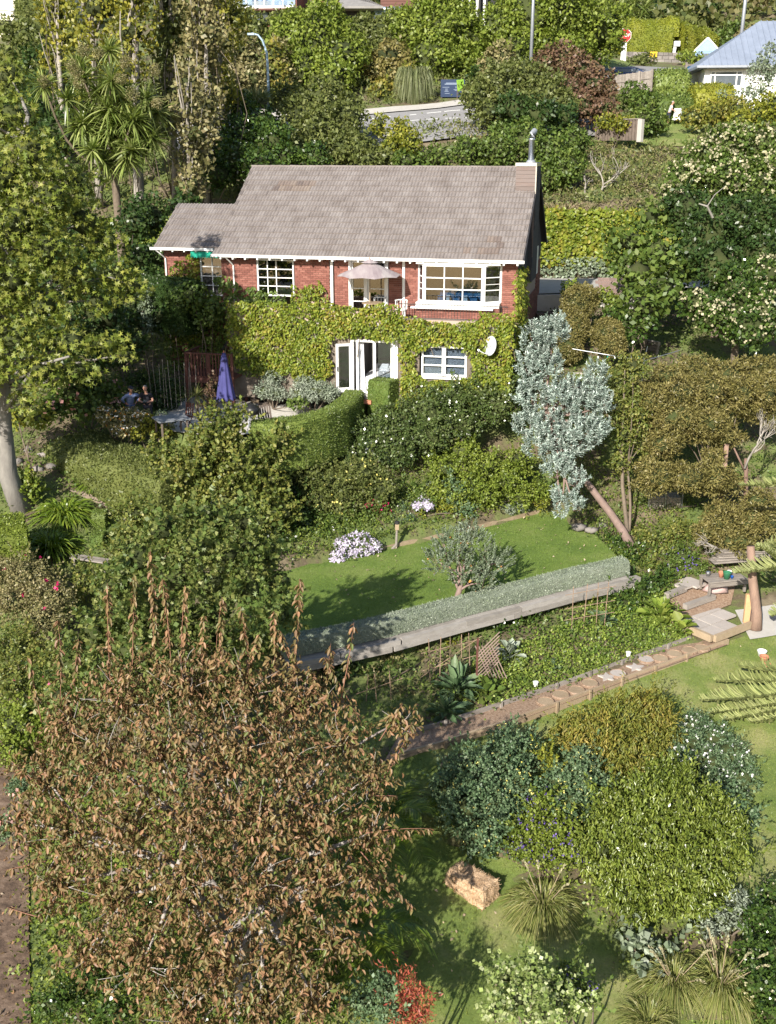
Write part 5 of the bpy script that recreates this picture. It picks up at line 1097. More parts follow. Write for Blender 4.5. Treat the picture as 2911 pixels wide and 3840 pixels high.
# top-left dark conifer and clipped dark hedge
far('conifer', 'dark feathery conifer at the top left edge', 'tree', [(20 + (k % 3) * 26, 55 + k * 22, 46, 80 - k, 14) for k in range(7)] + [(70, 70 + k * 24, 30, 79 - k, 12) for k in range(5)], G_OLIVE, GH, .25, size=.3)
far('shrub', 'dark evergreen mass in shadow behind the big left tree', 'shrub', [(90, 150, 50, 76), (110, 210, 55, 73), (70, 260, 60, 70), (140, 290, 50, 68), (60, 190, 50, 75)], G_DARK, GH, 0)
A_, B_ = atY(45, 70, 90), atY(160, 62, 92); hedge('clipped_hedge', 'long dark hedge top below the cream weatherboard house', [A_[:2], B_[:2]], 3, 3.4, G_OLIVE, .24, z=A_[2] - 1.2, cover=1.2, group=GH)
# poplars
def poplar(label, u, vt, vb, w, Y, mat=G_POP, trunkv=None, tr=.2, tm=BARK_W, sz=.26, cov=.8):
    ls = []; n = max(4, int((vb - vt) / (w * .9)))
    for i in range(n):
        t_ = i / (n - 1); ls.append(lump(u + random.uniform(-.35, .35) * w, vt + (vb - vt) * t_, w * (.5 + .5 * math.sin(math.pi * min(.95, t_ * .8 + .15))), Y + random.uniform(-.6, .6), w * .8))
    b = atY(u, vb, Y); t = plant('poplar_tree', label, 'tree', ls, mat, sz, base=(b[0], Y), trunk=0, group='poplars behind the house', width=.7, cover=cov, core=.45, ragged=.35, up=.6, sub=.3)
    bz = t.location.z; top = ls[0][0]; mb = MB(); dz = top[2] - bz
    mb.tube(limb_path((0, 0, -.3), (top[0] - b[0], 0, dz), .03, 8), np.linspace(tr, tr * .35, 8), 8)
    for c, r in ls:
        for s_ in range(3): 
            z_ = c[2] - bz - r[2]; mb.tube(limb_path((0, 0, max(0, z_ - 1)), (c[0] - b[0] + random.uniform(-.6, .6), random.uniform(-1.2, .4), z_ + 2.2), .1, 4), (tr * .35, tr * .25, tr * .15, tr * .06), 5)
    mb.obj('limbs', tm, t, smooth=True); return t
poplar('pale trunked poplar in thin yellow leaf at the top left', 195, -80, 210, 70, 66, tr=.26, cov=.55); poplar('poplar with thick white forked trunk near the top left', 285, -90, 230, 60, 64, tr=.34, cov=.5)
poplar('narrow dense poplar between the forked one and the tawny ones', 365, -90, 260, 45, 67, G_OLIVE, cov=.9); poplar('pale tawny poplar left of the street lamp', 440, -80, 330, 50, 65, G_TAN, tr=.2, cov=.9); poplar('poplar with several slim white stems right of the tawny one', 480, -80, 260, 48, 70, G_POP, tr=.18, cov=.7)
poplar('slim yellow green poplar at the left of the group', 130, -60, 170, 42, 70, G_POP, cov=.7); poplar('shaded poplar lower crown above the annex roof', 410, 180, 400, 48, 60, G_TAN, tr=.18, cov=.9)
# cabbage tree with rosettes
def cabbage(label, heads, base, tr=.22, L_=1.15, wd=.12, nb=95, seeds=()):
    t = thing('cabbage_tree', label, 'tree', base); bz = np.array(base)
    hub = np.array([np.mean([h[0] for h in heads]) - bz[0], np.mean([h[1] for h in heads]) - bz[1], min(h[2] for h in heads) - bz[2] - 1.0]); mb = MB(); mb.tube(limb_path((0, 0, -.2), hub, .08, 8), np.linspace(tr, tr * .8, 8), 9)
    for h in heads:
        h = np.array(h) - bz; mb.tube(limb_path(hub, h, .2, 6), np.linspace(tr * .42, tr * .22, 6), 6)
    mb.obj('trunk', BARK, t, smooth=True)
    heads = list(heads) + [tuple(hub + bz + (np.array(h) - hub - bz) * random.uniform(.45, .8)) for h in heads[::1]]
    for i, h in enumerate(heads):
        h = np.array(h) - bz; n = nb; d = RNG.normal(size=(n, 3)); d = unit(d); d[:, 2] = d[:, 2] * .9 + .35; V, F = strips(np.tile([0, 0, 0.], (n, 1)) + d * .05, d, L_ * random.uniform(.8, 1.1), wd, 3, .28)
        mesh_obj('leaf_rosette', V, F, G_CAB, t, loc=tuple(h))
    for h in seeds:
        h = np.array(h) - bz; V, F = foliage([(np.zeros(3), (.27, .27, .24))], .08, .5, cover=1.1, core=.4, sub=.5); mesh_obj('seed_head', V, F, G_TAN, t, loc=tuple(h), kind='stuff'); CORES.clear()
    return t
hd = [(145, 215), (180, 170), (235, 235), (205, 260), (240, 175), (270, 215), (315, 215), (340, 245), (285, 260), (300, 290), (235, 300), (330, 300), (180, 255), (260, 195), (255, 330), (215, 205), (200, 325), (285, 325)]
Yc = 58
cabbage('tall many headed cabbage tree with long dark trunk left of the house', [tuple(atY(u, v, Yc + random.uniform(-1.3, 1.3))) for u, v in hd] + [tuple(atY(95, 185, 57)), tuple(atY(170, 150, 59)), tuple(atY(235, 110, 60))], (atY(262, 512, Yc)[0], Yc, T(atY(262, 512, Yc)[0], Yc)), tr=.24,
        seeds=[tuple(atY(u, v, Yc - 1.6)) for u, v in ((95, 178), (165, 155), (170, 180), (180, 108), (285, 205), (272, 135), (335, 152), (213, 115), (340, 222), (155, 140), (260, 170))])
cabbage('pair of pale cabbage trees behind the left end of the big hedge', [tuple(atY(u, v, 128)) for u, v in ((1345, 12), (1370, 5), (1392, 18), (1358, 30), (1385, 35))], tuple(atY(1372, 62, 128)), tr=.3, L_=2.0, wd=.16, nb=36)
# toetoe / flax clumps up the hill
def tussock(name, label, X, Y, n, L_, wd, spread, mat, group=None, plumes=0, z=None, rad=.2, sag=.55, seg=5, pl=.38, plen=1.1):
    t = thing(name, label, 'grass clump', (X, Y, T(X, Y) if z is None else z), group=group); V, F = tuft(n, L_, wd, spread, rad, sag, seg=seg); mesh_obj('leaves', V, F, mat, t, kind='stuff')
    for i in range(plumes):
        a = random.uniform(0, 6.28); s = random.uniform(.25, .75); d = Vector((math.cos(a) * s, math.sin(a) * s - .3, 1)).normalized(); h = L_ * plen * random.uniform(.6, .85); tip = d * h; mb = MB(); mb.tube([(0, 0, 0), tuple(d * h * .6), tuple(tip)], .008, 4); mb.obj('stalk', WOOD_T, t)
        k = 44; q = np.linspace(0, 1, k)[:, None] * np.array(d) * pl + np.array(tip) - np.array([0, 0, 1]) * (np.linspace(0, 1, k)[:, None] ** 2) * .12; V, F = leaves(q, RNG.normal(size=(k, 3)), .075, .4, 'quad', up=.2, D=np.tile(np.array(d), (k, 1))); mesh_obj('plume', V, F, G_CREAM, t)
    return t
p = atY(895, 240, 83.5); tussock('toetoe', 'tall drooping grey green toetoe clump beside the road', p[0], 83.5, 1300, 8.6, .05, .13, G_FLAX, z=p[2] - .3, rad=.5, sag=.88)
p = atY(555, 210, 75); tussock('flax_bush', 'dark flax clump at the foot of the street lamp', p[0], 75, 200, 1.9, .1, .9, G_FLAX, z=p[2] - .5, sag=.4); p = atY(1340, 262, 78); tussock('flax_bush', 'pale drooping flax left of the person on the hill lawn', p[0], 78, 240, 2.2, .09, .7, G_TUSS, z=p[2] - .6, sag=.6)
p = atY(1225, 452, 64); tussock('dry_grass', 'patch of pale dry grass above the vine bank', p[0], 64, 700, .9, .03, .8, G_DRY, z=p[2] - .2, rad=1.1, sag=.3); 
sheet('hill_lawn', [(14, 76.5), (20.5, 76), (23.5, 84), (20, 87), (16.2, 84)], LAWN_M2, .05, 1)
sheet('verge_lawn', [atY(1270, 150, 97)[:2], atY(1345, 150, 97)[:2], atY(1372, 115, 110)[:2], atY(1300, 108, 110)[:2]], LAWN_M2, .1, 1.5)
p = atY(1392, 132, 108)
far('shrub', 'low round bush at the corner of the side road', 'shrub', [(1372, 138, 22, 107, 12), (1395, 130, 20, 109, 10), (1352, 148, 18, 106, 10)], G_OLIVE, GH, 0)
far('shrub', 'yellow green climber hanging over the stone wall', 'shrub', [(1500, 128, 22, 117, 10), (1475, 122, 16, 118, 8), (1525, 135, 16, 116, 9)], G_BRIGHT, GH, 0)
# ivy bank behind the driveway
def bank(name, label, A, B, zt0, zt1, mat, size, n, depth=.7, bulge=.5, cat='creeper'):
    A = np.array(A, float); B = np.array(B, float); t = thing(name, label, cat, (A[0], A[1], zt0)); s = RNG.random(n); h = RNG.random(n) ** .8; P = A + (B - A) * s[:, None]; nrm = np.array([(B - A)[1], -(B - A)[0]]); nrm = nrm / np.linalg.norm(nrm) * (1 if nrm[1] < 0 else -1)
    ph = np.sin(s * 23) * .3 + np.sin(s * 41 + h * 7) * .2 + np.sin(h * 9 + s * 13) * .3; off = (1 - h) * depth + bulge * ph * .5 + RNG.uniform(0, .3, n); Q = np.c_[P + nrm * off[:, None], zt0 + (zt1 - zt0) * h + ph * .15]; N = np.tile([nrm[0], nrm[1], .6], (n, 1)); Q2 = Q - [A[0], A[1], zt0]
    V, F = leaves(Q2, N, size, .75, 'leaf', droop=.5, jitter=.45); mesh_obj('leaves', V, F, mat, t, kind='stuff')
    m_ = 30; V = []; 
    for i in range(m_): 
        for j in range(6): q = A + (B - A) * i / (m_ - 1); f = (1 - j / 5) * depth - .12; V.append((q[0] + nrm[0] * f - A[0], q[1] + nrm[1] * f - A[1], (zt1 - zt0) * j / 5))
    mesh_obj('bank_face', V, [(i * 6 + j, i * 6 + 6 + j, i * 6 + 7 + j, i * 6 + 1 + j) for i in range(m_ - 1) for j in range(5)], SOIL, t); return t
bank('vine_bank', 'tall bank of round leaved vine behind the driveway', (3, 62.6), (21, 62.2), CAMZ - 6.1, CAMZ - 3.2, G_IVY, .24, 15000, 1.0)
bank('hanging_vine', 'greyish hanging trails over the dark retaining wall', (3.5, 61.75), (16, 61.3), CAMZ - 6.85, CAMZ - 5.7, G_SAGE, .16, 2600, .12, .3)
bank('clipped_bank', 'dark clipped hedge bank behind the annex roof', (-18, 59.5), (-6, 60.5), CAMZ - 7, CAMZ - 3.4, G_BRIGHT, .22, 13000, 1.6, .7, 'hedge')
# scattered lower growth on the slope behind the house
def cover(name, X0, X1, Y0, Y1, n, hmin, hmax, size, mat, mask=None, up=.6, width=.4, clump=6, crad=.25):
    X = RNG.uniform(X0, X1, n); Y = RNG.uniform(Y0, Y1, n)
    if mask is not None: k = mask(X, Y); X, Y = X[k], Y[k]
    Z = terrain(X, Y); h = RNG.uniform(hmin, hmax, len(X)); idx = np.repeat(np.arange(len(X)), clump); P = np.stack([X[idx], Y[idx], Z[idx]], 1) + RNG.normal(0, crad, (len(idx), 3)) * [1, 1, 0]; P[:, 2] += h[idx] * RNG.random(len(idx))
    V, F = leaves(P, np.tile([0, -.3, 1.], (len(P), 1)), size, width, 'quad', up=up, jitter=.8); return mesh_obj(name, V, F, mat, kind='stuff')
def not_in(*polys): return lambda X, Y: ~np.any([inpoly(p, X, Y) for p in polys], 0)
ROADP = [(-14, 73), (16, 78), (14, 88.5), (3, 82.5), (-16, 84)]
HLP = [(13.5, 76), (20.5, 75.5), (24, 84), (20, 88), (16, 85)]; SR = [(14, 95.5), (24.5, 95.5), (28.5, 104), (47, 107), (47, 111.5), (28, 110.5), (19, 102)]
cover('slope_growth', -24, 34, 63, 96, 5200, .1, .9, .3, G_OLIVE, not_in(ROADP, HLP, SR), clump=8, crad=.5)
cover('slope_weeds', 4, 26, 63, 76, 1500, .1, .6, .2, G_TAN, not_in(ROADP, HLP), clump=7, crad=.35)
# bare branched shrub and stump
def bare(name, label, X, Y, z, H_, n, r, mat, lean=(0, 0), cat='tree', spread=.6):
    t = thing(name, label, cat, (X, Y, z)); mb = MB()
    def grow(p, d, L_, r_, k):
        q = p + d * L_; mb.tube(limb_path(p, q, .25, 4), np.linspace(r_, r_ * .6, 4), 5)
        if k > 0:
            for _ in range(n if k > 1 else 3):
                dd = unit(d + RNG.normal(0, spread, 3) + [0, 0, .15]); grow(q if random.random() < .6 else p + (q - p) * random.uniform(.5, .9), dd, L_ * random.uniform(.55, .8), r_ * .55, k - 1)
    grow(np.array([0, 0, -.1]), unit(np.array([lean[0], lean[1], 1.])), H_ * .4, r, 3); mb.obj('branches', mat, t, smooth=True); return t
p = atY(1290, 420, 66); bare('bare_tree', 'bare pale branched tree above the vine bank', p[0], 66, p[2] - 1, 4.2, 3, .09, BARK_W, (.2, 0))
p = atY(1265, 400, 66); t = bare('bare_tree', 'leaning pale stump among weeds above the bank', p[0], 66, p[2] - .6, 1.6, 2, .1, BARK_W)
# cream flowered trees down the right side
FT = dict(size=.2, width=.62, cover=1.3, ragged=.25, sub=.26)
fl = lambda n, s=.16: [(G_CREAM, s, n, 'blossom')]
far('blossom_tree', 'grey green tree thick with cream flower heads at the upper right edge', 'tree', [(1580, 310, 60, 57, 42), (1520, 340, 50, 56, 38), (1640, 320, 56, 57, 50), (1480, 385, 44, 55, 36), (1560, 380, 55, 55), (1630, 400, 55, 55), (1665, 370, 50, 56), (1450, 420, 26, 54, 26)], G_MID, None, .2, flowers=fl(95, .12))
far('broadleaf_tree', 'dark shaded evergreen with a torn pale branch in the middle right', 'tree', [(1480, 460, 50, 53, 55), (1530, 500, 60, 52), (1590, 480, 60, 53), (1490, 560, 50, 51), (1550, 580, 55, 50), (1650, 470, 50, 53), (1640, 540, 50, 52)], G_DARK, None, .22)
far('blossom_tree', 'second cream speckled tree lower down at the right edge', 'tree', [(1600, 640, 60, 48), (1650, 600, 50, 49), (1540, 680, 45, 47), (1620, 710, 55, 46, 45), (1660, 680, 50, 47), (1500, 655, 30, 47, 30)], G_GLOSS, None, .18, flowers=fl(60, .11))
far('fig_tree', 'large leaved tree between the driveway and the dark evergreens', 'tree', [(1410, 470, 30, 53, 34), (1360, 520, 50, 52, 40), (1420, 540, 46, 51, 40), (1380, 590, 46, 50), (1430, 620, 44, 49), (1390, 660, 40, 48), (1460, 590, 34, 50), (1350, 560, 36, 52, 30)], G_MID, None, .16, size=.32, cover=1.0, core=.55)
p1, p2 = atY(1540, 470, 50), atY(1510, 440, 50); t = thing('torn_branch', 'torn bare pale branch sticking out of the dark evergreen', 'branch', tuple(p1)); MB().tube([(0, 0, 0), (-.35, -.2, .5), tuple(p2 - p1)], [.06, .05, .025], 6).tube([(-.35, -.2, .5), (-.1, -.3, 1.0), (.4, -.2, 1.4)], [.03, .02, .01], 5).obj('wood', BARK_G, t)
# brownish rounded shrubs by the steps
far('coprosma_shrub', 'tall rounded bronze green shrub just right of the house wall', 'shrub', [(1250, 655, 42, 50, 40), (1235, 710, 42, 49, 46), (1225, 755, 36, 48, 34), (1265, 640, 32, 50.5, 26)], G_KAN, None, 0, size=.1, cover=1.25, sub=.16, ragged=.08, width=.35, out=.6)
far('coprosma_shrub', 'smaller rounded bronze green shrub beside the stone steps', 'shrub', [(1312, 722, 38, 47.5, 36), (1325, 745, 30, 47, 26)], G_KAN, None, 0, size=.1, cover=1.25, sub=.16, ragged=.08, width=.35, out=.6)
far('shrub', 'bright green bush above the tall bronze shrub', 'shrub', [(1232, 622, 20, 52.5, 16), (1305, 640, 22, 52, 16), (1330, 655, 20, 51, 16)], G_BRIGHT, None, 0, size=.14)
far('shrub', 'small leafy plants tumbling over the timber wall right of the steps', 'shrub', [(1330, 680, 18, 49, 14), (1350, 700, 16, 48, 14), (1370, 730, 12, 47.5, 12), (1395, 700, 24, 47.5, 16)], G_GLOSS, None, 0, size=.2)
# ------------------------------------------------------------------ left side: big sweetgum, steps, deck stairs, patio
FT = dict(size=.17, width=.9, cover=1.25, ragged=.3, sub=.26, shape='star', core=.6, droop=.35)
YL = 37
b = atY(40, 1085, YL); bx, bz = b[0], T(b[0], YL)
swl = [(20, 250, 60, 37.5), (70, 330, 58, 37), (10, 380, 70, 37), (110, 420, 62, 37), (40, 480, 70, 36.5), (170, 400, 52, 38.5, 46), (180, 480, 56, 38), (100, 540, 62, 36.5), (230, 520, 48, 38.5, 38), (20, 600, 70, 36),
       (160, 590, 52, 37, 40), (250, 590, 46, 38, 32), (90, 660, 62, 36, 44), (210, 650, 44, 37.5, 30), (290, 620, 36, 38, 22), (30, 730, 66, 35.5, 46), (150, 735, 56, 36, 32), (230, 745, 44, 36.5, 24), (270, 765, 24, 36.5, 16), (90, 800, 58, 35.5, 34), (170, 800, 36, 36, 22), (20, 160, 40, 38), (-140, 500, 90, 35), (-150, 660, 90, 35), (-130, 810, 80, 35), (-60, 420, 80, 37), (-60, 620, 80, 36), (-40, 800, 60, 35.5), (60, 870, 30, 36, 20), (-50, 250, 60, 37.5)]  # the furthest left, unseen lumps are added to shade the patio
t = thing('sweetgum_tree', 'huge yellow green sweetgum filling the left edge with a leaning grey trunk', 'tree', (bx, YL, bz)); loc = np.array([bx, YL, bz])
L2 = [(np.array(lump(*q)[0]) - loc, lump(*q)[1]) for q in swl]
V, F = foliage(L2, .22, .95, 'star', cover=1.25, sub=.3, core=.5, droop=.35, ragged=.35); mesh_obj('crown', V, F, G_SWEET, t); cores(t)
k1 = np.array(atY(8, 900, YL)) - loc; k2 = np.array(atY(10, 560, YL)) - loc; k3 = np.array(atY(60, 250, 37.5)) - loc
mb = MB(); mb.tube([(.15, 0, -.3), tuple(np.array([-.25, 0, 1.2])), tuple(k1), tuple((k1 + k2) / 2), tuple(k2), tuple(k3)], [.44, .34, .26, .2, .15, .07], 14)
for c, r in L2: 
    s = k1 + (k3 - k1) * np.clip((c[2] - k1[2] - .8) / (k3[2] - k1[2]), 0, 1); mb.tube(limb_path(s, c, .2, 6), np.linspace(.085, .02, 6), 6)
mb.tube([tuple(k1 + [0, 0, .1]), tuple(np.array(atY(80, 790, 35.5)) - loc), tuple(np.array(atY(150, 770, 35.2)) - loc)], [.1, .07, .04], 7)
mb.obj('trunk', BARK_G, t, smooth=True)
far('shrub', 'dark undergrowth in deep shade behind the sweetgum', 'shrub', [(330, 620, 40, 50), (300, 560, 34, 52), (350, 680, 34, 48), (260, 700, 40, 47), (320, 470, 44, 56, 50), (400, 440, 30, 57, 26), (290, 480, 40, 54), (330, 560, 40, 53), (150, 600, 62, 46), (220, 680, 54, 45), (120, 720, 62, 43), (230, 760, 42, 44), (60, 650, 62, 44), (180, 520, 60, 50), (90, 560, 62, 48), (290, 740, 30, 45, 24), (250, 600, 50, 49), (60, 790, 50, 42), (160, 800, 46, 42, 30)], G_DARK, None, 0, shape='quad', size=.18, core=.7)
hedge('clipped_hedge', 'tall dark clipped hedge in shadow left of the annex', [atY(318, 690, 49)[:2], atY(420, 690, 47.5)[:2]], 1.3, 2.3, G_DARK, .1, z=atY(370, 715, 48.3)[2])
far('shrub', 'column of pale grey leaved climber beside the shaded hedge', 'shrub', [(316, 660, 13, 47.5, 22), (318, 700, 13, 47.3, 26), (312, 635, 9, 47.5, 12)], G_SAGE, None, 0, shape='quad', size=.1)
far('hydrangea_bush', 'hydrangea bush with fading pink flower heads left of the two men', 'shrub', [(150, 850, 44, 42, 36), (200, 835, 36, 43, 26), (240, 850, 32, 43.5, 28), (250, 880, 22, 42.5, 18), (110, 880, 36, 41, 26), (180, 880, 34, 41.5, 26)], G_MID, None, 0, size=.16, shape='leaf', flowers=[(F_SALM, .13, 9, 'flower_heads')])
far('shrub', 'small leafy bushes in half light at the foot of the sweetgum', 'shrub', [(40, 900, 30, 40, 20), (90, 905, 26, 39.5, 18), (65, 1040, 12, 37.5, 22)], G_YELL, None, 0, size=.14, shape='leaf')
# gravel steps by the shaded bed
for i, (u0, v0, u1, v1, z) in enumerate(((345, 758, 388, 752, -9.35), (330, 775, 370, 772, -9.6), (300, 800, 345, 797, -9.9))):
    a = atZ(u0, v0 + 8, z); c = atZ(u1, v1, z); t = thing('gravel_step', ('highest', 'middle', 'lowest')[i] + ' of three shaded gravel steps with dark timber edges', 'step', (a[0], a[1], a[2]), .1, 'gravel steps'); w = abs(c[0] - a[0]) + .9
    piece('gravel', (w / 2, .6, -.1), (w, 1.3, .2), CONC, t); piece('riser', (w / 2, -.08, -.12), (w, .08, .26), WOOD_R, t)
# patio sheet
sheet('patio', PATIO + [], CONC_L, .02, .8, z=-10.55)
# pale blue canvas? shaded cover beside the men
p = atZ(370, 905, -9.9); t = thing('covered_table', 'grey blue covered table in the shade right of the two men', 'table', (p[0], p[1], CAMZ - 10.55), .5); piece('cover', (0, 0, .68), (1.25, 1.0, .05), METALD, t)
for sx in (-1, 1):
    for sy in (-1, 1): piece('leg', (sx * .5, sy * .4, .33), (.06, .06, .66), WOOD_S, t)
p = atZ(402, 905, -10.2); t = thing('garden_chair', 'red brown folding chair on the pale patio', 'chair', (p[0], p[1], CAMZ - 10.53), -.6)
for i in range(5): piece('seat_slat', (0, -.18 + i * .09, .43), (.44, .07, .02), WOOD_R, t)
for i in range(4): piece('back_slat', (-.16 + i * .11, .24, .7), (.05, .02, .48), WOOD_R, t, rot=(-.15, 0, 0))
for sx in (-.2, .2):
    MB().tube([(sx, -.2, 0), (sx, .2, .45), (sx, .28, .95)], .02, 5).obj('leg', WOOD_R, t); MB().tube([(sx, .22, 0), (sx, -.2, .45)], .02, 5).obj('leg', WOOD_R, t)
# red stained stairs: top flight, landing, lower flight of sleepers
S0 = np.array(atY(402, 800, 45.2)); zl = CAMZ - 9.2
t = thing('timber_stairs', 'dark red stained timber stairs and landing with slatted balustrades below the annex', 'stairs', (S0[0], S0[1], CAMZ - 10.55), HA)
lz = 1.35; piece('landing', (1.05, .8, lz), (2.2, 1.6, .12), WOOD_R, t); piece('fascia', (1.05, -.02, lz - .12), (2.2, .05, .24), WOOD_R, t)
for x in (0.03, 1.05, 2.1): piece('post', (x, .02, lz / 2 + .5), (.11, .11, lz + 1.1), WOOD_R, t); piece('post', (x, 1.55, lz / 2 - .2), (.11, .11, lz + .2), WOOD_R, t)
piece('top_rail', (1.05, .0, lz + 1.02), (2.2, .1, .05), WOOD_R, t)
for i in range(15): piece('baluster', (.14 + i * .138, .0, lz + .52), (.05, .03, .95), WOOD_R, t)
for i in range(8): piece('baluster', (.0, .2 + i * .18, lz + .52), (.03, .05, .95), WOOD_R, t)
piece('top_rail', (0, .8, lz + 1.02), (.1, 1.6, .05), WOOD_R, t)
for i in range(9): piece('tread', (1.6 + i * .06, 1.75 + i * .27, lz + .18 + i * .19), (1.0, .3, .05), WOOD_G if i > 6 else WOOD_R, t); piece('riser', (1.6 + i * .06, 1.62 + i * .27, lz + .09 + i * .19), (1.0, .03, .18), WOOD_R, t)
for sx in (1.05, 2.15):
    MB().tube([(sx, 1.6, lz + .9), (sx + .55, 4.1, lz + 2.65)], .04, 6).obj('handrail', IRON if sx < 2 else WOOD_R, t); MB().tube([(sx, 1.6, lz + .05), (sx + .55, 4.1, lz + 1.75)], .06, 6).obj('stringer', WOOD_R, t)
    for i in range(13): f = (i + .5) / 13; piece('baluster', (sx + .55 * f, 1.6 + 2.5 * f, lz + .48 + 1.72 * f), (.03, .04, .86), WOOD_R, t)
for i, (u, v) in enumerate(((478, 800), (496, 808), (514, 815), (533, 826), (552, 840), (570, 852), (588, 866), (600, 880))):
    zz = -9.45 - i * .155; a = atZ(u, v, zz); tt = thing('sleeper_step', ('topmost', 'second', 'third', 'fourth', 'fifth', 'sixth', 'seventh', 'bottom')[i] + ' sleeper of the rough timber flight down to the pale patio', 'step', tuple(a), .75, 'sleeper steps down to the patio'); piece('sleeper', (0, 0, -.1), (1.25, .3, .2), WOOD_S, tt); piece('end_block', (-.5, -.02, -.22), (.24, .28, .12), WOOD_T, tt)
for (u, v, lab) in ((575, 905, 'dark wooden lounger backrest standing on the pale patio'), ): 
    a = atZ(u, v, -10.2); tt = thing('patio_chair', lab, 'chair', (a[0], a[1], CAMZ - 10.53), .4)
    for i in range(6): piece('back_slat', (-.25 + i * .1, .2, .5), (.07, .025, .7), WOOD_S, tt, rot=(-.35, 0, 0))
    piece('seat', (0, -.15, .32), (.6, .55, .05), WOOD_S, tt)
    for sx in (-.26, .26): piece('leg', (sx, -.35, .15), (.05, .05, .3), WOOD_S, tt); piece('leg', (sx, .1, .15), (.05, .05, .3), WOOD_S, tt)
a = atZ(545, 905, -10.1); tt = thing('barbecue', 'round black covered barbecue half hidden behind the yellowing tree', 'barbecue', (a[0], a[1], CAMZ - 10.53)); MB().lathe([(.1, 0), (.3, .1), (.33, .25), (.28, .38), (.1, .47), (.03, .5)], (0, 0, .55), 16).obj('bowl', BLACKP, tt, smooth=True)
for a_ in range(3): MB().tube([(.35 * math.cos(a_ * 2.1), .35 * math.sin(a_ * 2.1), 0), (.12 * math.cos(a_ * 2.1), .12 * math.sin(a_ * 2.1), .62)], .02, 6).obj('leg', METALD, tt)
# closed purple parasol
p = atZ(489, 872, -9.9); t = thing('folded_parasol', 'folded purple blue parasol standing in front of the dark red stairs', 'parasol', (p[0], p[1], CAMZ - 10.55)); m = mpp(489, 800, p[1])
V = []; F = []; nz = 9; na = 40
for i in range(nz + 1):
    f = i / nz; z = 2.62 - 1.75 * f; r = .09 + .26 * f ** .9
    for j in range(na): a = 2 * math.pi * j / na; rr = r * (1 + .16 * math.sin(a * 8) * (.3 + f)); V.append((rr * math.cos(a), rr * math.sin(a), z - .06 * math.sin(a * 8) * f))
F = [(i * na + j, (i + 1) * na + j, (i + 1) * na + (j + 1) % na, i * na + (j + 1) % na) for i in range(nz) for j in range(na)]
mesh_obj('canopy', V, F, BLUE_C, t, smooth=True); MB().tube([(0, 0, 0), (0, 0, 2.7)], .025, 8).obj('pole', WOOD_T, t); MB().lathe([(.17, 0), (.1, .22), (.05, .34)], (0, 0, 2.42), 16).obj('vent', BLUE_C, t, smooth=True); MB().lathe([(.02, 0), (.035, .05), (.01, .12)], (0, 0, 2.74), 8).obj('finial', TERRA, t); MB().lathe([(.25, 0), (.22, .1)], (0, 0, 0), 14).obj('base', CONC, t)
# spiky plants by the stairs
def spiky(name, label, u, v, Y, n, L_, wd, mat, z=None, trunk=0, sag=.35, up=.5, cat='plant'):
    p = atY(u, v, Y); t = thing(name, label, cat, (p[0], Y, p[2] - trunk)); d = unit(RNG.normal(size=(n, 3)) * [1, 1, .8] + [0, 0, up]); V, F = strips(np.tile([0, 0, float(trunk)], (n, 1)) + d * .04, d, L_, wd, 4, sag); mesh_obj('leaves', V, F, mat, t, kind='stuff')
    if trunk: MB().tube([(0, 0, 0), (0, 0, trunk)], .06, 7).obj('stem', BARK, t)
spiky('spiky_plant', 'thin leaved spiky plant in front of the stair landing', 425, 855, 43, 60, .75, .035, G_TUSS, trunk=.9, up=.2); far('shrub', 'pinkish red feathery plant beside the folded parasol', 'plant', [(452, 850, 14, 43, 18), (458, 820, 8, 43, 16), (450, 875, 16, 43, 12)], G_REDB, None, 0, size=.1, shape='quad', core=.3, cover=.8)
far('lavender_bush', 'grey lavender like bush below the left part of the creeper wall', 'shrub', [(690, 845, 34, 44, 22), (650, 850, 26, 44.2, 20), (660, 825, 24, 44.8, 14), (715, 850, 20, 43.8, 16)], G_GREY, None, 0, size=.1, shape='quad', width=.35)
far('shrub', 'bluish grey bush above the sleeper steps', 'shrub', [(590, 820, 22, 45, 16), (570, 845, 18, 44.6, 16), (600, 800, 14, 45.5, 12), (600, 850, 20, 44.5, 12)], G_GREY, None, 0, size=.1, shape='quad', width=.35)
far('shrub', 'low dark green shrubs between stairs and creeper wall', 'shrub', [(540, 795, 24, 45.8, 16), (565, 790, 26, 45.8, 18), (630, 800, 20, 45.8, 12), (520, 775, 22, 46, 14), (640, 870, 22, 43.6, 12)], G_MID, None, 0, size=.12, shape='quad')
far('shrub', 'mixed orange and white flecked bushes in front of the two men', 'shrub', [(245, 905, 26, 41.2, 16), (285, 915, 26, 41, 18), (225, 895, 20, 41.3, 16), (265, 930, 24, 40.6, 12), (280, 893, 22, 41.3, 12), (310, 900, 18, 41.2, 10)], G_TAN, None, 0, size=.1, shape='quad', flowers=[(F_WHITE, .06, 20, 'pale_leaves'), (F_ORAN, .05, 12, 'orange_leaves')])
far('shrub', 'bright yellow green bush right of the flecked bushes', 'shrub', [(325, 915, 26, 41, 16), (350, 930, 22, 40.8, 14), (300, 935, 20, 40.6, 12)], G_YELL, None, 0, size=.11, shape='quad')
far('shrub', 'pale upright shoots of a grey shrub beside the patio', 'shrub', [(345, 900, 5, 41, 18), (358, 905, 4, 41, 20), (372, 915, 5, 41, 14)], G_SAGE, None, 0, size=.08, shape='quad', core=0, cover=1)
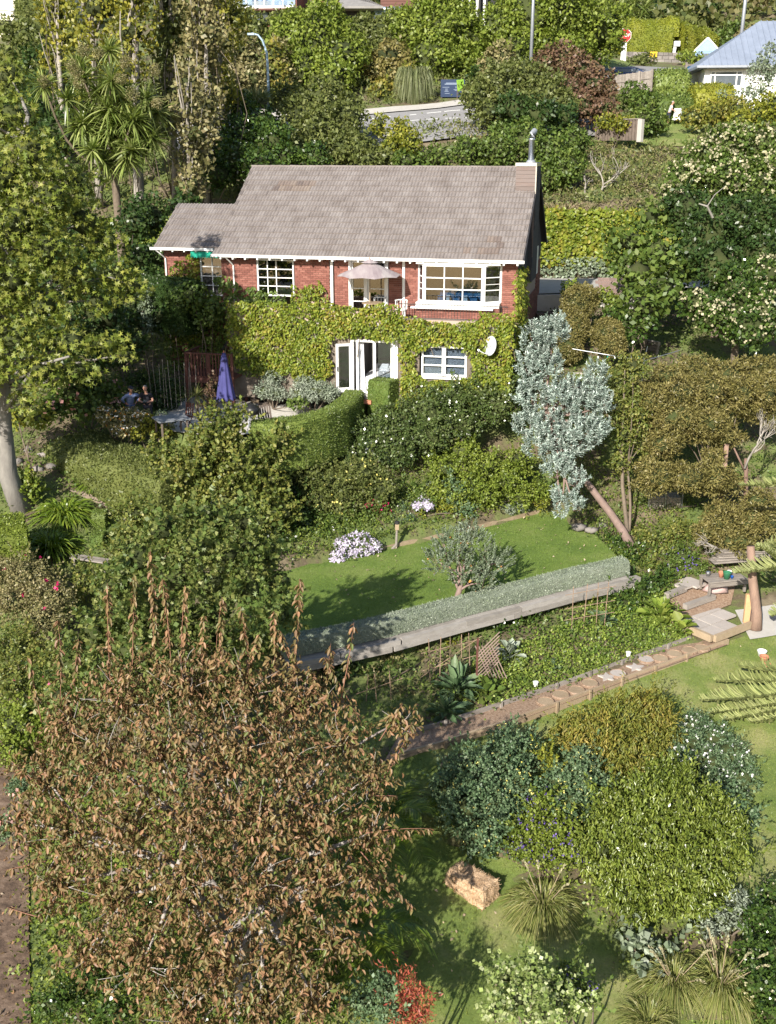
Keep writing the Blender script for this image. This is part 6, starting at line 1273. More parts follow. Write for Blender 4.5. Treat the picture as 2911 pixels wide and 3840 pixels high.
# bamboo canes trellis right of men
t = thing('cane_trellis', 'thin bare canes standing in the dark bed below the gravel steps', 'trellis', tuple(atY(330, 880, 44)))
for i in range(12): x = i * .17; MB().tube([(x, .2 * math.sin(i), 0), (x + random.uniform(-.1, .1), .2 * math.sin(i), random.uniform(1.6, 2.1))], .014, 4).obj('cane', WOOD_G, t)
far('shrub', 'dark leafy bed behind the bare canes', 'shrub', [(350, 860, 30, 44.6, 34), (330, 830, 24, 45, 22), (375, 850, 22, 44.8, 34), (300, 820, 26, 45.4, 14)], G_DARK, None, 0, size=.1, shape='quad')
far('shrub', 'deep green overhanging bush under the annex creeper', 'shrub', [(410, 640, 34, 47.2, 34), (440, 690, 22, 47, 20), (380, 650, 26, 47.8, 30), (455, 665, 22, 47, 30)], G_MID, None, 0, size=.15, shape='quad')
# ------------------------------------------------------------------ people
def skin(name, parent, joints, edges, mat, sub=2):
    names = list(joints); V = [joints[n][:3] for n in names]; E_ = [(names.index(a), names.index(b)) for a, b in edges]
    me = bpy.data.meshes.new(name); me.from_pydata(V, E_, []); me.update(); o = bpy.data.objects.new(name, me); link(o, parent); m = o.modifiers.new('skin', 'SKIN'); 
    for i, n in enumerate(names): r = joints[n][3]; me.skin_vertices[0].data[i].radius = (r, joints[n][4] if len(joints[n]) > 4 else r)
    me.skin_vertices[0].data[0].use_root = True; m.use_smooth_shade = True; s = o.modifiers.new('sub', 'SUBSURF'); s.levels = sub; s.render_levels = sub; me.materials.append(mat); return o
def person(label, loc, rz, hands, lean=.0, head_tilt=.3, shirt=None, sleeve='short', legs=None, legmat=None, bare_leg=False, hair=None, cap=None, headturn=0, group=None, H_=1.76, feet=((-.11, 0), (.12, .05)), twist=0, extra=None):
    """a standing figure facing -Y: hips at half height, tapered limbs, hands given as targets"""
    t = thing('person', label, 'person', loc, rz, group); k = H_ / 1.76
    hip = np.array([0, 0, .93]); chest = np.array([0, -.28 * lean - .0, 1.27 - .04 * lean]); neck = np.array([0, -.5 * lean, 1.50 - .1 * lean]); head = neck + np.array([0, -.05 - .06 * head_tilt, .14])
    J = {'hip': (*hip, .135, .1), 'waist': (*(hip * .6 + chest * .4), .125, .095), 'chest': (*chest, .15, .105), 'neck0': (*neck, .065, .06), 'neck1': (*(neck + [0, -.02, .07]), .055), 'h0': (*(head + [0, -.01, -.03]), .075, .08), 'h1': (*(head + [0, .0, .06]), .082, .098), 'h2': (*(head + [0, .01, .13]), .055, .06)}
    E_ = [('hip', 'waist'), ('waist', 'chest'), ('chest', 'neck0'), ('neck0', 'neck1'), ('neck1', 'h0'), ('h0', 'h1'), ('h1', 'h2')]; arms = {}
    for s, nm in ((-1, 'L'), (1, 'R')):
        sh = neck + np.array([s * .185, .0, -.075]); h = np.array(hands[nm]); d = h - sh; Lr = np.linalg.norm(d); u_, f_ = .3, .27
        if Lr > (u_ + f_) * .98: h = sh + d / Lr * (u_ + f_) * .98; d = h - sh; Lr = np.linalg.norm(d)
        a = (u_ ** 2 - f_ ** 2 + Lr ** 2) / (2 * Lr); hh = math.sqrt(max(0, u_ ** 2 - a ** 2)); pole = np.array([s * .8, .5, -.6]); dn = d / Lr; pole = pole - dn * (pole @ dn); pole /= np.linalg.norm(pole); el = sh + dn * a + pole * hh
        J['sh' + nm] = (*sh, .068); J['el' + nm] = (*el, .046); J['wr' + nm] = (*h, .03); E_ += [('chest', 'sh' + nm), ('sh' + nm, 'el' + nm), ('el' + nm, 'wr' + nm)]; arms[nm] = (sh, el, h)
        fx, fy = feet[0 if s < 0 else 1]; kn = np.array([fx * .9, -.05 + fy * .5, .5]); an = np.array([fx, fy + .03, .09])
        J['th' + nm] = (s * .095, 0, .86, .088); J['kn' + nm] = (*kn, .058); J['an' + nm] = (*an, .04); J['to' + nm] = (fx, fy - .16, .04, .04, .03); E_ += [('hip', 'th' + nm), ('th' + nm, 'kn' + nm), ('kn' + nm, 'an' + nm), ('an' + nm, 'to' + nm)]
        # palm, four fingers and thumb
        dirf = (h - el) / np.linalg.norm(h - el); side = np.cross(dirf, [0, 0, 1.]); side /= np.linalg.norm(side) + 1e-6; pal = h + dirf * .08; J['pa' + nm] = (*pal, .03, .022); E_.append(('wr' + nm, 'pa' + nm))
        for q in range(4):
            b0 = pal + side * (q - 1.5) * .02; l_ = (.07, .08, .076, .058)[q]; m1 = b0 + dirf * l_ * .55 + np.array([0, 0, -.01]); m2 = m1 + dirf * l_ * .35 + np.array([0, 0, -.03]); J[f'f{q}a{nm}'] = (*m1, .009); J[f'f{q}b{nm}'] = (*m2, .007); E_ += [('pa' + nm, f'f{q}a{nm}'), (f'f{q}a{nm}', f'f{q}b{nm}')]
        th = h + dirf * .03 - side * s * .035; J['t1' + nm] = (*th, .011); J['t2' + nm] = (*(th + dirf * .045), .009); E_ += [('wr' + nm, 't1' + nm), ('t1' + nm, 't2' + nm)]
    skin('body', t, J, E_, SKIN)
    g = .016; SJ = {n: (*J[n][:3], J[n][3] + g, (J[n][4] if len(J[n]) > 4 else J[n][3]) + g) for n in ('waist', 'chest')}; SJ['hem'] = (0, 0, .88, .155, .122); SE = [('waist', 'hem'), ('waist', 'chest')]; SJ['col'] = (*(neck + [0, 0, .0]), .075, .07); SE.append(('chest', 'col'))
    for nm in 'LR':
        sh, el, h = arms[nm]; SJ['sh' + nm] = (*sh, .082); e = (sh * .35 + el * .65) if sleeve == 'short' else el; SJ['e' + nm] = (*e, .066 if sleeve == 'short' else .06); SE += [('chest', 'sh' + nm), ('sh' + nm, 'e' + nm)]
        if sleeve == 'long': SJ['w' + nm] = (*(el * .1 + h * .9), .045); SE.append(('e' + nm, 'w' + nm))
    skin('shirt', t, SJ, SE, shirt)
    TJ = {'hip': (0, 0, .93, .15, .115)}; TE_ = []
    for nm in 'LR':
        a = J['th' + nm]; b_ = J['kn' + nm]; c = J['an' + nm]; TJ['t' + nm] = (*a[:3], .102); TJ['k' + nm] = (*b_[:3], .078); TE_ += [('hip', 't' + nm), ('t' + nm, 'k' + nm)]
        if not bare_leg: TJ['a' + nm] = (*c[:3], .06); TE_.append(('k' + nm, 'a' + nm))
    skin('shorts' if bare_leg else 'trousers', t, TJ, TE_, legmat)
    for nm in 'LR': skin('shoe', t, {'a': (*J['an' + nm][:3], .052), 'b': (*(np.array(J['to' + nm][:3]) + [0, .04, .0]), .052, .045), 'c': (*(np.array(J['to' + nm][:3]) + [0, -.05, 0]), .04, .035)}, [('a', 'b'), ('b', 'c')], BLACKC)
    hc = head + np.array([0, .018, .075]); 
    if hair: V, F = core_np(hc, (.092, .108, .088), .02); k_ = np.array([V[f].mean(0)[2] > hc[2] - .01 - .6 * (V[f].mean(0)[1] - hc[1]) for f in F]); mesh_obj('hair', V, F[k_], hair, t, smooth=True)
    if cap: V, F = core_np(hc + [0, 0, .01], (.1, .115, .09), 0); k_ = np.array([V[f].mean(0)[2] > hc[2] + .0 for f in F]); mesh_obj('cap', V, F[k_], cap, t, smooth=True); piece('brim', tuple(hc + [0, -.13, .01]), (.16, .1, .012), cap, t, rot=(.3, 0, 0))
    nz = head + np.array([0, -.105, .02]); MB().add([(nz[0] - .016, nz[1] + .02, nz[2] - .02), (nz[0] + .016, nz[1] + .02, nz[2] - .02), (nz[0], nz[1] - .015, nz[2] - .016), (nz[0], nz[1] + .015, nz[2] + .035)], [(0, 1, 2), (0, 2, 3), (1, 3, 2), (0, 3, 1)]).obj('nose', SKIN, t)
    for s in (-1, 1): 
        V, F = core_np((head[0] + s * .032, head[1] - .086, head[2] + .045), (.011, .008, .008), 0); mesh_obj('eye', V, F, BLACKP, t); V, F = core_np((head[0] + s * .088, head[1] + .01, head[2] + .03), (.014, .022, .032), 0); mesh_obj('ear', V, F, SKIN, t)
    piece('mouth', (head[0], head[1] - .088, head[2] - .03), (.045, .01, .008), solid('lip', [(.3, .1, .09), (.35, .13, .11)], .6), t); t.scale = (k, k, k); return t
def ground_of(u, v, Y): p = atY(u, v, Y); return p
p = atY(278, 832, 42.6); person('man in dark cap and blue long sleeved shirt, hand on hip', (p[0], 42.6, CAMZ - 10.75), D2R(28), {'L': (-.2, .02, 1.0), 'R': (.24, -.12, 1.02)}, lean=.55, shirt=DENIM, sleeve='long', legmat=JEANS, cap=CAPM)
p = atY(316, 832, 42.4); tm = person('grey haired man in black polo shirt holding a small controller in both hands', (p[0], 42.4, CAMZ - 10.72), D2R(-4), {'L': (-.1, -.36, 1.12), 'R': (.1, -.36, 1.12)}, lean=.22, shirt=BLACKC, legmat=DARKTR, hair=HAIRG, head_tilt=.6)
t = thing('controller', 'small dark remote controller held in both hands by the grey haired man', 'controller', (p[0], 42.4 - .47, CAMZ - 10.72 + 1.12)); piece('body', (0, 0, 0), (.16, .09, .035), BLACKP, t, rot=(.3, 0, 0)); piece('screen', (0, .03, .06), (.13, .01, .08), PANE_D, t, rot=(-.5, 0, 0))
for s in (-1, 1): piece('stick', (s * .05, -.01, .03), (.012, .012, .03), METALD, t)
p = atY(1441, 300, 84); zb = T(p[0], 84); person('person in grey vest and navy shorts holding white washing on the hill lawn', (p[0], 84, zb), D2R(75), {'L': (-.15, -.42, 1.1), 'R': (.12, -.42, 1.05)}, lean=.35, shirt=GREYC, legmat=CAPM, bare_leg=True, hair=HAIRG)
t = thing('white_sheet', 'white cloth held up by the person on the hill lawn', 'cloth', (p[0] + .62, 83.9, zb + .35)); V = []
for i in range(9):
    for j in range(5): V.append((-.28 + .07 * i + .05 * math.sin(j * 1.3), .09 * math.sin(i * 1.7 + j * .4), .9 - .2 * j - .02 * (i % 3)))
mesh_obj('cloth', V, [(i * 5 + j, i * 5 + 5 + j, i * 5 + 6 + j, i * 5 + 1 + j) for i in range(8) for j in range(4)], WHITEC, t, smooth=True)
far('shrub', 'reddish pruned heap at the feet of the person on the lawn', 'shrub', [(1456, 302, 8, 83, 4), (1464, 306, 7, 83, 4)], G_BROWN, None, 0, size=.14, shape='quad')
# ------------------------------------------------------------------ terraces in front of the house
bxh = [atZ(808, 862, -10.0)[:2], atZ(852, 868, -10.0)[:2]]
hedge('box_hedge', 'square clipped box hedge block standing in front of the open french door', bxh, .95, 1.65, G_BOX, .06, z=CAMZ - 10.75, cover=1.6, round_=.08, wob=.02)
hedge('box_hedge', 'curved clipped hedge bowing round the pale patio', [atZ(u, v, -9.75)[:2] for u, v in ((766, 851), (752, 868), (728, 886), (690, 900), (640, 912), (590, 918), (545, 920))], .85, 1.9, G_BOX, .07, z=CAMZ - 11.5, cover=1.6, round_=.1, wob=.03)
hedge('privet_hedge', 'broad sunlit hedge left of the yellowing tree, below the men', [atZ(u, v, -10.8)[:2] for u, v in ((158, 940), (230, 965), (310, 985), (400, 1010))], 2.6, (1.8, 1.7), G_OLIVE, .1, z=CAMZ - 12.6, cover=1.4, round_=.22, wob=.07)
hedge('box_hedge', 'small clipped hedge at the left edge beside the strap leaved clumps', [atZ(u, v, -11.6)[:2] for u, v in ((-30, 1130), (50, 1120))], 2.2, 1.7, G_BRIGHT, .09, z=CAMZ - 13.3, cover=1.4, round_=.25, wob=.06)
for (u, v, lab) in ((216, 1107, 'upper one of two small clipped green cubes'), (212, 1155, 'lower one of two small clipped green cubes')):
    a = atZ(u - 14, v, -12.4 - (v > 1130) * .4)[:2]; c = atZ(u + 14, v, -12.4 - (v > 1130) * .4)[:2]; hedge('clipped_cube', lab, [a, c], .6, .75, G_BOX, .06, z=CAMZ - 13.1 - (v > 1130) * .4, cover=1.5, round_=.1)
# small lawn bit below the wall creeper and grey cover
sheet('upper_lawn', [atZ(u, v, -10.6)[:2] for u, v in ((850, 885), (960, 880), (940, 845), (870, 842))], LAWN_M, .05, .5)
p = atZ(806, 922, -10.6); t = thing('garden_bench', 'pale grey cloth covered garden seat behind the camellia hedge', 'garden seat', (p[0], p[1] + .3, CAMZ - 11.6), .3); mb = MB(); mb.box((0, 0, .5), (1.15, 1.2, .12), rx=.12).box((0, -.1, .2), (1.0, 1.1, .6)); o = mb.obj('cover', GREYP, t); o.modifiers.new('b', 'BEVEL').width = .05
SG = dict(size=.11, width=.6, cover=1.2, ragged=.42, sub=.26, shape='leaf', core=.68, limbs=True, sh=1)
def shrub(name, label, cat, lumps, mat, group=None, trunk=.0, **k):
    kk = dict(SG); kk.update(k); return plant(name, label, cat, L(*lumps), mat, trunk=trunk, group=group, **kk)
shrub('camellia_hedge', 'long loose dark camellia hedge running up to the silver tree', 'hedge', [(690, 1005, 44, 41.5, 36), (740, 975, 50, 41.8, 42), (800, 945, 54, 42.1, 42), (865, 920, 54, 42.5, 46), (925, 895, 52, 42.9, 48), (985, 870, 48, 43.3, 46), (1040, 855, 46, 43.6, 50), (1085, 830, 40, 43.8, 50), (760, 1020, 40, 41, 30), (830, 960, 50, 41.8, 40), (1075, 880, 44, 43, 40), (1000, 915, 44, 42.6, 34), (930, 945, 44, 42, 34), (860, 975, 44, 41.5, 32), (1090, 780, 26, 44, 26)], leafm('leaf_camellia', [(.05, .085, .028), (.085, .125, .04), (.16, .19, .085)], rough=.25, spec=.7), None, .08, size=.11)
shrub('apple_tree', 'spreading fruit tree dotted with yellow apples left of the red roses', 'tree', [(720, 1050, 52, 39.5, 42), (780, 1030, 48, 39.8, 40), (665, 1030, 44, 39.6, 42), (820, 1060, 40, 39.5, 34), (740, 1090, 46, 39, 32), (690, 1080, 34, 39, 28), (640, 985, 30, 40.5, 26)], G_OLIVE, None, .1, flowers=[(F_YEL, .07, 9, 'fruit')])
shrub('quince_tree', 'bushy tree with leaves turning yellow, in the centre left', 'tree', [(470, 940, 52, 38, 50), (430, 1000, 56, 37.4, 50), (520, 1010, 58, 37.6, 52), (580, 1040, 46, 37.8, 50), (380, 1040, 48, 37, 44), (470, 1090, 58, 36.6, 46), (560, 1110, 48, 36.8, 46), (410, 1130, 44, 36.2, 38), (350, 990, 34, 37.6, 34), (600, 960, 36, 38.6, 34), (510, 905, 22, 38.4, 26), (520, 1170, 40, 36.4, 36), (610, 1100, 30, 37.2, 40)], G_AUT, None, .12, size=.13, width=.8)
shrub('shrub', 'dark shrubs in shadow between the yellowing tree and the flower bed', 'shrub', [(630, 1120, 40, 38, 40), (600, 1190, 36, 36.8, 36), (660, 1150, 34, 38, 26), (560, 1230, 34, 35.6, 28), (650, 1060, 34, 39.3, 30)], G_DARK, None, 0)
# flower border behind the lawn
def dots(name, label, cat, u, v, ru, rv, Y, mat_leaf, mat_fl, nf, fs, size=.09, hang=0): return shrub(name, label, cat, [(u, v, ru, Y, rv), (u + ru * .5, v + rv * .3, ru * .6, Y - .2, rv * .6), (u - ru * .5, v + rv * .3, ru * .6, Y - .2, rv * .6)], mat_leaf, None, 0, size=size, flowers=[(mat_fl, fs, nf, 'flowers')], core=.55)
shrub('aster_bush', 'bush of lilac asters spilling over the back edge of the lawn', 'flowering plant', [(745, 1178, 22, 36.8, 18), (775, 1168, 26, 37, 18), (803, 1180, 20, 37, 15), (730, 1208, 18, 36.3, 16), (765, 1196, 18, 36.7, 12), (785, 1190, 16, 36.9, 12)], G_MID, None, 0, size=.07, ragged=.1, flowers=[(F_LILAC, .075, 170, 'flowers')])
dots('phlox', 'small clump of pale pink flowers beside the grey leaved plants', 'flowering plant', 913, 1090, 20, 13, 39.6, G_MID, F_LILAC, 110, .07)
dots('rose_bush', 'rose bush with coral red blooms above the nest box post', 'rose bush', 815, 1090, 24, 22, 39.4, G_MID, F_MAG, 9, .11); dots('rose_bush', 'rose bush with two white blooms left of the nest box post', 'rose bush', 705, 1145, 26, 16, 38.2, G_MID, F_WHITE, 6, .1); dots('rose_bush', 'dark pink rose by the shaded tree stem', 'rose bush', 640, 1140, 16, 14, 38.6, G_MID, F_PINK, 4, .08)
shrub('shrub', 'feathery green cosmos like plant behind the nest box post', 'flowering plant', [(870, 1105, 16, 39.6, 20), (885, 1125, 14, 39, 16), (865, 1135, 10, 38.8, 12)], G_BLUE, None, 0, size=.06, width=.3, flowers=[(F_WHITE, .05, 4, 'flowers')])
shrub('border_plants', 'loose green border plants between the lilac asters and the nest box', 'border plants', [(690, 1130, 30, 38.4, 20), (740, 1120, 34, 38.6, 20), (790, 1125, 30, 38.8, 20), (640, 1165, 34, 37.6, 26), (700, 1165, 30, 37.6, 20), (600, 1200, 30, 36.6, 22), (850, 1095, 26, 39.8, 20), (900, 1060, 22, 40.6, 16), (700, 1180, 26, 37.6, 16), (660, 1190, 26, 37.3, 18), (830, 1150, 16, 38.6, 16), (780, 1150, 24, 38.4, 16), (740, 1140, 20, 38.6, 14), (620, 1215, 24, 36.6, 16), (850, 1060, 20, 40.2, 16)], G_MID, None, 0, size=.09)
shrub('border_plants', 'lush green weeds under the silver tree, above the lawn', 'border plants', [(960, 1010, 40, 41.4, 26), (1010, 1050, 34, 40.8, 30), (980, 1080, 36, 40.4, 28), (1060, 1010, 44, 41.6, 36), (1100, 1040, 38, 41.4, 34), (1130, 1070, 32, 41.2, 26), (1050, 1070, 34, 40.6, 26), (1000, 975, 40, 42.2, 26), (1120, 1000, 34, 42, 30), (940, 1060, 20, 40.6, 18), (1165, 1060, 20, 41.2, 20)], G_BRIGHT, None, 0, size=.1)
shrub('shrub', 'blue green sprawling shrub left of the bright weeds', 'shrub', [(985, 1065, 30, 40.6, 34), (1000, 1105, 26, 40, 22)], G_BLUE, None, 0, size=.09)
shrub('border_plants', 'low yellowish border plants along the upper lawn edge', 'border plants', [(950, 1120, 18, 39.8, 10), (1000, 1125, 20, 39.8, 10), (905, 1120, 16, 39.4, 12), (1170, 1085, 18, 41.2, 12), (960, 1095, 20, 40, 12)], G_YELL, None, 0, size=.08)
for u, v, Y, lab in ((925, 1128, 39.3, 'silvery spiky rosette plant right of the nest box post'), (925, 1040, 41.4, 'large silvery rosette plant beside the timber edging on the upper bed'), (1036, 1115, 40.4, 'small silvery rosette plant at the lawn edge left of the lavender'), (868, 1080, 40, 'upright silvery leaved plant above the white cosmos')):
    spiky('silver_rosette', lab, u, v + 8, Y, 190, .34, .05, G_GREY, sag=.75, up=.7)
shrub('lavender_bush', 'grey lavender like mound at the back right edge of the lawn', 'shrub', [(1095, 1102, 22, 41, 13), (1120, 1095, 16, 41.2, 12), (1070, 1112, 14, 40.8, 9)], G_GREY, None, 0, size=.07, width=.4)
# nest box on post
p = atZ(856, 1186, -14.2); t = thing('bird_nest_post', 'leaning wooden post carrying a small yellow bird box at the lawn edge', 'post', tuple(p)); MB().tube([(0, 0, 0), (.03, 0, .85)], .045, 8).obj('post', WOOD_G, t); MB().tube([(-.16, -.05, 0), (0, 0, .16)], .06, 7).obj('foot', WOOD_G, t)
MB().box((0, 0, 0), (.14, .14, .22)).obj('nest_box', WOOD_T, t, loc=(.03, -.03, .9)); MB().lathe([(.1, 0), (.09, .08), (.02, .12)], (0, 0, 0), 10).obj('nest_roof', IRON, t, loc=(.03, -.03, 1.02))
# timber edging along the back of the lawn and upper bed
def edging(label, pts, z, h=.14, th=.1, mat=WOOD_T, seglen=1.3, name='timber_edging', pegs=False):
    pts = [np.array(atZ(u, v, z)) for u, v in pts]; t = thing(name, label, 'edging', tuple(pts[0])); o = pts[0]
    for a, b in zip(pts[:-1], pts[1:]):
        d = b - a; Lh = math.hypot(d[0], d[1]); n = max(1, round(Lh / seglen)); rz = math.atan2(d[1], d[0])
        for i in range(n):
            c = a + d * (i + .5) / n - o; piece('board', (c[0], c[1], c[2] + h / 2 - .03), (Lh / n - .015, th, h), mat, t, rot=(0, 0, rz + random.uniform(-.012, .012)))
            if pegs: q = a + d * i / n - o; piece('peg', (q[0] + .07 * math.sin(rz), q[1] - .07 * math.cos(rz), q[2] + h / 2 - .02), (.08, .05, h + .06), mat, t, rot=(0, 0, rz))
    return t
edging('low timber edge along the back of the upper lawn', [(600, 1228), (700, 1205), (770, 1200), (850, 1181), (960, 1158), (1060, 1134), (1200, 1098)], -14.15, .14, .12)
edging('two short round logs edging the upper flower bed', [(872, 1062), (905, 1056), (930, 1048)], -13.2, .2, .14); edging('short log edge below the red roses', [(640, 1120), (690, 1112)], -13.5, .22, .14)
# grey lavender hedge and sleeper wall in front of the lawn
LE = [atZ(u, v, -14.2)[:2] for u, v in ((610, 1412), (700, 1394), (830, 1366), (970, 1328), (1090, 1298), (1210, 1266), (1348, 1234))]
hedge('santolina_hedge', 'long low clipped grey green hedge along the front of the lawn', LE, .55, .55, G_GREY, .05, z=CAMZ - 14.25, cover=1.35, round_=.2, wob=.04, jitter=.9, wid=.55)
STEPW = solid('grey_sleeper', [(.2, .18, .16), (.29, .265, .24), (.37, .345, .32)], .9, 3, .5, 30, stretch=(1, 1, 3))
t = thing('sleeper_wall', 'weathered grey sleeper wall below the long grey hedge', 'wall', (LE[0][0], LE[0][1] - .6, CAMZ - 15.0)); o = np.array(t.location)
for i in range(len(LE) - 1):
    a, b = np.array(LE[i]), np.array(LE[i + 1]); d = b - a; Lh = np.linalg.norm(d); rz = math.atan2(d[1], d[0]); nrm = np.array([math.sin(rz), -math.cos(rz)])
    for r in range(2, 4):
        q = (a + b) / 2 + nrm * (.45 + .05 * (3 - r)) + d / Lh * (.3 * (r % 2)); piece('sleeper', (q[0] - o[0], q[1] - o[1], .12 + r * .17), (Lh + .0 - .02, .26 if r == 3 else .2, .165), STEPW, t, rot=(0, 0, rz))
    q = (a + b) / 2 + nrm * .28; piece('capping', (q[0] - o[0], q[1] - o[1], .70), (Lh + .01, .26, .06), STEPW, t, rot=(0, 0, rz))
# ------------------------------------------------------------------ lawn tree
def shoot_tree(name, label, lumps, n, L_, leaf, wid, k, mat, base, trunk, tmat, path=None, extra=None, core_m=None, **kw):
    ls = L(*lumps); b = np.array(base); t = thing(name, label, 'tree', tuple(b)); L2 = [(np.asarray(c) - b, r) for c, r in ls]; V, F = shoots(L2, n, L_, leaf, wid, k, **kw); mesh_obj('crown', V, F, mat, t)
    mb = MB(); pth = [np.array(p) - b for p in path] if path else [np.zeros(3), np.mean([c for c, r in L2], 0) * [1, 1, .4]]
    mb.tube([tuple(p) for p in pth], np.linspace(trunk * 1.2, trunk * .7, len(pth)), 9); top = pth[-1]
    for c, r in L2:
        mb.tube(limb_path(top if len(pth) < 3 or random.random() < .6 else pth[-2], c, .18, 6), np.linspace(trunk * .5, trunk * .12, 6), 6)
        for _ in range(5): mb.tube(limb_path(c - np.array([0, 0, r[2] * .6]), c + unit(RNG.normal(size=3) + [0, 0, .3]) * np.array(r) * .9, .2, 4), (trunk * .15, trunk * .1, trunk * .07, trunk * .03), 4)
    mb.obj('trunk', tmat, t, smooth=True)
    if extra:
        for nm, m_, fs, cnt in extra:
            pts = np.concatenate([np.asarray(c) + unit(RNG.normal(size=(cnt, 3)) + [0, -.6, 0]) * np.asarray(r) * .95 for c, r in L2]); 
            for q in pts[:22]: V, F = core_np(q, (fs, fs, fs), 0); mesh_obj(nm, V, F, m_, t, smooth=True)
    return t
b = atZ(984, 1304, -14.2)
shoot_tree('apple_tree', 'small leafy apple tree standing on the front of the upper lawn', [(980, 1190, 34, 33.2, 34), (1020, 1180, 34, 33.4, 38), (950, 1215, 28, 32.6, 28), (1060, 1220, 30, 33.2, 32), (1000, 1235, 36, 32.6, 30), (1040, 1260, 28, 32.6, 22), (1010, 1150, 20, 33.8, 22), (1085, 1215, 16, 33.4, 22), (960, 1175, 20, 33.2, 24)], 330, .34, .085, .5, 15, G_SAGE, b, .1, BARK_P, path=[b, b + [.12, .1, .4], b + [.25, .3, .9]], up=.8, extra=[('apple', solid('orange_apple', [(.6, .25, .05), (.65, .35, .1)], .4, 6), .045, 3)])
# silver tree leaning over the lawn corner
b = atZ(1366, 1172, -14.1); q1 = atY(1320, 1110, 38.6); q2 = atY(1270, 1045, 38.8); q3 = atY(1215, 980, 39); q4 = atY(1180, 900, 39)
slv = [(1165, 735, 32, 39.6, 32), (1195, 725, 28, 39.6, 34), (1145, 790, 30, 39.4, 36), (1185, 800, 30, 39.2, 34), (1290, 815, 20, 39.4, 24), (1280, 850, 26, 39.2, 26), (1235, 850, 26, 39.2, 28), (1150, 860, 34, 39, 32), (1205, 870, 36, 38.8, 34), (1260, 890, 38, 38.8, 34), (1300, 880, 22, 39, 30), (1145, 920, 32, 38.8, 28), (1195, 930, 40, 38.5, 30), (1250, 945, 42, 38.4, 32), (1290, 940, 24, 38.6, 28), (1165, 970, 34, 38.4, 22), (1225, 990, 36, 38.2, 26), (1200, 1020, 26, 38, 22), (1245, 1040, 20, 38, 18), (1215, 1075, 20, 37.9, 16), (1240, 1095, 20, 37.8, 16), (1210, 1110, 14, 37.8, 12)]
shoot_tree('silver_tree', 'tall silver leaved tree leaning out on a bare pinkish trunk by the upper lawn', slv, 900, .34, .14, .3, 20, G_SILV, b, .15, BARK_P, path=[b - [0, 0, .2], (b + q1) / 2 + [0.05, 0, -.1], q1, q2, q3, q4], up=1.1, spread=.85)
# tree with climbers beside it
FT = dict(size=.13, width=.5, cover=1.0, ragged=.35, sub=.28, shape='leaf', core=.5, droop=.4)
b = atZ(1358, 1150, -13.9)
far('climber_tree', 'thin tree wrapped in loose climbers between silver tree and bronze tree', 'tree', [(1340, 830, 32, 40.5, 34), (1365, 790, 40, 41, 30), (1330, 880, 30, 40, 36), (1370, 870, 32, 40.3, 36), (1350, 940, 30, 39.8, 34), (1395, 960, 26, 40, 28), (1340, 1000, 20, 39.5, 24), (1385, 900, 26, 40, 26), (1300, 790, 20, 41.5, 18)], G_AUT, None, .05, base=(b[0], b[1]))
t = thing('bare_tree', 'slim bare brown trunk right of the silver tree', 'tree', tuple(b)); MB().tube([(0, 0, -.2), tuple(np.array(atY(1345, 1050, 39.3)) - b), tuple(np.array(atY(1345, 960, 39.8)) - b), tuple(np.array(atY(1350, 800, 40.3)) - b)], [.09, .075, .06, .02], 8).tube([tuple(np.array(atY(1345, 955, 39.8)) - b), tuple(np.array(atY(1365, 930, 39.6)) - b)], [.05, .03], 6).obj('trunk', BARK, t, smooth=True)
# bronze kanuka tree in flat layers
kk = dict(size=.13, width=.3, cover=1.15, ragged=.4, sub=.26, shape='quad', core=.7, out=.7, up=.35, jitter=.8)
kan = [(1415, 870, 44, 40.2, 34), (1475, 850, 50, 40.6, 36), (1535, 840, 52, 41, 36), (1600, 850, 50, 41.4, 36), (1470, 905, 50, 39.8, 34), (1530, 915, 50, 40, 34), (1430, 960, 40, 39.4, 28), (1430, 1030, 40, 38.2, 30), (1490, 1035, 44, 38.2, 32), (1545, 1030, 40, 38.4, 30), (1650, 850, 44, 41.4, 36), (1400, 850, 42, 41, 26), (1450, 815, 50, 42, 28), (1510, 800, 52, 43, 28), (1570, 810, 52, 43, 30), (1640, 800, 52, 43, 30), (1670, 830, 46, 42, 34), (1430, 890, 48, 40.5, 28), (1490, 870, 54, 41, 32), (1550, 880, 54, 41.5, 32), (1500, 930, 52, 40.4, 26), (1560, 945, 44, 40.6, 26), (1440, 935, 44, 40, 24), (1410, 1045, 42, 38.6, 24), (1460, 1030, 46, 38.8, 26), (1515, 1040, 46, 38.8, 26), (1570, 1045, 34, 39, 24), (1400, 1010, 26, 39, 18), (1620, 880, 32, 42, 30), (1670, 900, 30, 42, 30), (1385, 905, 24, 40.6, 20), (1430, 975, 30, 39.8, 14), (1540, 985, 26, 39.8, 14)]
far('kanuka_tree', 'spreading bronze green tree with flat layered crown at the right edge', 'tree', kan, G_KAN, None, 0, base=(atY(1570, 1000, 40)[0], 41.0), **kk)
far('kanuka_tree', 'lower bronze green tree over the potting bench', 'tree', [(1560, 1130, 44, 37.5, 30), (1620, 1120, 46, 37.5, 30), (1670, 1130, 40, 37, 34), (1590, 1170, 44, 36.8, 26), (1530, 1150, 34, 37.5, 22), (1640, 1080, 36, 38.5, 24), (1560, 1100, 34, 38.2, 18)], G_KAN, None, 0, **kk)
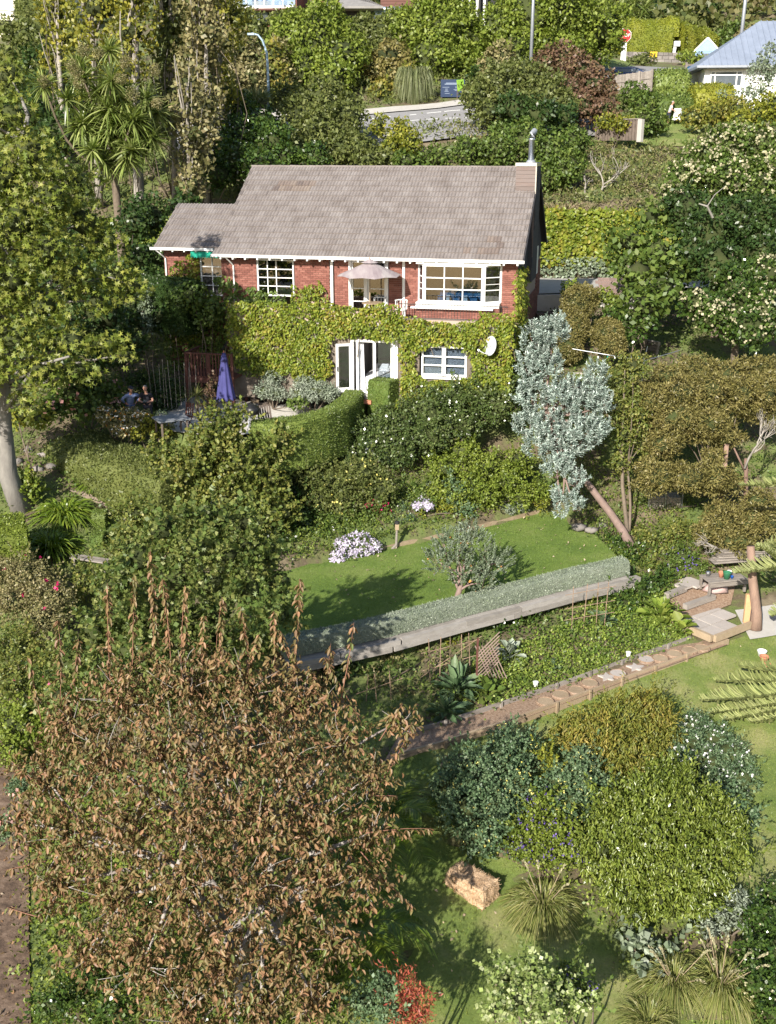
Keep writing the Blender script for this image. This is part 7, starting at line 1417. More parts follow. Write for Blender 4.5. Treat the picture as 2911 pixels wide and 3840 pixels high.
for (u0, v0, u1, v1, Y, r, lab) in ((1612, 1115, 1612, 990, 39, .1, 'straight red brown trunk standing beside bare twiggy branches'), (1570, 960, 1555, 985, 40, .1, 'forked reddish trunk under the bronze crown')):
    a, c = atY(u0, v0, Y), atY(u1, v1, Y + .2); zg = T(a[0], a[1]); t = thing('tree_trunk', lab, 'tree', (a[0], a[1], zg)); MB().tube([(0, 0, -.1), tuple(a - [a[0], a[1], zg]), tuple(c - [a[0], a[1], zg])], [r * 1.2, r, r * .7], 9).tube([tuple(c - [a[0], a[1], zg] - [0, 0, .5]), tuple(c - [a[0], a[1], zg] + [-.5, 0, .4])], [r * .5, r * .3], 6).obj('trunk', BARK_R, t, smooth=True)
p = atY(1612, 985, 39); bare('dead_branches', 'pale leafless branches spreading among the bronze crown', p[0], 39, p[2] - .4, 3.0, 4, .05, BARK_W, (.5, .1), spread=.45); p = atY(1575, 1190, 36.6); bare('dead_branches', 'grey leafless twiggy branch hanging over the potting bench', p[0], 36.6, p[2] - .1, 1.8, 4, .05, BARK_W, (-1.4, -.3), spread=.55)
# wire compost cage and timber stack
p = atZ(1400, 1105, -13.7); t = thing('wire_cage', 'wire mesh compost cage below the bronze tree', 'cage', tuple(p), -.1)
for x in (0, .65, 1.3): piece('post', (x, 0, .55), (.05, .05, 1.15), METAL, t); piece('post', (x, .9, .55), (.05, .05, 1.15), METAL, t)
mb = MB()
for i in range(14): mb.tube([(i * .1, 0, 0), (i * .1, 0, 1.05)], .006, 3)
for i in range(11): mb.tube([(0, 0, i * .1), (1.3, 0, i * .1)], .006, 3)
mb.obj('mesh', METAL, t, kind='stuff'); MB().box((.65, .45, .3), (1.2, .8, .6)).obj('compost', solid('compost_heap', [(.25, .22, .17), (.42, .38, .3)], .95, 9, .6), t)
p = atZ(1600, 1215, -14.4); t = thing('plank_stack', 'stack of dark weathered planks in shade behind the potting bench', 'planks', tuple(p), .15)
for i in range(5):
    for j in range(2): piece('plank', (.1 * i, .25 * j, .08 + i * .09), (2.2, .22, .06), WOOD_G, t, rot=(0, 0, random.uniform(-.05, .05)))
# rocks between lawn and cage
for i, (u, v, s) in enumerate(((1250, 1145, .35), (1278, 1150, .3), (1300, 1140, .28), (1285, 1128, .25))):
    q = atZ(u, v, -14.1); t = thing('rock', ('leftmost', 'middle', 'right hand', 'small rear')[i] + ' grey rock in the dappled shade of the silver tree', 'rock', tuple(q)); V, F = core_np((0, 0, s * .3), (s, s * .8, s * .5), .15); mesh_obj('stone', V, F, STONE, t)
shrub('shrub', 'dark glossy shrub round the foot of the silver tree', 'shrub', [(1330, 1190, 30, 38.2, 26), (1355, 1215, 30, 37.4, 24), (1310, 1175, 18, 38.6, 16), (1375, 1195, 24, 38, 20)], G_GLOSS, None, 0, size=.12)
shrub('shrub', 'mixed green and yellow shrubs right of the silver tree foot', 'shrub', [(1400, 1180, 28, 38.2, 30), (1430, 1200, 30, 38, 26), (1400, 1225, 28, 37, 20), (1380, 1150, 16, 38.8, 16), (1460, 1150, 30, 38.4, 26)], G_AUT, None, 0, size=.1)
shrub('salvia_bush', 'green salvia bush with dark purple spikes left of the potting bench', 'shrub', [(1470, 1205, 34, 37.4, 28), (1500, 1230, 30, 36.8, 26), (1450, 1235, 30, 36.8, 20)], G_MID, None, 0, size=.09, flowers=[(F_PURP, .06, 16, 'flowers')])
# laurel hedges below the wall
shrub('laurel_hedge', 'short dark glossy laurel hedge behind the vegetable bed', 'hedge', [(1080, 1375, 28, 32.2, 28), (1115, 1365, 30, 32.6, 26), (1150, 1352, 30, 33, 26), (1180, 1345, 22, 33.4, 24), (1060, 1400, 24, 31.8, 24), (1100, 1350, 26, 32.8, 24), (1160, 1380, 24, 32.6, 20)], G_GLOSS, None, 0, size=.1, ragged=.15)
shrub('laurel_hedge', 'dark glossy laurel clump right of the bean frame', 'hedge', [(1335, 1285, 30, 34.6, 22), (1375, 1275, 34, 35, 24), (1410, 1270, 30, 35.4, 24), (1350, 1310, 28, 34, 20), (1310, 1300, 18, 34.2, 14), (1430, 1250, 22, 36, 20)], G_GLOSS, None, 0, size=.11, ragged=.18)
# ------------------------------------------------------------------ vegetable garden
edging('long board edging the vegetable bed, with pegs', [(870, 1592), (960, 1568), (1080, 1528), (1200, 1488), (1340, 1437), (1440, 1402), (1492, 1383)], -15.6, .2, .05, WOOD_G, 1.6, pegs=True)
edging('lower tan timber edging of the bark path', [(845, 1650), (960, 1618), (1090, 1575), (1200, 1535), (1340, 1482), (1480, 1430), (1572, 1396)], -15.75, .3, .07, WOOD_T, 1.8, pegs=True)
PATHP = [atZ(u, v, -15.65)[:2] for u, v in ((830, 1650), (960, 1614), (1090, 1572), (1340, 1480), (1572, 1397), (1492, 1384), (1340, 1440), (1080, 1530), (960, 1570), (860, 1598))]
sheet('bark_path', PATHP, BARKC, .05, .4, z=-15.62); cover('path_weeds', 0, 12, 24, 34, 1500, .02, .1, .06, G_VEG, lambda X, Y: inpoly(PATHP, X, Y) & (np.sin(X * 3.1) + np.sin(Y * 4.3) > .3), clump=5, crad=.08, width=.5)
for i, (x, y) in enumerate(((370, 1040), (455, 1000), (545, 975), (620, 935), (1020, 795), (1100, 768), (1185, 748), (1255, 735), (780, 880), (940, 800))):
    u, v = (1800 + x * .6625) / K, (1950 + y * .6625) / K; q = atZ(u, v, -15.6); nm = ['first', 'second', 'third', 'fourth', 'sixth', 'seventh', 'eighth', 'last', 'fifth', 'small grey'][i]
    t = thing('stepping_round', nm + ' round log step along the bark path counted from the dark end', 'stepping stone', tuple(q + [0, 0, .03]), 0, 'round steps on the bark path'); MB().lathe([(.27, 0), (.27, .05)], (0, 0, 0), 18).obj('disc', PAVE if i > 7 else WOOD_T, t); MB().lathe([(.28, 0), (.285, .03), (.25, .06), (.245, .02)], (0, 0, .012), 18).obj('rim', BARKC, t)
for (x, y, lab) in ((880, 845, 'star shaped stone on the bark path'), (720, 900, 'pale broken star stone on the bark path')):
    u, v = (1800 + x * .6625) / K, (1950 + y * .6625) / K; q = atZ(u, v, -15.6); t = thing('star_stone', lab, 'stepping stone', tuple(q + [0, 0, .04])); MB().poly([((.3 if k % 2 == 0 else .14) * math.cos(k * math.pi / 5 + .3), (.3 if k % 2 == 0 else .14) * math.sin(k * math.pi / 5 + .3)) for k in range(10)], 0, .05).obj('stone', PAVE, t)
for (u, v, lab) in ((1157, 1487, 'white pot on the board edge of the vegetable bed'), (1357, 1422, 'pale round pot on the far part of the board edge')):
    q = atZ(u, v, -15.5); t = thing('pot', lab, 'pot', tuple(q)); MB().lathe([(.06, 0), (.08, .12), (.09, .14)], (0, 0, .08), 12).obj('pot', WHITE, t)
cover('vegetable_growth', 1.5, 11.5, 27.5, 35.4, 6500, .02, .3, .09, G_VEG, lambda X, Y: inpoly([atZ(u, v, -15.5)[:2] for u, v in ((1000, 1520), (1080, 1520), (1340, 1432), (1492, 1376), (1440, 1310), (1300, 1330), (1190, 1390), (1060, 1430), (1000, 1470))], X, Y), clump=6, crad=.12, width=.6)
def big_leaf_plant(name, label, u, v, Y, n, L_, mat, z=None, wd=.75, stalk=.3, droop=.4, cat='plant'):
    p = atY(u, v, Y); zz = T(p[0], Y) if z is None else z; t = thing(name, label, cat, (p[0], Y, zz)); a = RNG.uniform(0, 6.28, n); s = RNG.uniform(.1, 1, n); d = np.stack([np.cos(a) * s, np.sin(a) * s, 1.1 - s * .8], 1); d = unit(d); base = d * (stalk * RNG.uniform(.4, 1.1, (n, 1)))
    Vs = []; 
    for i in range(n):
        V, F = leaves(base[i:i + 1], unit(d[i:i + 1] * [-.6, -.6, 0] + [0, 0, 1]), L_ * random.uniform(.6, 1.15), wd, 'leaf', droop=droop * .5, jitter=.2, D=d[i:i + 1] * 5 * [1, 1, .55]); mesh_obj('leaf', V, F, mat, t)
        if i % 3 == 0: MB().tube([(0, 0, 0), tuple(base[i])], .008, 4).obj('stalk', mat, t)
    return t
big_leaf_plant('rhubarb', 'large bright rhubarb clump left of the paving slabs', 1425, 1355, 33.4, 64, .34, G_VEG, stalk=.6, wd=.85); big_leaf_plant('rhubarb', 'second bright green broad leaved clump nearest the slabs', 1470, 1375, 32.8, 36, .3, G_VEG, stalk=.42, wd=.85)
big_leaf_plant('kale', 'blue green kale plant in front of the laurel hedge', 1100, 1440, 30.6, 46, .3, G_GREY, stalk=.4, wd=.6); big_leaf_plant('kale', 'dark blue green kale right of the bean frame', 1300, 1360, 32.8, 36, .32, G_BLUE, stalk=.4, wd=.7); big_leaf_plant('kale', 'small dark kale in the middle of the vegetable bed', 1205, 1455, 30.2, 18, .2, G_BLUE, stalk=.2, wd=.7)
big_leaf_plant('artichoke', 'big silvery green artichoke with jagged leaves left of the bark path', 985, 1530, 28.6, 60, .62, G_BLUE, stalk=.35, wd=.35); big_leaf_plant('artichoke', 'lower dark artichoke clump overhanging the shaded end of the path', 960, 1580, 27.4, 40, .5, G_BLUE, stalk=.3, wd=.35); big_leaf_plant('squash_plant', 'mid green broad leaved plant right of the artichokes', 1050, 1540, 28.4, 40, .25, G_MID, stalk=.5, wd=.9)
# trellis and canes
p = atZ(1038, 1478, -15.45); t = thing('lattice_trellis', 'expanding lattice trellis leaning on a dark red post beside the laurel hedge', 'trellis', tuple(p)); piece('post', (-.12, 0, .75), (.06, .06, 1.6), WOOD_R, t)
for i in range(9): s = i * .13; piece('slat', (.2, -.02, .4 + s * .95), (1.0, .015, .028), BARK_P, t, rot=(0, -.85, 0)); 
for i in range(6): piece('slat', (.05 + .1 * i, .0, .75), (1.2, .015, .028), BARK_P, t, rot=(0, 1.15, 0))
def canes(label, u, v, z, xs, h, horiz, name='cane_trellis'):
    p = atZ(u, v, z); t = thing(name, label, 'garden frame', tuple(p), .3)
    for x in xs: MB().tube([(x, 0, 0), (x + random.uniform(-.08, .08), random.uniform(-.05, .05), h)], .013, 5).obj('cane', BARKC, t)
    for z0, z1 in horiz: MB().tube([(xs[0] - .3, .02, z0), (xs[-1] + .35, .02, z1)], .011, 5).obj('crossbar', BARKC, t)
    return t
canes('bean frame of thin canes over yellowing vines', 1235, 1368, -15.2, [0, .42, .9, 1.2], 1.7, [(.5, .55), (.9, .98), (1.4, 1.5)]); canes('tall cane frame with dry vines left of the lattice trellis', 930, 1480, -15.4, [0, .3, .62, 1.0, 1.3], 1.55, [(.5, .8), (1.1, 1.3), (.3, 1.4)]); canes('short canes in the dark left end of the vegetable garden', 790, 1530, -15.6, [0, .35, .8], 1.1, [(.5, .8)])
shrub('bean_vine', 'yellowing bean vine tangled on the thin cane frame', 'vine', [(1250, 1330, 20, 34, 22), (1270, 1310, 14, 34.2, 14), (1240, 1355, 14, 33.6, 14), (1290, 1340, 12, 34, 16)], G_YELL, None, 0, size=.09, core=.25, cover=.7)
shrub('grape_vine', 'yellow green vine on the tall cane frame', 'vine', [(960, 1395, 22, 31.4, 16), (985, 1410, 18, 31.2, 16), (930, 1400, 16, 31.2, 12), (1000, 1395, 12, 31.6, 12)], G_YELL, None, 0, size=.12, width=.9, core=.4)
shrub('weeds', 'brownish dry tangled growth left of the trellis', 'undergrowth', [(840, 1412, 26, 30.3, 16), (900, 1398, 26, 31, 16), (1010, 1372, 24, 32, 14), (1225, 1312, 22, 34, 14), (880, 1420, 30, 30.8, 18), (850, 1450, 30, 30, 20), (900, 1470, 30, 29.6, 22), (820, 1480, 28, 29, 18), (870, 1500, 28, 28.6, 18), (940, 1450, 22, 30.2, 20), (780, 1440, 26, 30, 16), (970, 1470, 20, 29.8, 18)], G_TAN, None, 0, size=.09, core=.45, cover=.9)
shrub('parsley', 'bright feathery green plants between trellis and artichokes', 'plant', [(960, 1480, 22, 29.8, 16), (990, 1475, 20, 30, 14), (1020, 1460, 14, 30.4, 12)], G_BRIGHT, None, 0, size=.06)
shrub('laurel_hedge', 'dark evergreen bushes in shade at the left end of the sleeper wall', 'hedge', [(760, 1440, 26, 29.6, 16), (800, 1455, 24, 29.6, 14), (720, 1460, 28, 29, 18)], G_DARK, None, 0)
shrub('weeds', 'low green growth at the right end of the vegetable bed', 'undergrowth', [(1330, 1330, 18, 33.8, 12), (1390, 1330, 18, 34.2, 12), (1290, 1320, 18, 34.2, 12)], G_VEG, None, 0, size=.1)
# slabs, steps, bench at the right
Oz = -15.5; O_ = atZ(1540, 1388, Oz); EX = atZ(1606, 1362, Oz) - O_; EY = atZ(1494, 1348, Oz) - O_; EX = EX / np.linalg.norm(EX); EY = EY - EX * (EY @ EX); EY /= np.linalg.norm(EY); rz = math.atan2(EX[1], EX[0])
t = thing('slab_terrace', 'square of pale concrete paving slabs edged with timber at the end of the bark path', 'paving', tuple(O_ + [0, 0, .14]), rz)
for i in range(3):
    for j in range(4):
        if (i, j) in ((2, 0),): continue
        piece('slab', (.36 + i * .7 + random.uniform(-.01, .01), .34 + j * .62, .04), (.66, .58, .07), PAVE, t, rot=(0, 0, random.uniform(-.015, .015)))
piece('edge_board', (1.0, -.06, .02), (2.0, .12, .24), WOOD_T, t); piece('edge_board', (-.08, 1.1, .02), (.12, 2.2, .24), WOOD_T, t); piece('edge_board', (1.1, 2.75, .1), (2.6, .14, .24), WOOD_T, t)
for (u0, v0, u1, v1, z, lab) in ((1480, 1312, 1542, 1290, -15.1, 'middle timber riser in the bark chip steps above the slabs'), (1440, 1288, 1480, 1272, -14.9, 'left hand timber riser at the top of the bark chip steps')):
    a, c = atZ(u0, v0, z), atZ(u1, v1, z); d = c - a; t = thing('timber_riser', lab, 'step', tuple((a + c) / 2), math.atan2(d[1], d[0])); piece('sleeper', (0, 0, .02), (np.linalg.norm(d), .2, .18), WOOD_G, t)
sheet('bark_steps', [atZ(u, v, -15.1)[:2] for u, v in ((1435, 1300), (1478, 1330), (1580, 1296), (1590, 1265), (1530, 1262), (1460, 1275))], BARKC, .06, .5)
for i, (u, v) in enumerate(((1489, 1255), (1504, 1262), (1478, 1265))): q = atZ(u, v, -14.85); t = thing('paving_slab', ('back', 'right hand', 'left hand')[i] + ' slab of three beside the purple salvia', 'paving', tuple(q), rz); piece('slab', (0, 0, 0), (.55, .5, .07), PAVE, t)
sheet('concrete_path', [atZ(u, v, -15.0)[:2] for u, v in ((1590, 1300), (1680, 1290), (1720, 1330), (1625, 1345))], CONC, .1, .5)
p = atZ(1560, 1275, -14.95); t = thing('potting_bench', 'low slatted bench holding garden pots', 'bench', tuple(p), .25)
for i in range(4): piece('slat', (0, -.3 + i * .2, .5), (1.5, .17, .04), WOOD_G, t)
for sx in (-.7, .7):
    for sy in (-.3, .3): piece('leg', (sx, sy, .25), (.08, .08, .5), WOOD_G, t)
piece('fascia', (0, -.4, .4), (1.5, .03, .14), WOOD_G, t)
for i, (x, y, mt, lab) in enumerate(((-.1, 0, TERRA, 'terracotta pot on the potting bench'), (.0, -.2, solid('green_plastic', [(.03, .14, .07), (.05, .2, .1)], .5), 'green plastic tub on the potting bench'), (.25, .05, WHITE, 'white pot at the right of the potting bench'), (-.5, .2, METAL, 'metal can at the left end of the potting bench'), (.2, -.22, solid('blue_plastic', [(.01, .08, .35), (.02, .1, .4)], .4), 'small blue cup on the potting bench'))):
    q = Matrix.Translation(p) @ Matrix.Rotation(.25, 4, 'Z') @ Vector((x, y, .52)); tt = thing('flower_pot', lab, 'pot', q); s = (1, 1.3, .9, .8, .5)[i]; MB().lathe([(.07 * s, 0), (.11 * s, .18 * s), (.12 * s, .2 * s), (.1 * s, .2 * s), (.09 * s, .16 * s)], (0, 0, 0), 14).obj('pot', mt, tt, smooth=True)
p = atZ(1545, 1275, -15.0); t = thing('pink_rock', 'large pinkish rock below the potting bench', 'rock', tuple(p)); V, F = core_np((0, 0, .1), (.5, .35, .22), .15); mesh_obj('stone', V, F, solid('pink_stone', [(.45, .3, .28), (.58, .45, .42)], .9, 3, .3), t)
a = atZ(1632, 1352, -15.4); b = atY(1622, 1180, a[1] + .3); t = thing('tree_trunk', 'stout reddish barked trunk standing at the corner of the slabs', 'tree', tuple(a)); MB().tube([(0, 0, -.1), (0, .03, .5), tuple((b - a) * .6), tuple(b - a)], [.24, .17, .15, .13], 12).obj('trunk', BARK_R, t, smooth=True)
p = atZ(1612, 1340, -15.3); t = thing('timber_post', 'fresh orange timber post stub beside the reddish trunk', 'post', tuple(p)); piece('post', (0, 0, .45), (.2, .12, 1.05), solid('fresh_timber', [(.5, .3, .15), (.6, .4, .22)], .7), t)
for i, (u, v, mt, lab) in enumerate(((1612, 1375, TERRA, 'terracotta pot left of the foot of the reddish trunk'), (1640, 1378, TERRA, 'terracotta pot right of the foot of the reddish trunk'), (1656, 1450, TERRA, 'terracotta pot in the row at the right edge, lowest one'), (1650, 1432, TERRA, 'terracotta pot in the row at the right edge, middle one'), (1645, 1420, WHITE, 'white stone above the row of pots at the right edge'))):
    q = atZ(u, v, -15.9); tt = thing('flower_pot', lab, 'pot', tuple(q)); MB().lathe([(.1, 0), (.15, .22), (.165, .25), (.14, .25), (.12, .2)], (0, 0, 0), 14).obj('pot', mt, tt, smooth=True)
p = atZ(1638, 1403, -15.9); t = thing('paving_slab', 'single narrow slab set in soil near the pots at the right edge', 'paving', tuple(p), .5); piece('slab', (0, 0, .03), (.35, .8, .06), PAVE, t)
# ------------------------------------------------------------------ norfolk pine fronds from the right
def norfolk(label, trunk_u, Y, fr):
    a = atY(trunk_u, 1400, Y); zg = T(a[0], Y); t = thing('norfolk_pine', label, 'tree', (a[0], Y, zg)); hmax = 0
    for (u0, v0, Y0, u1, v1, Y1, n, lb) in fr:
        s = np.array(atY(u0, v0, Y0)) - [a[0], Y, zg]; e = np.array(atY(u1, v1, Y1)) - [a[0], Y, zg]; d = e - s; Lb = np.linalg.norm(d); du = d / Lb; side = unit(np.cross(du, [0, 0, 1.])); mb = MB(); mid = (s + e) / 2 + [0, 0, .12 * Lb * -.4]; mb.tube([tuple(s), tuple(mid), tuple(e)], [.04, .03, .012], 5); hmax = max(hmax, s[2])
        n = int(n * 1.35)
        for i in range(n):
            f = .12 + .88 * i / n; p = s * (1 - f) ** 2 + mid * 2 * f * (1 - f) + e * f * f; ll = lb * (1 - f ** 3 * .75) * random.uniform(.85, 1.1)
            for sg in (-1, 1): dd = unit(side * sg * 1.0 + du * random.uniform(.4, 1.0) + np.array([0, 0, .4]) + RNG.normal(0, .16, 3)); mb.tube([tuple(p), tuple(p + dd * ll * .55), tuple(p + dd * ll + [0, 0, ll * .16])], [.024, .024, .01], 5, cap=False)
        mb.obj('frond', G_NORF, t)
    MB().tube([(0, 0, -.1), (0, 0, hmax + .5)], [.16, .07], 8).obj('trunk', BARK_R, t); return t
norfolk('pale green frond tips of a norfolk pine reaching in above the slabs', 1735, 33.5, [(1735, 1210, 33.5, 1588, 1238, 32.6, 44, .62), (1735, 1170, 33.5, 1620, 1190, 34.6, 36, .6), (1735, 1235, 33.5, 1640, 1180, 32.8, 34, .6), (1735, 1040, 33.8, 1598, 1048, 34, 34, .4), (1735, 1300, 33.5, 1665, 1330, 32.8, 20, .45)])
norfolk('drooping pale norfolk pine branches over the lower lawn at the right edge', 1790, 29.0, [(1790, 1480, 29, 1512, 1512, 28.6, 60, .62), (1790, 1460, 29, 1545, 1470, 29.8, 50, .6), (1790, 1500, 29, 1560, 1555, 28, 50, .6), (1790, 1450, 29, 1600, 1440, 30, 40, .55), (1790, 1520, 29, 1620, 1560, 28, 40, .6), (1790, 1490, 29, 1530, 1540, 28.3, 44, .5)])
# ------------------------------------------------------------------ lower lawn and its plants
LOW = [atZ(u, v, -16)[:2] for u, v in ((845, 1662), (1090, 1585), (1340, 1492), (1575, 1405), (1640, 1385), (1900, 1350))] + [(16, 20), (14, 12), (-2.2, 12), (-2.6, 20)]
sheet('lower_lawn', LOW, LAWN_M2, .03, .5)
BED = [onray(u, v)[:2] for u, v in ((1090, 1860), (1140, 1880), (1230, 1990), (1300, 2020), (1370, 2130), (1420, 2212), (1677, 2212), (1677, 2100), (1560, 2000), (1450, 1560), (1190, 1600), (960, 1640), (930, 1720), (960, 1830))]
sheet('planting_bed', BED, MATS['earth_and_grass'], .06, .5); cover('bed_weeds', -1, 13, 17, 31, 5200, .02, .22, .09, G_VEG, lambda X, Y: inpoly(BED, X, Y), clump=6, crad=.18, width=.6)
SOILP = [(-22, 12), (-6.0, 12), (-6.9, 16), (-8.2, 20), (-9.4, 24), (-11, 27), (-22, 28)]; sheet('bare_soil', SOILP, solid('reddish_soil', [(.055, .036, .026), (.12, .08, .055), (.19, .135, .1)], .95, 5, 1, 18, rand=0), .04, .6)
# straw bale
p = atZ(1020, 1925, -16.9); t = thing('straw_bale', 'single straw bale lying on the lower lawn beside the tussock', 'straw bale', (p[0], p[1] + .1, T(p[0], p[1] + .1)), D2R(-42)); bm = bmesh.new(); bmesh.ops.create_cube(bm, size=1); bmesh.ops.subdivide_edges(bm, edges=bm.edges[:], cuts=9, use_grid_fill=True)
for v in bm.verts: v.co.x *= 1.15; v.co.y *= .62; v.co.z = (v.co.z + .5) * .48; r = v.co.copy(); v.co += Vector((mnoise.noise(r * 7), mnoise.noise(r * 7 + Vector((5, 5, 5))), mnoise.noise(r * 7 + Vector((9, 1, 5))))) * .05; v.co.x *= 1 - .06 * (v.co.z > .4); v.co.y *= 1 - .08 * (v.co.z > .4)
me = bpy.data.meshes.new('bale_body'); bm.to_mesh(me); Vb = np.array([v.co[:] for v in bm.verts]); Fb = np.array([[v.index for v in f.verts] for f in bm.faces]); bm.free(); me.materials.append(STRAW); o = bpy.data.objects.new('bale_body', me); link(o, t)
P, N, _ = tri_scatter(Vb, Fb, 6500); N = np.where(((P - [0, 0, .24]) * N).sum(1)[:, None] < 0, -N, N); V, F = leaves(P - N * .005, N, .085, .1, 'quad', jitter=.4, out=.15); mesh_obj('straw', V, F, leafm('straw_stalk', [(.28, .17, .09), (.44, .3, .18), (.56, .43, .3)], trans=.1, patch=.2), t, kind='stuff')
for s in (-.28, .28): MB().tube([(s, -.33, 0), (s, -.32, .46), (s, .32, .46), (s, .33, 0)], .006, 4).obj('twine', solid('orange_twine', [(.6, .25, .08)], .7), t)
tussock('tussock', 'big green tussock with pale plumes right of the straw bale', *onray(1172, 1970)[:2], 1500, 1.25, .022, .85, G_TUSS, rad=.22, sag=.75, plumes=5)
tussock('tussock', 'left one of two large tussocks with cream plumes at the lower right', *onray(1455, 2130)[:2], 1500, 1.2, .022, .85, G_TUSS, 'tussocks at the lower right', rad=.22, sag=.75, plumes=8)
tussock('tussock', 'right one of two large tussocks with cream plumes at the lower right', *onray(1555, 2140)[:2], 1700, 1.3, .022, .85, G_TUSS, 'tussocks at the lower right', rad=.22, sag=.75, plumes=12)
tussock('tussock', 'thin loose tussock below the two plumed ones', *onray(1400, 2215)[:2], 500, .8, .018, .8, G_TUSS, rad=.2, sag=.6)
NG = dict(size=.085, width=.62, cover=1.2, ragged=.5, sub=.26, shape='leaf', core=.62, sh=1)
def near(name, label, cat, lumps, mat, trunk=0, **k):
    kk = dict(NG); kk.update(k); return plant(name, label, cat, L(*lumps), mat, trunk=trunk, **kk)
near('coronilla_bush', 'rounded blue green bush sprinkled with small yellow flowers above the bale', 'shrub', [(1010, 1670, 60, 24, 54), (1080, 1650, 56, 24.6, 50), (1000, 1750, 60, 23, 56), (1070, 1740, 60, 23.4, 54), (1120, 1700, 44, 24, 44), (1040, 1810, 52, 22.6, 40), (970, 1700, 40, 23.6, 44), (1090, 1600, 40, 25.4, 34), (1140, 1620, 34, 25.6, 34)], G_BLUE, 0, size=.075, flowers=[(F_YEL, .035, 26, 'flowers')])
near('coronilla_bush', 'smaller blue green yellow dotted bush between the golden tree and the drooping tree', 'shrub', [(1250, 1680, 46, 24.2, 46), (1230, 1740, 44, 23.6, 44), (1290, 1720, 40, 24, 44), (1260, 1640, 36, 25, 30), (1200, 1690, 30, 24.2, 34)], G_BLUE, 0, size=.075, flowers=[(F_YEL, .035, 22, 'flowers')])
near('peach_tree', 'leafy tree turning golden underneath, beside the bark path', 'tree', [(1350, 1540, 54, 26.6, 46), (1300, 1570, 50, 26.2, 44), (1400, 1580, 50, 26.4, 46), (1260, 1600, 40, 26, 34), (1340, 1620, 54, 25.6, 44), (1400, 1640, 44, 25.6, 40), (1390, 1510, 34, 27.2, 30), (1290, 1630, 36, 25.6, 34), (1440, 1600, 26, 26.4, 34), (1230, 1570, 34, 26.4, 34), (1330, 1680, 44, 25, 34), (1420, 1540, 34, 26.8, 40)], G_GOLD, .08, size=.12, width=.3, droop=1.4, core=.5)
pl = [(1400, 1720, 66, 22.6, 56), (1470, 1740, 64, 22.4, 58), (1350, 1780, 60, 22, 54), (1420, 1800, 66, 21.6, 56), (1500, 1810, 62, 21.8, 54), (1550, 1780, 50, 22.4, 48), (1300, 1830, 54, 21.6, 46), (1370, 1870, 60, 21, 48), (1450, 1880, 60, 20.8, 48), (1520, 1880, 54, 21, 46), (1570, 1850, 40, 21.6, 44), (1420, 1940, 50, 20.4, 40), (1500, 1940, 46, 20.4, 38), (1340, 1930, 40, 20.6, 34), (1440, 1670, 44, 23.4, 36), (1320, 1730, 36, 23, 40), (1590, 1790, 26, 22.2, 30), (1540, 1720, 30, 23, 30), (1610, 1850, 22, 21.6, 20), (1300, 1780, 26, 22.4, 24), (1480, 1670, 22, 23.4, 26), (1560, 1930, 26, 20.8, 22), (1380, 1980, 26, 20, 18), (1280, 1880, 26, 21.4, 18)]
near('plum_tree', 'large fresh green fruit tree with drooping leaves at the lower right', 'tree', pl, G_PEACH, .12, size=.115, width=.36, droop=1.5, cover=.95, core=.4, sub=.2)
near('daisy_bush', 'low spreading bush with scattered white daisies on the right lawn', 'shrub', [(1500, 1560, 34, 27.4, 22), (1540, 1590, 44, 27, 26), (1580, 1630, 44, 26.2, 28), (1530, 1640, 44, 26, 30), (1600, 1680, 38, 25.4, 30), (1550, 1690, 36, 25.2, 26), (1490, 1600, 36, 26.6, 30), (1470, 1640, 30, 25.8, 34)], G_BLUE, 0, size=.09, width=.3, flowers=[(F_WHITE, .055, 14, 'flowers')], core=.8, cover=1)
near('shrub', 'grey green bush at the right side of the drooping tree', 'shrub', [(1580, 1740, 34, 24, 34), (1610, 1770, 26, 23.6, 28)], G_BLUE, 0)
near('salvia_bush', 'fresh green salvia patch with violet flower spikes in front of the yellow dotted bushes', 'shrub', [(1170, 1740, 44, 23.6, 36), (1150, 1790, 44, 22.8, 36), (1210, 1800, 44, 22.6, 34), (1240, 1840, 40, 22, 28), (1180, 1850, 44, 22, 26), (1120, 1830, 30, 22.4, 24), (1270, 1860, 30, 21.8, 22)], G_BRIGHT, 0, size=.07, flowers=[(F_PURP, .035, 42, 'flowers')])
near('shrub', 'bright lime young foliage between the two yellow dotted bushes', 'shrub', [(1195, 1660, 20, 24.6, 24), (1180, 1630, 16, 25, 18)], G_YELL, 0)
near('laurel_bush', 'glossy bright green bush in the bottom right corner', 'shrub', [(1650, 1990, 44, 19.8, 44), (1670, 2060, 50, 19, 50), (1640, 2130, 44, 18.2, 44), (1680, 2180, 50, 17.8, 50), (1620, 2060, 30, 19.2, 34), (1670, 1930, 30, 20.8, 34)], G_GLOSS, 0, size=.085, flowers=[(G_CREAM, .04, 14, 'new_leaves')])
near('melianthus_bush', 'powdery blue green bush between drooping tree and glossy bush', 'shrub', [(1590, 1950, 26, 20.6, 26), (1560, 1990, 26, 20.2, 22), (1605, 1985, 20, 20.2, 24), (1530, 2010, 18, 20, 16)], G_GREY, 0, size=.1, width=.3)
near('squash_plant', 'grey green broad leaves creeping below the drooping tree', 'plant', [(1370, 2040, 24, 19.6, 12), (1400, 2070, 26, 19.2, 14), (1350, 2010, 16, 20, 8), (1440, 2050, 20, 19.4, 12)], G_SAGE, 0, size=.16, width=.9, core=.4)
near('variegated_shrub', 'cream edged pale leaved shrub at the bottom centre right', 'shrub', [(1090, 2110, 34, 16.6, 30), (1150, 2090, 36, 16.8, 34), (1200, 2130, 34, 16.4, 30), (1120, 2160, 40, 16, 34), (1180, 2190, 44, 15.8, 34), (1070, 2180, 34, 15.8, 30), (1240, 2170, 26, 16.2, 24)], G_WHITEL, 0, size=.075, width=.9, core=.35, cover=.8)
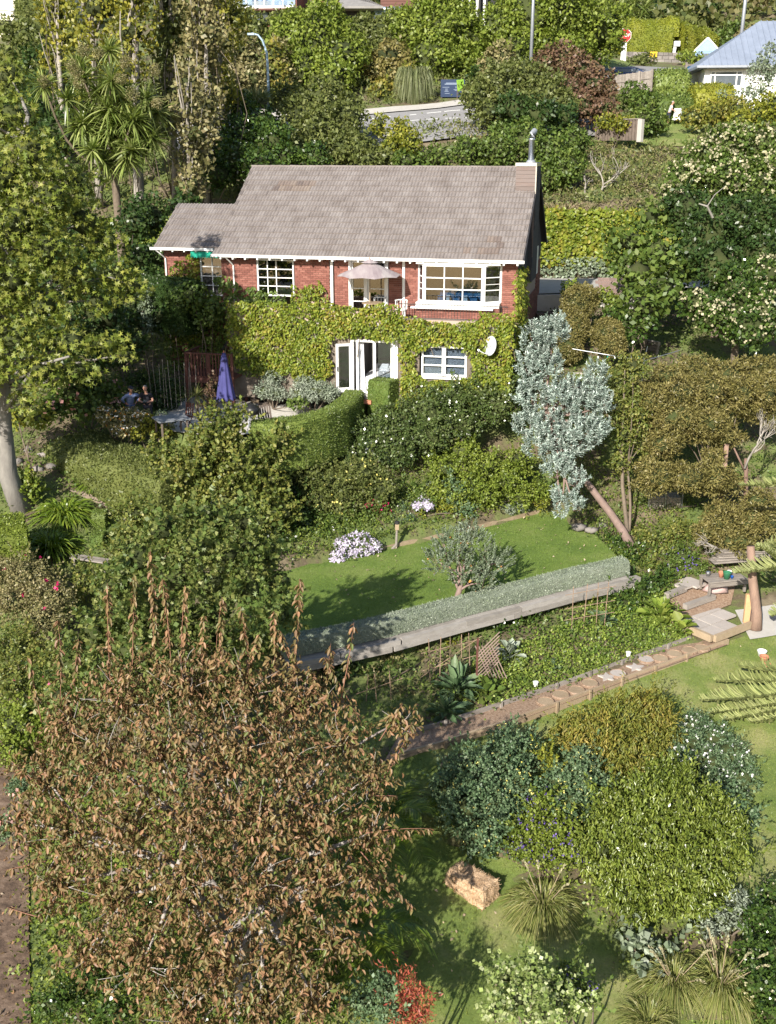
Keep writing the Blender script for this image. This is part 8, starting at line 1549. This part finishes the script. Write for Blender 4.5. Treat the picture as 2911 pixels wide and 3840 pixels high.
near('red_leaf_shrub', 'shrub with scarlet autumn leaves at the bottom centre', 'shrub', [(880, 2130, 22, 16.2, 40), (900, 2160, 34, 16, 30), (865, 2195, 24, 15.8, 30), (910, 2200, 24, 15.8, 20)], G_RED, 0, size=.085, width=.28, droop=.6, core=0, cover=.6)
near('salvia_bush', 'green bush with pale violet spires just right of the cream edged shrub', 'shrub', [(1230, 2110, 30, 17.2, 26), (1270, 2150, 34, 16.8, 30), (1220, 2160, 30, 16.8, 30)], G_MID, 0, size=.06, flowers=[(F_PURP, .03, 26, 'flowers')])
near('shrub', 'blue green bush left of the scarlet shrub at the bottom edge', 'shrub', [(830, 2130, 34, 16.6, 34), (790, 2170, 36, 16.2, 34), (840, 2190, 34, 15.8, 30)], G_BLUE, 0, size=.06)
near('ground_shrub', 'bright green glossy bushes showing under the brown tree at the bottom left', 'shrub', [(200, 2120, 60, 16.6, 34), (300, 2080, 60, 17, 34), (120, 2170, 50, 16, 30), (400, 2150, 60, 16.2, 34), (250, 2190, 60, 15.8, 30), (330, 1950, 50, 18.4, 30), (550, 2190, 50, 15.8, 26), (700, 2160, 50, 16.2, 26)], G_GLOSS, 0, size=.075)
# palm under the brown tree
def palm(label, u, v, Y, nf, L_, z=None):
    p = atY(u, v, Y); zz = T(p[0], Y); t = thing('palm', label, 'palm', (p[0], Y, zz)); MB().tube([(0, 0, -.1), (0, 0, .5)], [.2, .16], 9).obj('trunk', BARK, t)
    for i in range(nf):
        a = 2 * math.pi * i / nf + random.uniform(-.2, .2); el = random.uniform(.35, 1.15); pts = []; n = 12
        for j in range(n + 1): f = j / n; r = L_ * f; pts.append(np.array([math.cos(a) * r * math.cos(el) * (1 - .08 * f), math.sin(a) * r * math.cos(el), .5 + r * math.sin(el) - L_ * .55 * f ** 2.2]))
        pts = np.array(pts); V, F = tube_np([tuple(q) for q in pts], list(np.linspace(.025, .006, n + 1)), 4); parts = [(np.array(V), np.array([f for f in F if len(f) == 4]))]
        q = np.linspace(.1, .99, 46); P = np.stack([np.interp(q * n, np.arange(n + 1), pts[:, c]) for c in range(3)], 1); dr = np.gradient(P, axis=0); dr = unit(dr); sd = unit(np.cross(dr, [0, 0, 1.]))
        for s in (-1, 1): parts.append(leaves(P, np.tile([0, 0, 1.], (46, 1)), .5, .07, 'quad', jitter=.1, D=(sd * s + dr * .7 + [0, 0, -.15]) * 6, var=.15))
        V, F = join(parts); mesh_obj('frond', V, F, G_BLADE, t)
    return t
palm('feather palm in shade between the brown tree and the dark end of the bark path', 840, 1700, 22.8, 15, 2.0); palm('second feather palm lower down in the deep shade of the brown tree', 770, 1960, 19.4, 15, 1.9)
# ------------------------------------------------------------------ foreground left
t = None
def agap(label, u, v, n=330, L_=1.0, wd=.08): q = onray(u, v); return tussock('agapanthus', label, q[0], q[1], n, L_, wd, .95, G_BLADE, 'strap leaved clumps at the left', rad=.22, sag=.62, seg=5)
agap('upper strap leaved agapanthus clump at the left', 140, 1120, L_=1.45); agap('lower strap leaved agapanthus clump at the left', 112, 1195, L_=1.45); agap('shaded strap leaved agapanthus clump left of the small clipped cubes', 218, 1050, n=220, L_=1.1)
near('geranium_bush', 'bright green leafy plant beside the grey sweetgum trunk', 'plant', [(62, 1040, 14, 37.4, 14), (70, 1070, 12, 37, 14), (82, 1050, 12, 37.2, 12)], G_BRIGHT, 0, size=.13, width=.95, core=.3)
for i, (u, v) in enumerate(((60, 975), (95, 985), (120, 975), (40, 1000), (110, 1010), (85, 1015))):
    q = onray(u, v); tt = thing('rock', ('first', 'second', 'third', 'fourth', 'fifth', 'sixth')[i] + ' shaded rock of the row behind the sweetgum trunk, counted from the left above', 'rock', tuple(q), group='rocks in the shade'); V, F = core_np((0, 0, 0), (.24, .2, .16), .3); mesh_obj('stone', V, F, STONE, tt)
sheet('soil_path', [onray(u, v)[:2] for u, v in ((150, 1065), (340, 1070), (350, 1095), (230, 1100))], solid('pale_soil', [(.26, .19, .15), (.36, .28, .22)], .95, 4, .3), .06, .4)
for (u0, v0, u1, v1, lab) in ((160, 1202, 245, 1215, 'weathered bench plank showing among the greenery at the left'), ):
    q = atZ(u0, v0, -13.2); c = atZ(u1, v1, -13.2); t = thing('garden_bench', lab, 'bench', (q[0], q[1], q[2] - .4), math.atan2(c[1] - q[1], c[0] - q[0])); 
    for i in range(3): piece('plank', (.7, -.12 + .13 * i, .4), (1.5, .12, .04), WOOD_G, t)
    for x in (.1, 1.3): piece('leg', (x, 0, .19), (.08, .3, .38), WOOD_G, t)
near('rose_bush', 'greyish rose bush with crimson blooms at the left edge', 'rose bush', [(60, 1240, 56, 31.4, 40), (110, 1290, 50, 30.6, 36), (30, 1300, 44, 30.6, 40), (90, 1340, 50, 29.8, 34), (10, 1240, 40, 31.6, 36)], G_TAN, 0, size=.07, flowers=[(F_MAG, .1, 3, 'flowers')], core=.5, cover=1.0)
near('rose_bush', 'green rose bush with few pink blooms below the greyish one', 'rose bush', [(40, 1400, 60, 28.6, 40), (110, 1420, 50, 28.4, 36), (30, 1470, 54, 27.4, 36), (120, 1480, 40, 27.2, 30)], G_AUT, 0, size=.08, flowers=[(F_PINK, .07, 3, 'flowers')])
near('shrub', 'mid green bushes at the left edge beneath the rose bushes', 'shrub', [(40, 1560, 70, 26, 46), (110, 1580, 50, 25.8, 40), (20, 1620, 40, 25, 24)], G_BRIGHT, 0, size=.09)
near('rose_bush', 'pale pink rose bush by the bare soil at the left edge', 'rose bush', [(15, 1790, 26, 21.8, 26), (40, 1700, 26, 23, 24)], G_BLUE, 0, size=.06, flowers=[(F_SALM, .08, 8, 'flowers')])
near('shrub', 'tall mixed bush above the clipped cubes, left of the yellowing tree', 'shrub', [(290, 1110, 46, 35.6, 34), (340, 1160, 50, 35, 40), (280, 1180, 50, 34.2, 40), (400, 1170, 40, 34.6, 34), (190, 1260, 44, 32, 34), (530, 1220, 36, 34.4, 34)], G_AUT, 0, size=.11)
# green star leaved tree
sw2 = [(330, 1330, 66, 27, 60), (260, 1330, 60, 27, 50), (400, 1340, 64, 27.4, 60), (470, 1360, 60, 27.4, 56), (200, 1380, 60, 26.4, 50), (300, 1410, 70, 26, 56), (390, 1430, 66, 26, 56), (150, 1440, 54, 25.8, 44), (480, 1440, 56, 26.2, 50), (230, 1480, 66, 25, 50), (330, 1500, 66, 25, 50), (430, 1510, 60, 25.2, 50), (130, 1520, 54, 24.6, 44), (540, 1400, 40, 27.2, 46), (380, 1270, 44, 28.4, 40), (300, 1270, 40, 28.4, 36), (520, 1500, 44, 26, 40), (180, 1560, 50, 24.2, 36)]
sw2 = [(u, v, r * .94, Y - 2.2, q) for u, v, r, Y, q in sw2] + [(350, 1140, 46, 24, 40), (420, 1185, 50, 24, 46), (490, 1200, 48, 24.2, 44), (300, 1205, 50, 23.8, 44), (540, 1270, 44, 24.4, 44), (250, 1270, 46, 23.6, 40), (450, 1260, 54, 24, 50), (370, 1250, 54, 23.8, 48), (580, 1330, 34, 24.4, 36), (530, 1180, 30, 24.6, 36), (400, 1110, 26, 24.4, 26), (520, 1130, 44, 25, 40), (575, 1190, 42, 25.2, 40), (600, 1260, 36, 25.2, 40), (470, 1120, 40, 24.8, 36), (610, 1330, 30, 25.4, 36), (570, 1390, 34, 26, 36)]
near('sweetgum_tree', 'green star leaved tree behind the brown autumn tree', 'tree', sw2, leafm('leaf_star_green', [(.06, .105, .03), (.115, .155, .045), (.22, .23, .08)], patch=.5), .2, size=.12, width=.95, shape='star', cover=1.15, core=.62, droop=.3)
# brown autumn cherry in the foreground
bc = np.array([-3.0, 17.6, 0]); bc[2] = T(bc[0], bc[1]); t = thing('cherry_tree', 'big bronze leaved autumn tree filling the lower left foreground', 'tree', tuple(bc)); ch = []
for (u, v, r, Y) in ((150, 1560, 80, 19.8), (270, 1500, 90, 20), (400, 1480, 95, 20), (530, 1490, 90, 20), (650, 1520, 85, 20), (100, 1680, 80, 18.8), (220, 1640, 95, 18.6), (350, 1620, 100, 18.4), (490, 1620, 100, 18.4), (620, 1640, 95, 18.6), (740, 1600, 70, 19.4), (800, 1680, 60, 19), (150, 1800, 90, 17.8), (280, 1780, 100, 17.4), (420, 1770, 100, 17.2), (560, 1770, 100, 17.4), (690, 1760, 90, 17.8), (800, 1800, 60, 18.2), (125, 1910, 74, 17.2), (190, 2060, 60, 16.4), (250, 1930, 100, 16.8), (400, 1920, 100, 16.4), (550, 1920, 100, 16.6), (690, 1900, 90, 17), (790, 1900, 60, 17.4), (310, 2070, 95, 16), (470, 2070, 100, 15.8), (620, 2060, 90, 16), (730, 2030, 60, 16.4), (400, 2190, 90, 15.4), (560, 2180, 90, 15.4), (680, 2160, 60, 15.6), (60, 1780, 50, 18.2), (860, 1560, 40, 19.8)):
    c, rr = lump(u, v, r, Y); ch.append((c - bc, rr))
V, F = foliage(ch, .125, .42, 'leaf', cover=.6, core=0, sub=.14, ragged=.9, hollow=.0, droop=1.15, jitter=.6, spread=1.0); mesh_obj('crown', V, F, G_BROWN, t)
mb = MB(); hub = np.array([0, 0, 1.3]); mb.tube([(0, 0, -.3), (.05, 0, .5), tuple(hub)], [.28, .22, .2], 10)
mains = []
for i in range(9):
    a = 2 * math.pi * i / 9 + .3; e = hub + np.array([math.cos(a) * 1.3, math.sin(a) * 1.1, 2.3 + random.uniform(0, .8)]); mb.tube(limb_path(hub, e, .12, 7), np.linspace(.11, .055, 7), 8); mains.append(e)
mains = np.array(mains)
for c, r in ch:
    j = np.argmin(np.linalg.norm(mains - c, axis=1)); mb.tube(limb_path(mains[j], c, .14, 7), np.linspace(.062, .018, 7), 6)
    for _ in range(5): e = c + unit(RNG.normal(size=3) + [0, 0, .35]) * np.array(r) * 1.05; mb.tube(limb_path(c - np.array(r) * [0, 0, .2], e, .2, 5), np.linspace(.014, .004, 5), 4)
mb.obj('trunk', solid('cherry_bark', [(.16, .13, .12), (.34, .31, .28), (.1, .07, .06)], .7, 9, .3, 40, stretch=(1, 1, 3)), t, smooth=True)
P = []; D = []; mb = MB()
for (u0, v0, u1, v1, Y) in ((345, 1560, 325, 1185, 20.5), (395, 1540, 400, 1265, 20.4), (370, 1450, 350, 1250, 20.6), (595, 1560, 592, 1320, 20.6), (625, 1560, 648, 1250, 20.4), (545, 1520, 520, 1310, 20.8), (700, 1540, 715, 1390, 20.4), (735, 1520, 765, 1345, 20.2), (780, 1560, 700, 1420, 20), (240, 1500, 232, 1260, 20.4), (285, 1480, 290, 1240, 20.6), (130, 1520, 125, 1340, 20), (470, 1500, 480, 1290, 20.6), (90, 1560, 60, 1420, 19.6), (160, 1480, 170, 1380, 20), (440, 1480, 440, 1330, 20.5), (820, 1600, 870, 1520, 19.6), (830, 1680, 890, 1560, 19.2), (790, 1800, 930, 1790, 18), (780, 1840, 890, 1960, 17.6), (800, 1720, 860, 1720, 18.6), (660, 1480, 600, 1360, 20.6), (100, 1860, 10, 1880, 17.2), (90, 1700, 20, 1640, 18.4), (640, 1620, 480, 1400, 20), (500, 1560, 560, 1370, 20.4), (80, 1980, 15, 1960, 16.6)):
    a = np.array(atY(u0, v0, Y)) - bc; c = np.array(atY(u1, v1, Y + .2)) - bc; mb.tube(limb_path(a, c, .06, 6), np.linspace(.013, .004, 6), 4); n = int(np.linalg.norm(c - a) * 38); f = RNG.random(n) ** .8; n2 = np.array([1 if x > .3 else 0 for x in f], bool); f = f[n2]; q = a + (c - a) * f[:, None]; P.append(q); rd = RNG.normal(size=(len(f), 3)); rd[:, 2] = -.5; D.append(unit(rd) + [0, 0, -.55])
P = np.concatenate(P); D = np.concatenate(D); V, F = leaves(P, D * [1, 1, -1] + [0, 0, .6], .15, .4, 'leaf', jitter=.3, D=D * 5); mesh_obj('shoot_leaves', V, F, G_BROWN, t); mb.obj('shoots', TWIG, t, smooth=True, kind='stuff')
# ------------------------------------------------------------------ low growth over the remaining garden ground
avoid = [LAWN, PATIO, HOUSE_P, PATHP, LOW, SOILP, [tuple(x) for x in P2((1435, 1300, -15.1), (1540, 1395, -15.1), (1720, 1340, -15.1), (1680, 1280, -15.1), (1500, 1250, -15.1))], [(6.3, 53.8), (9.9, 55), (13, 56), (20, 57), (20, 62), (-4, 62.5), (-6, 58)]]
cover('garden_undergrowth', -18, 18, 24, 62, 26000, .05, .45, .12, G_MID, not_in(*avoid), clump=4, crad=.2, width=.6)
cover('garden_weeds', -8, 12, 34, 46, 7000, .03, .3, .1, G_BRIGHT, not_in(*avoid), clump=6, crad=.15)
cover('under_tree_plants', -9, -.6, 14.5, 24, 5200, .05, .6, .1, G_BRIGHT, not_in(SOILP), clump=5, crad=.25, width=.55)
n = 1500; X = RNG.uniform(-11, -6, n); Y = RNG.uniform(13, 26, n); V, F = leaves(np.c_[X, Y, terrain(X, Y) + .07], np.tile([0, 0, 1.], (n, 1)), .1, .5, 'quad', jitter=.4); mesh_obj('leaf_litter', V, F, G_BROWN, kind='stuff')
def lawn_tufts(name, poly, n, mat, L_=.05): 
    Pq = np.array(poly); X = RNG.uniform(Pq[:, 0].min(), Pq[:, 0].max(), n); Y = RNG.uniform(Pq[:, 1].min(), Pq[:, 1].max(), n); k = inpoly(poly, X, Y); X, Y = X[k], Y[k]; Z = terrain(X, Y) + .03; V, F = leaves(np.c_[X, Y, Z], RNG.normal(size=(len(X), 3)), L_, .25, 'tri', up=1.2, jitter=.2); mesh_obj(name, V, F, mat, kind='stuff')
lawn_tufts('lawn_blades', LAWN, 60000, leafm('blade_lawn', [(.08, .145, .02), (.13, .2, .03), (.19, .25, .06)], patch=.6)); lawn_tufts('lower_lawn_blades', LOW, 110000, leafm('blade_lower_lawn', [(.1, .15, .025), (.16, .21, .045), (.25, .27, .09)], patch=.6), .06)
n = 900; X = RNG.uniform(-5, 14, n); Y = RNG.uniform(16, 42, n); k = inpoly(LAWN, X, Y) | inpoly(LOW, X, Y); X, Y = X[k], Y[k]; V, F = leaves(np.c_[X, Y, terrain(X, Y) + .07], np.tile([0, 0, 1.], (len(X), 1)), .09, .6, 'quad', jitter=.3); mesh_obj('fallen_leaves', V, F, G_DRY, kind='stuff')
for i, (u, v, z) in enumerate(((1257, 803, -9.55), (1266, 785, -9.35), (1258, 765, -9.1), (1268, 745, -8.8), (1305, 700, -8.3), (1300, 683, -8.1))):
    q = atZ(u, v, z); t = thing('stone_step', ('lowest', 'second', 'third', 'fourth', 'fifth', 'topmost')[i] + ' flat stone step climbing beside the bronze shrubs', 'step', tuple(q), .1, 'stone steps beside the house'); piece('slab', (0, 0, -.08), (1.0, .42, .16), PAVE, t)
a, c = atZ(1345, 715, -8.4), atZ(1420, 760, -9.0); t = thing('timber_wall', 'low stacked timber retaining wall right of the bronze shrubs', 'wall', tuple(a), math.atan2(c[1] - a[1], c[0] - a[0])); Lw = math.hypot(c[0] - a[0], c[1] - a[1])
for r in range(4):
    for j in range(3): piece('half_log', (Lw * (j + .5) / 3, .0 + .03 * r, -.75 + r * .17), (Lw / 3 - .02, .14, .16), WOOD_G, t, rot=(0, 0, 0))
# washing line and brick edging roof
a, c, e = atY(1215, 745, 45), atY(1392, 772, 44), atY(1470, 778, 44); 
t = thing('washing_line', 'rotary washing line with thin metal arms right of the silver tree top', 'washing line', (c[0], c[1], T(c[0], c[1]))); cz = c[2] - t.location.z; MB().tube([(0, 0, 0), (0, 0, cz + .1)], .03, 7).obj('pole', METAL, t)
for dx, dy in ((-2.9, .6), (-1.6, -.8), (1.5, .2), (.4, 1.2)): MB().tube([(0, 0, cz - .15), (dx, dy, cz + .25)], .016, 5).obj('arm', METAL, t)
for i, (x, mt) in enumerate(((-1.9, WHITEC), (-1.5, TEAL), (-1.2, WHITEC), (-.9, WHITEC), (-.5, WHITEC), (-.2, TEAL))): piece('peg', (x, .1, cz - .02), (.05, .03, .1), mt, t)
p = atZ(1290, 640, -6.9); 
t = thing('low_tiled_roof', 'small brown tiled roof corner right of the driveway', 'roof', tuple(atY(1295, 640, 55)), -.1)
for r in range(6):
    for j in range(8): piece('tile', (j * .3 + .15 * (r % 2), r * .28, .1 + r * .12), (.29, .33, .03), BARK_P, t, rot=(.3, 0, 0))
MB().box((1.2, .9, -.6), (2.2, 1.6, 1.4)).obj('wall', CONC, t)
print('TRIS foliage', NTRI[0])
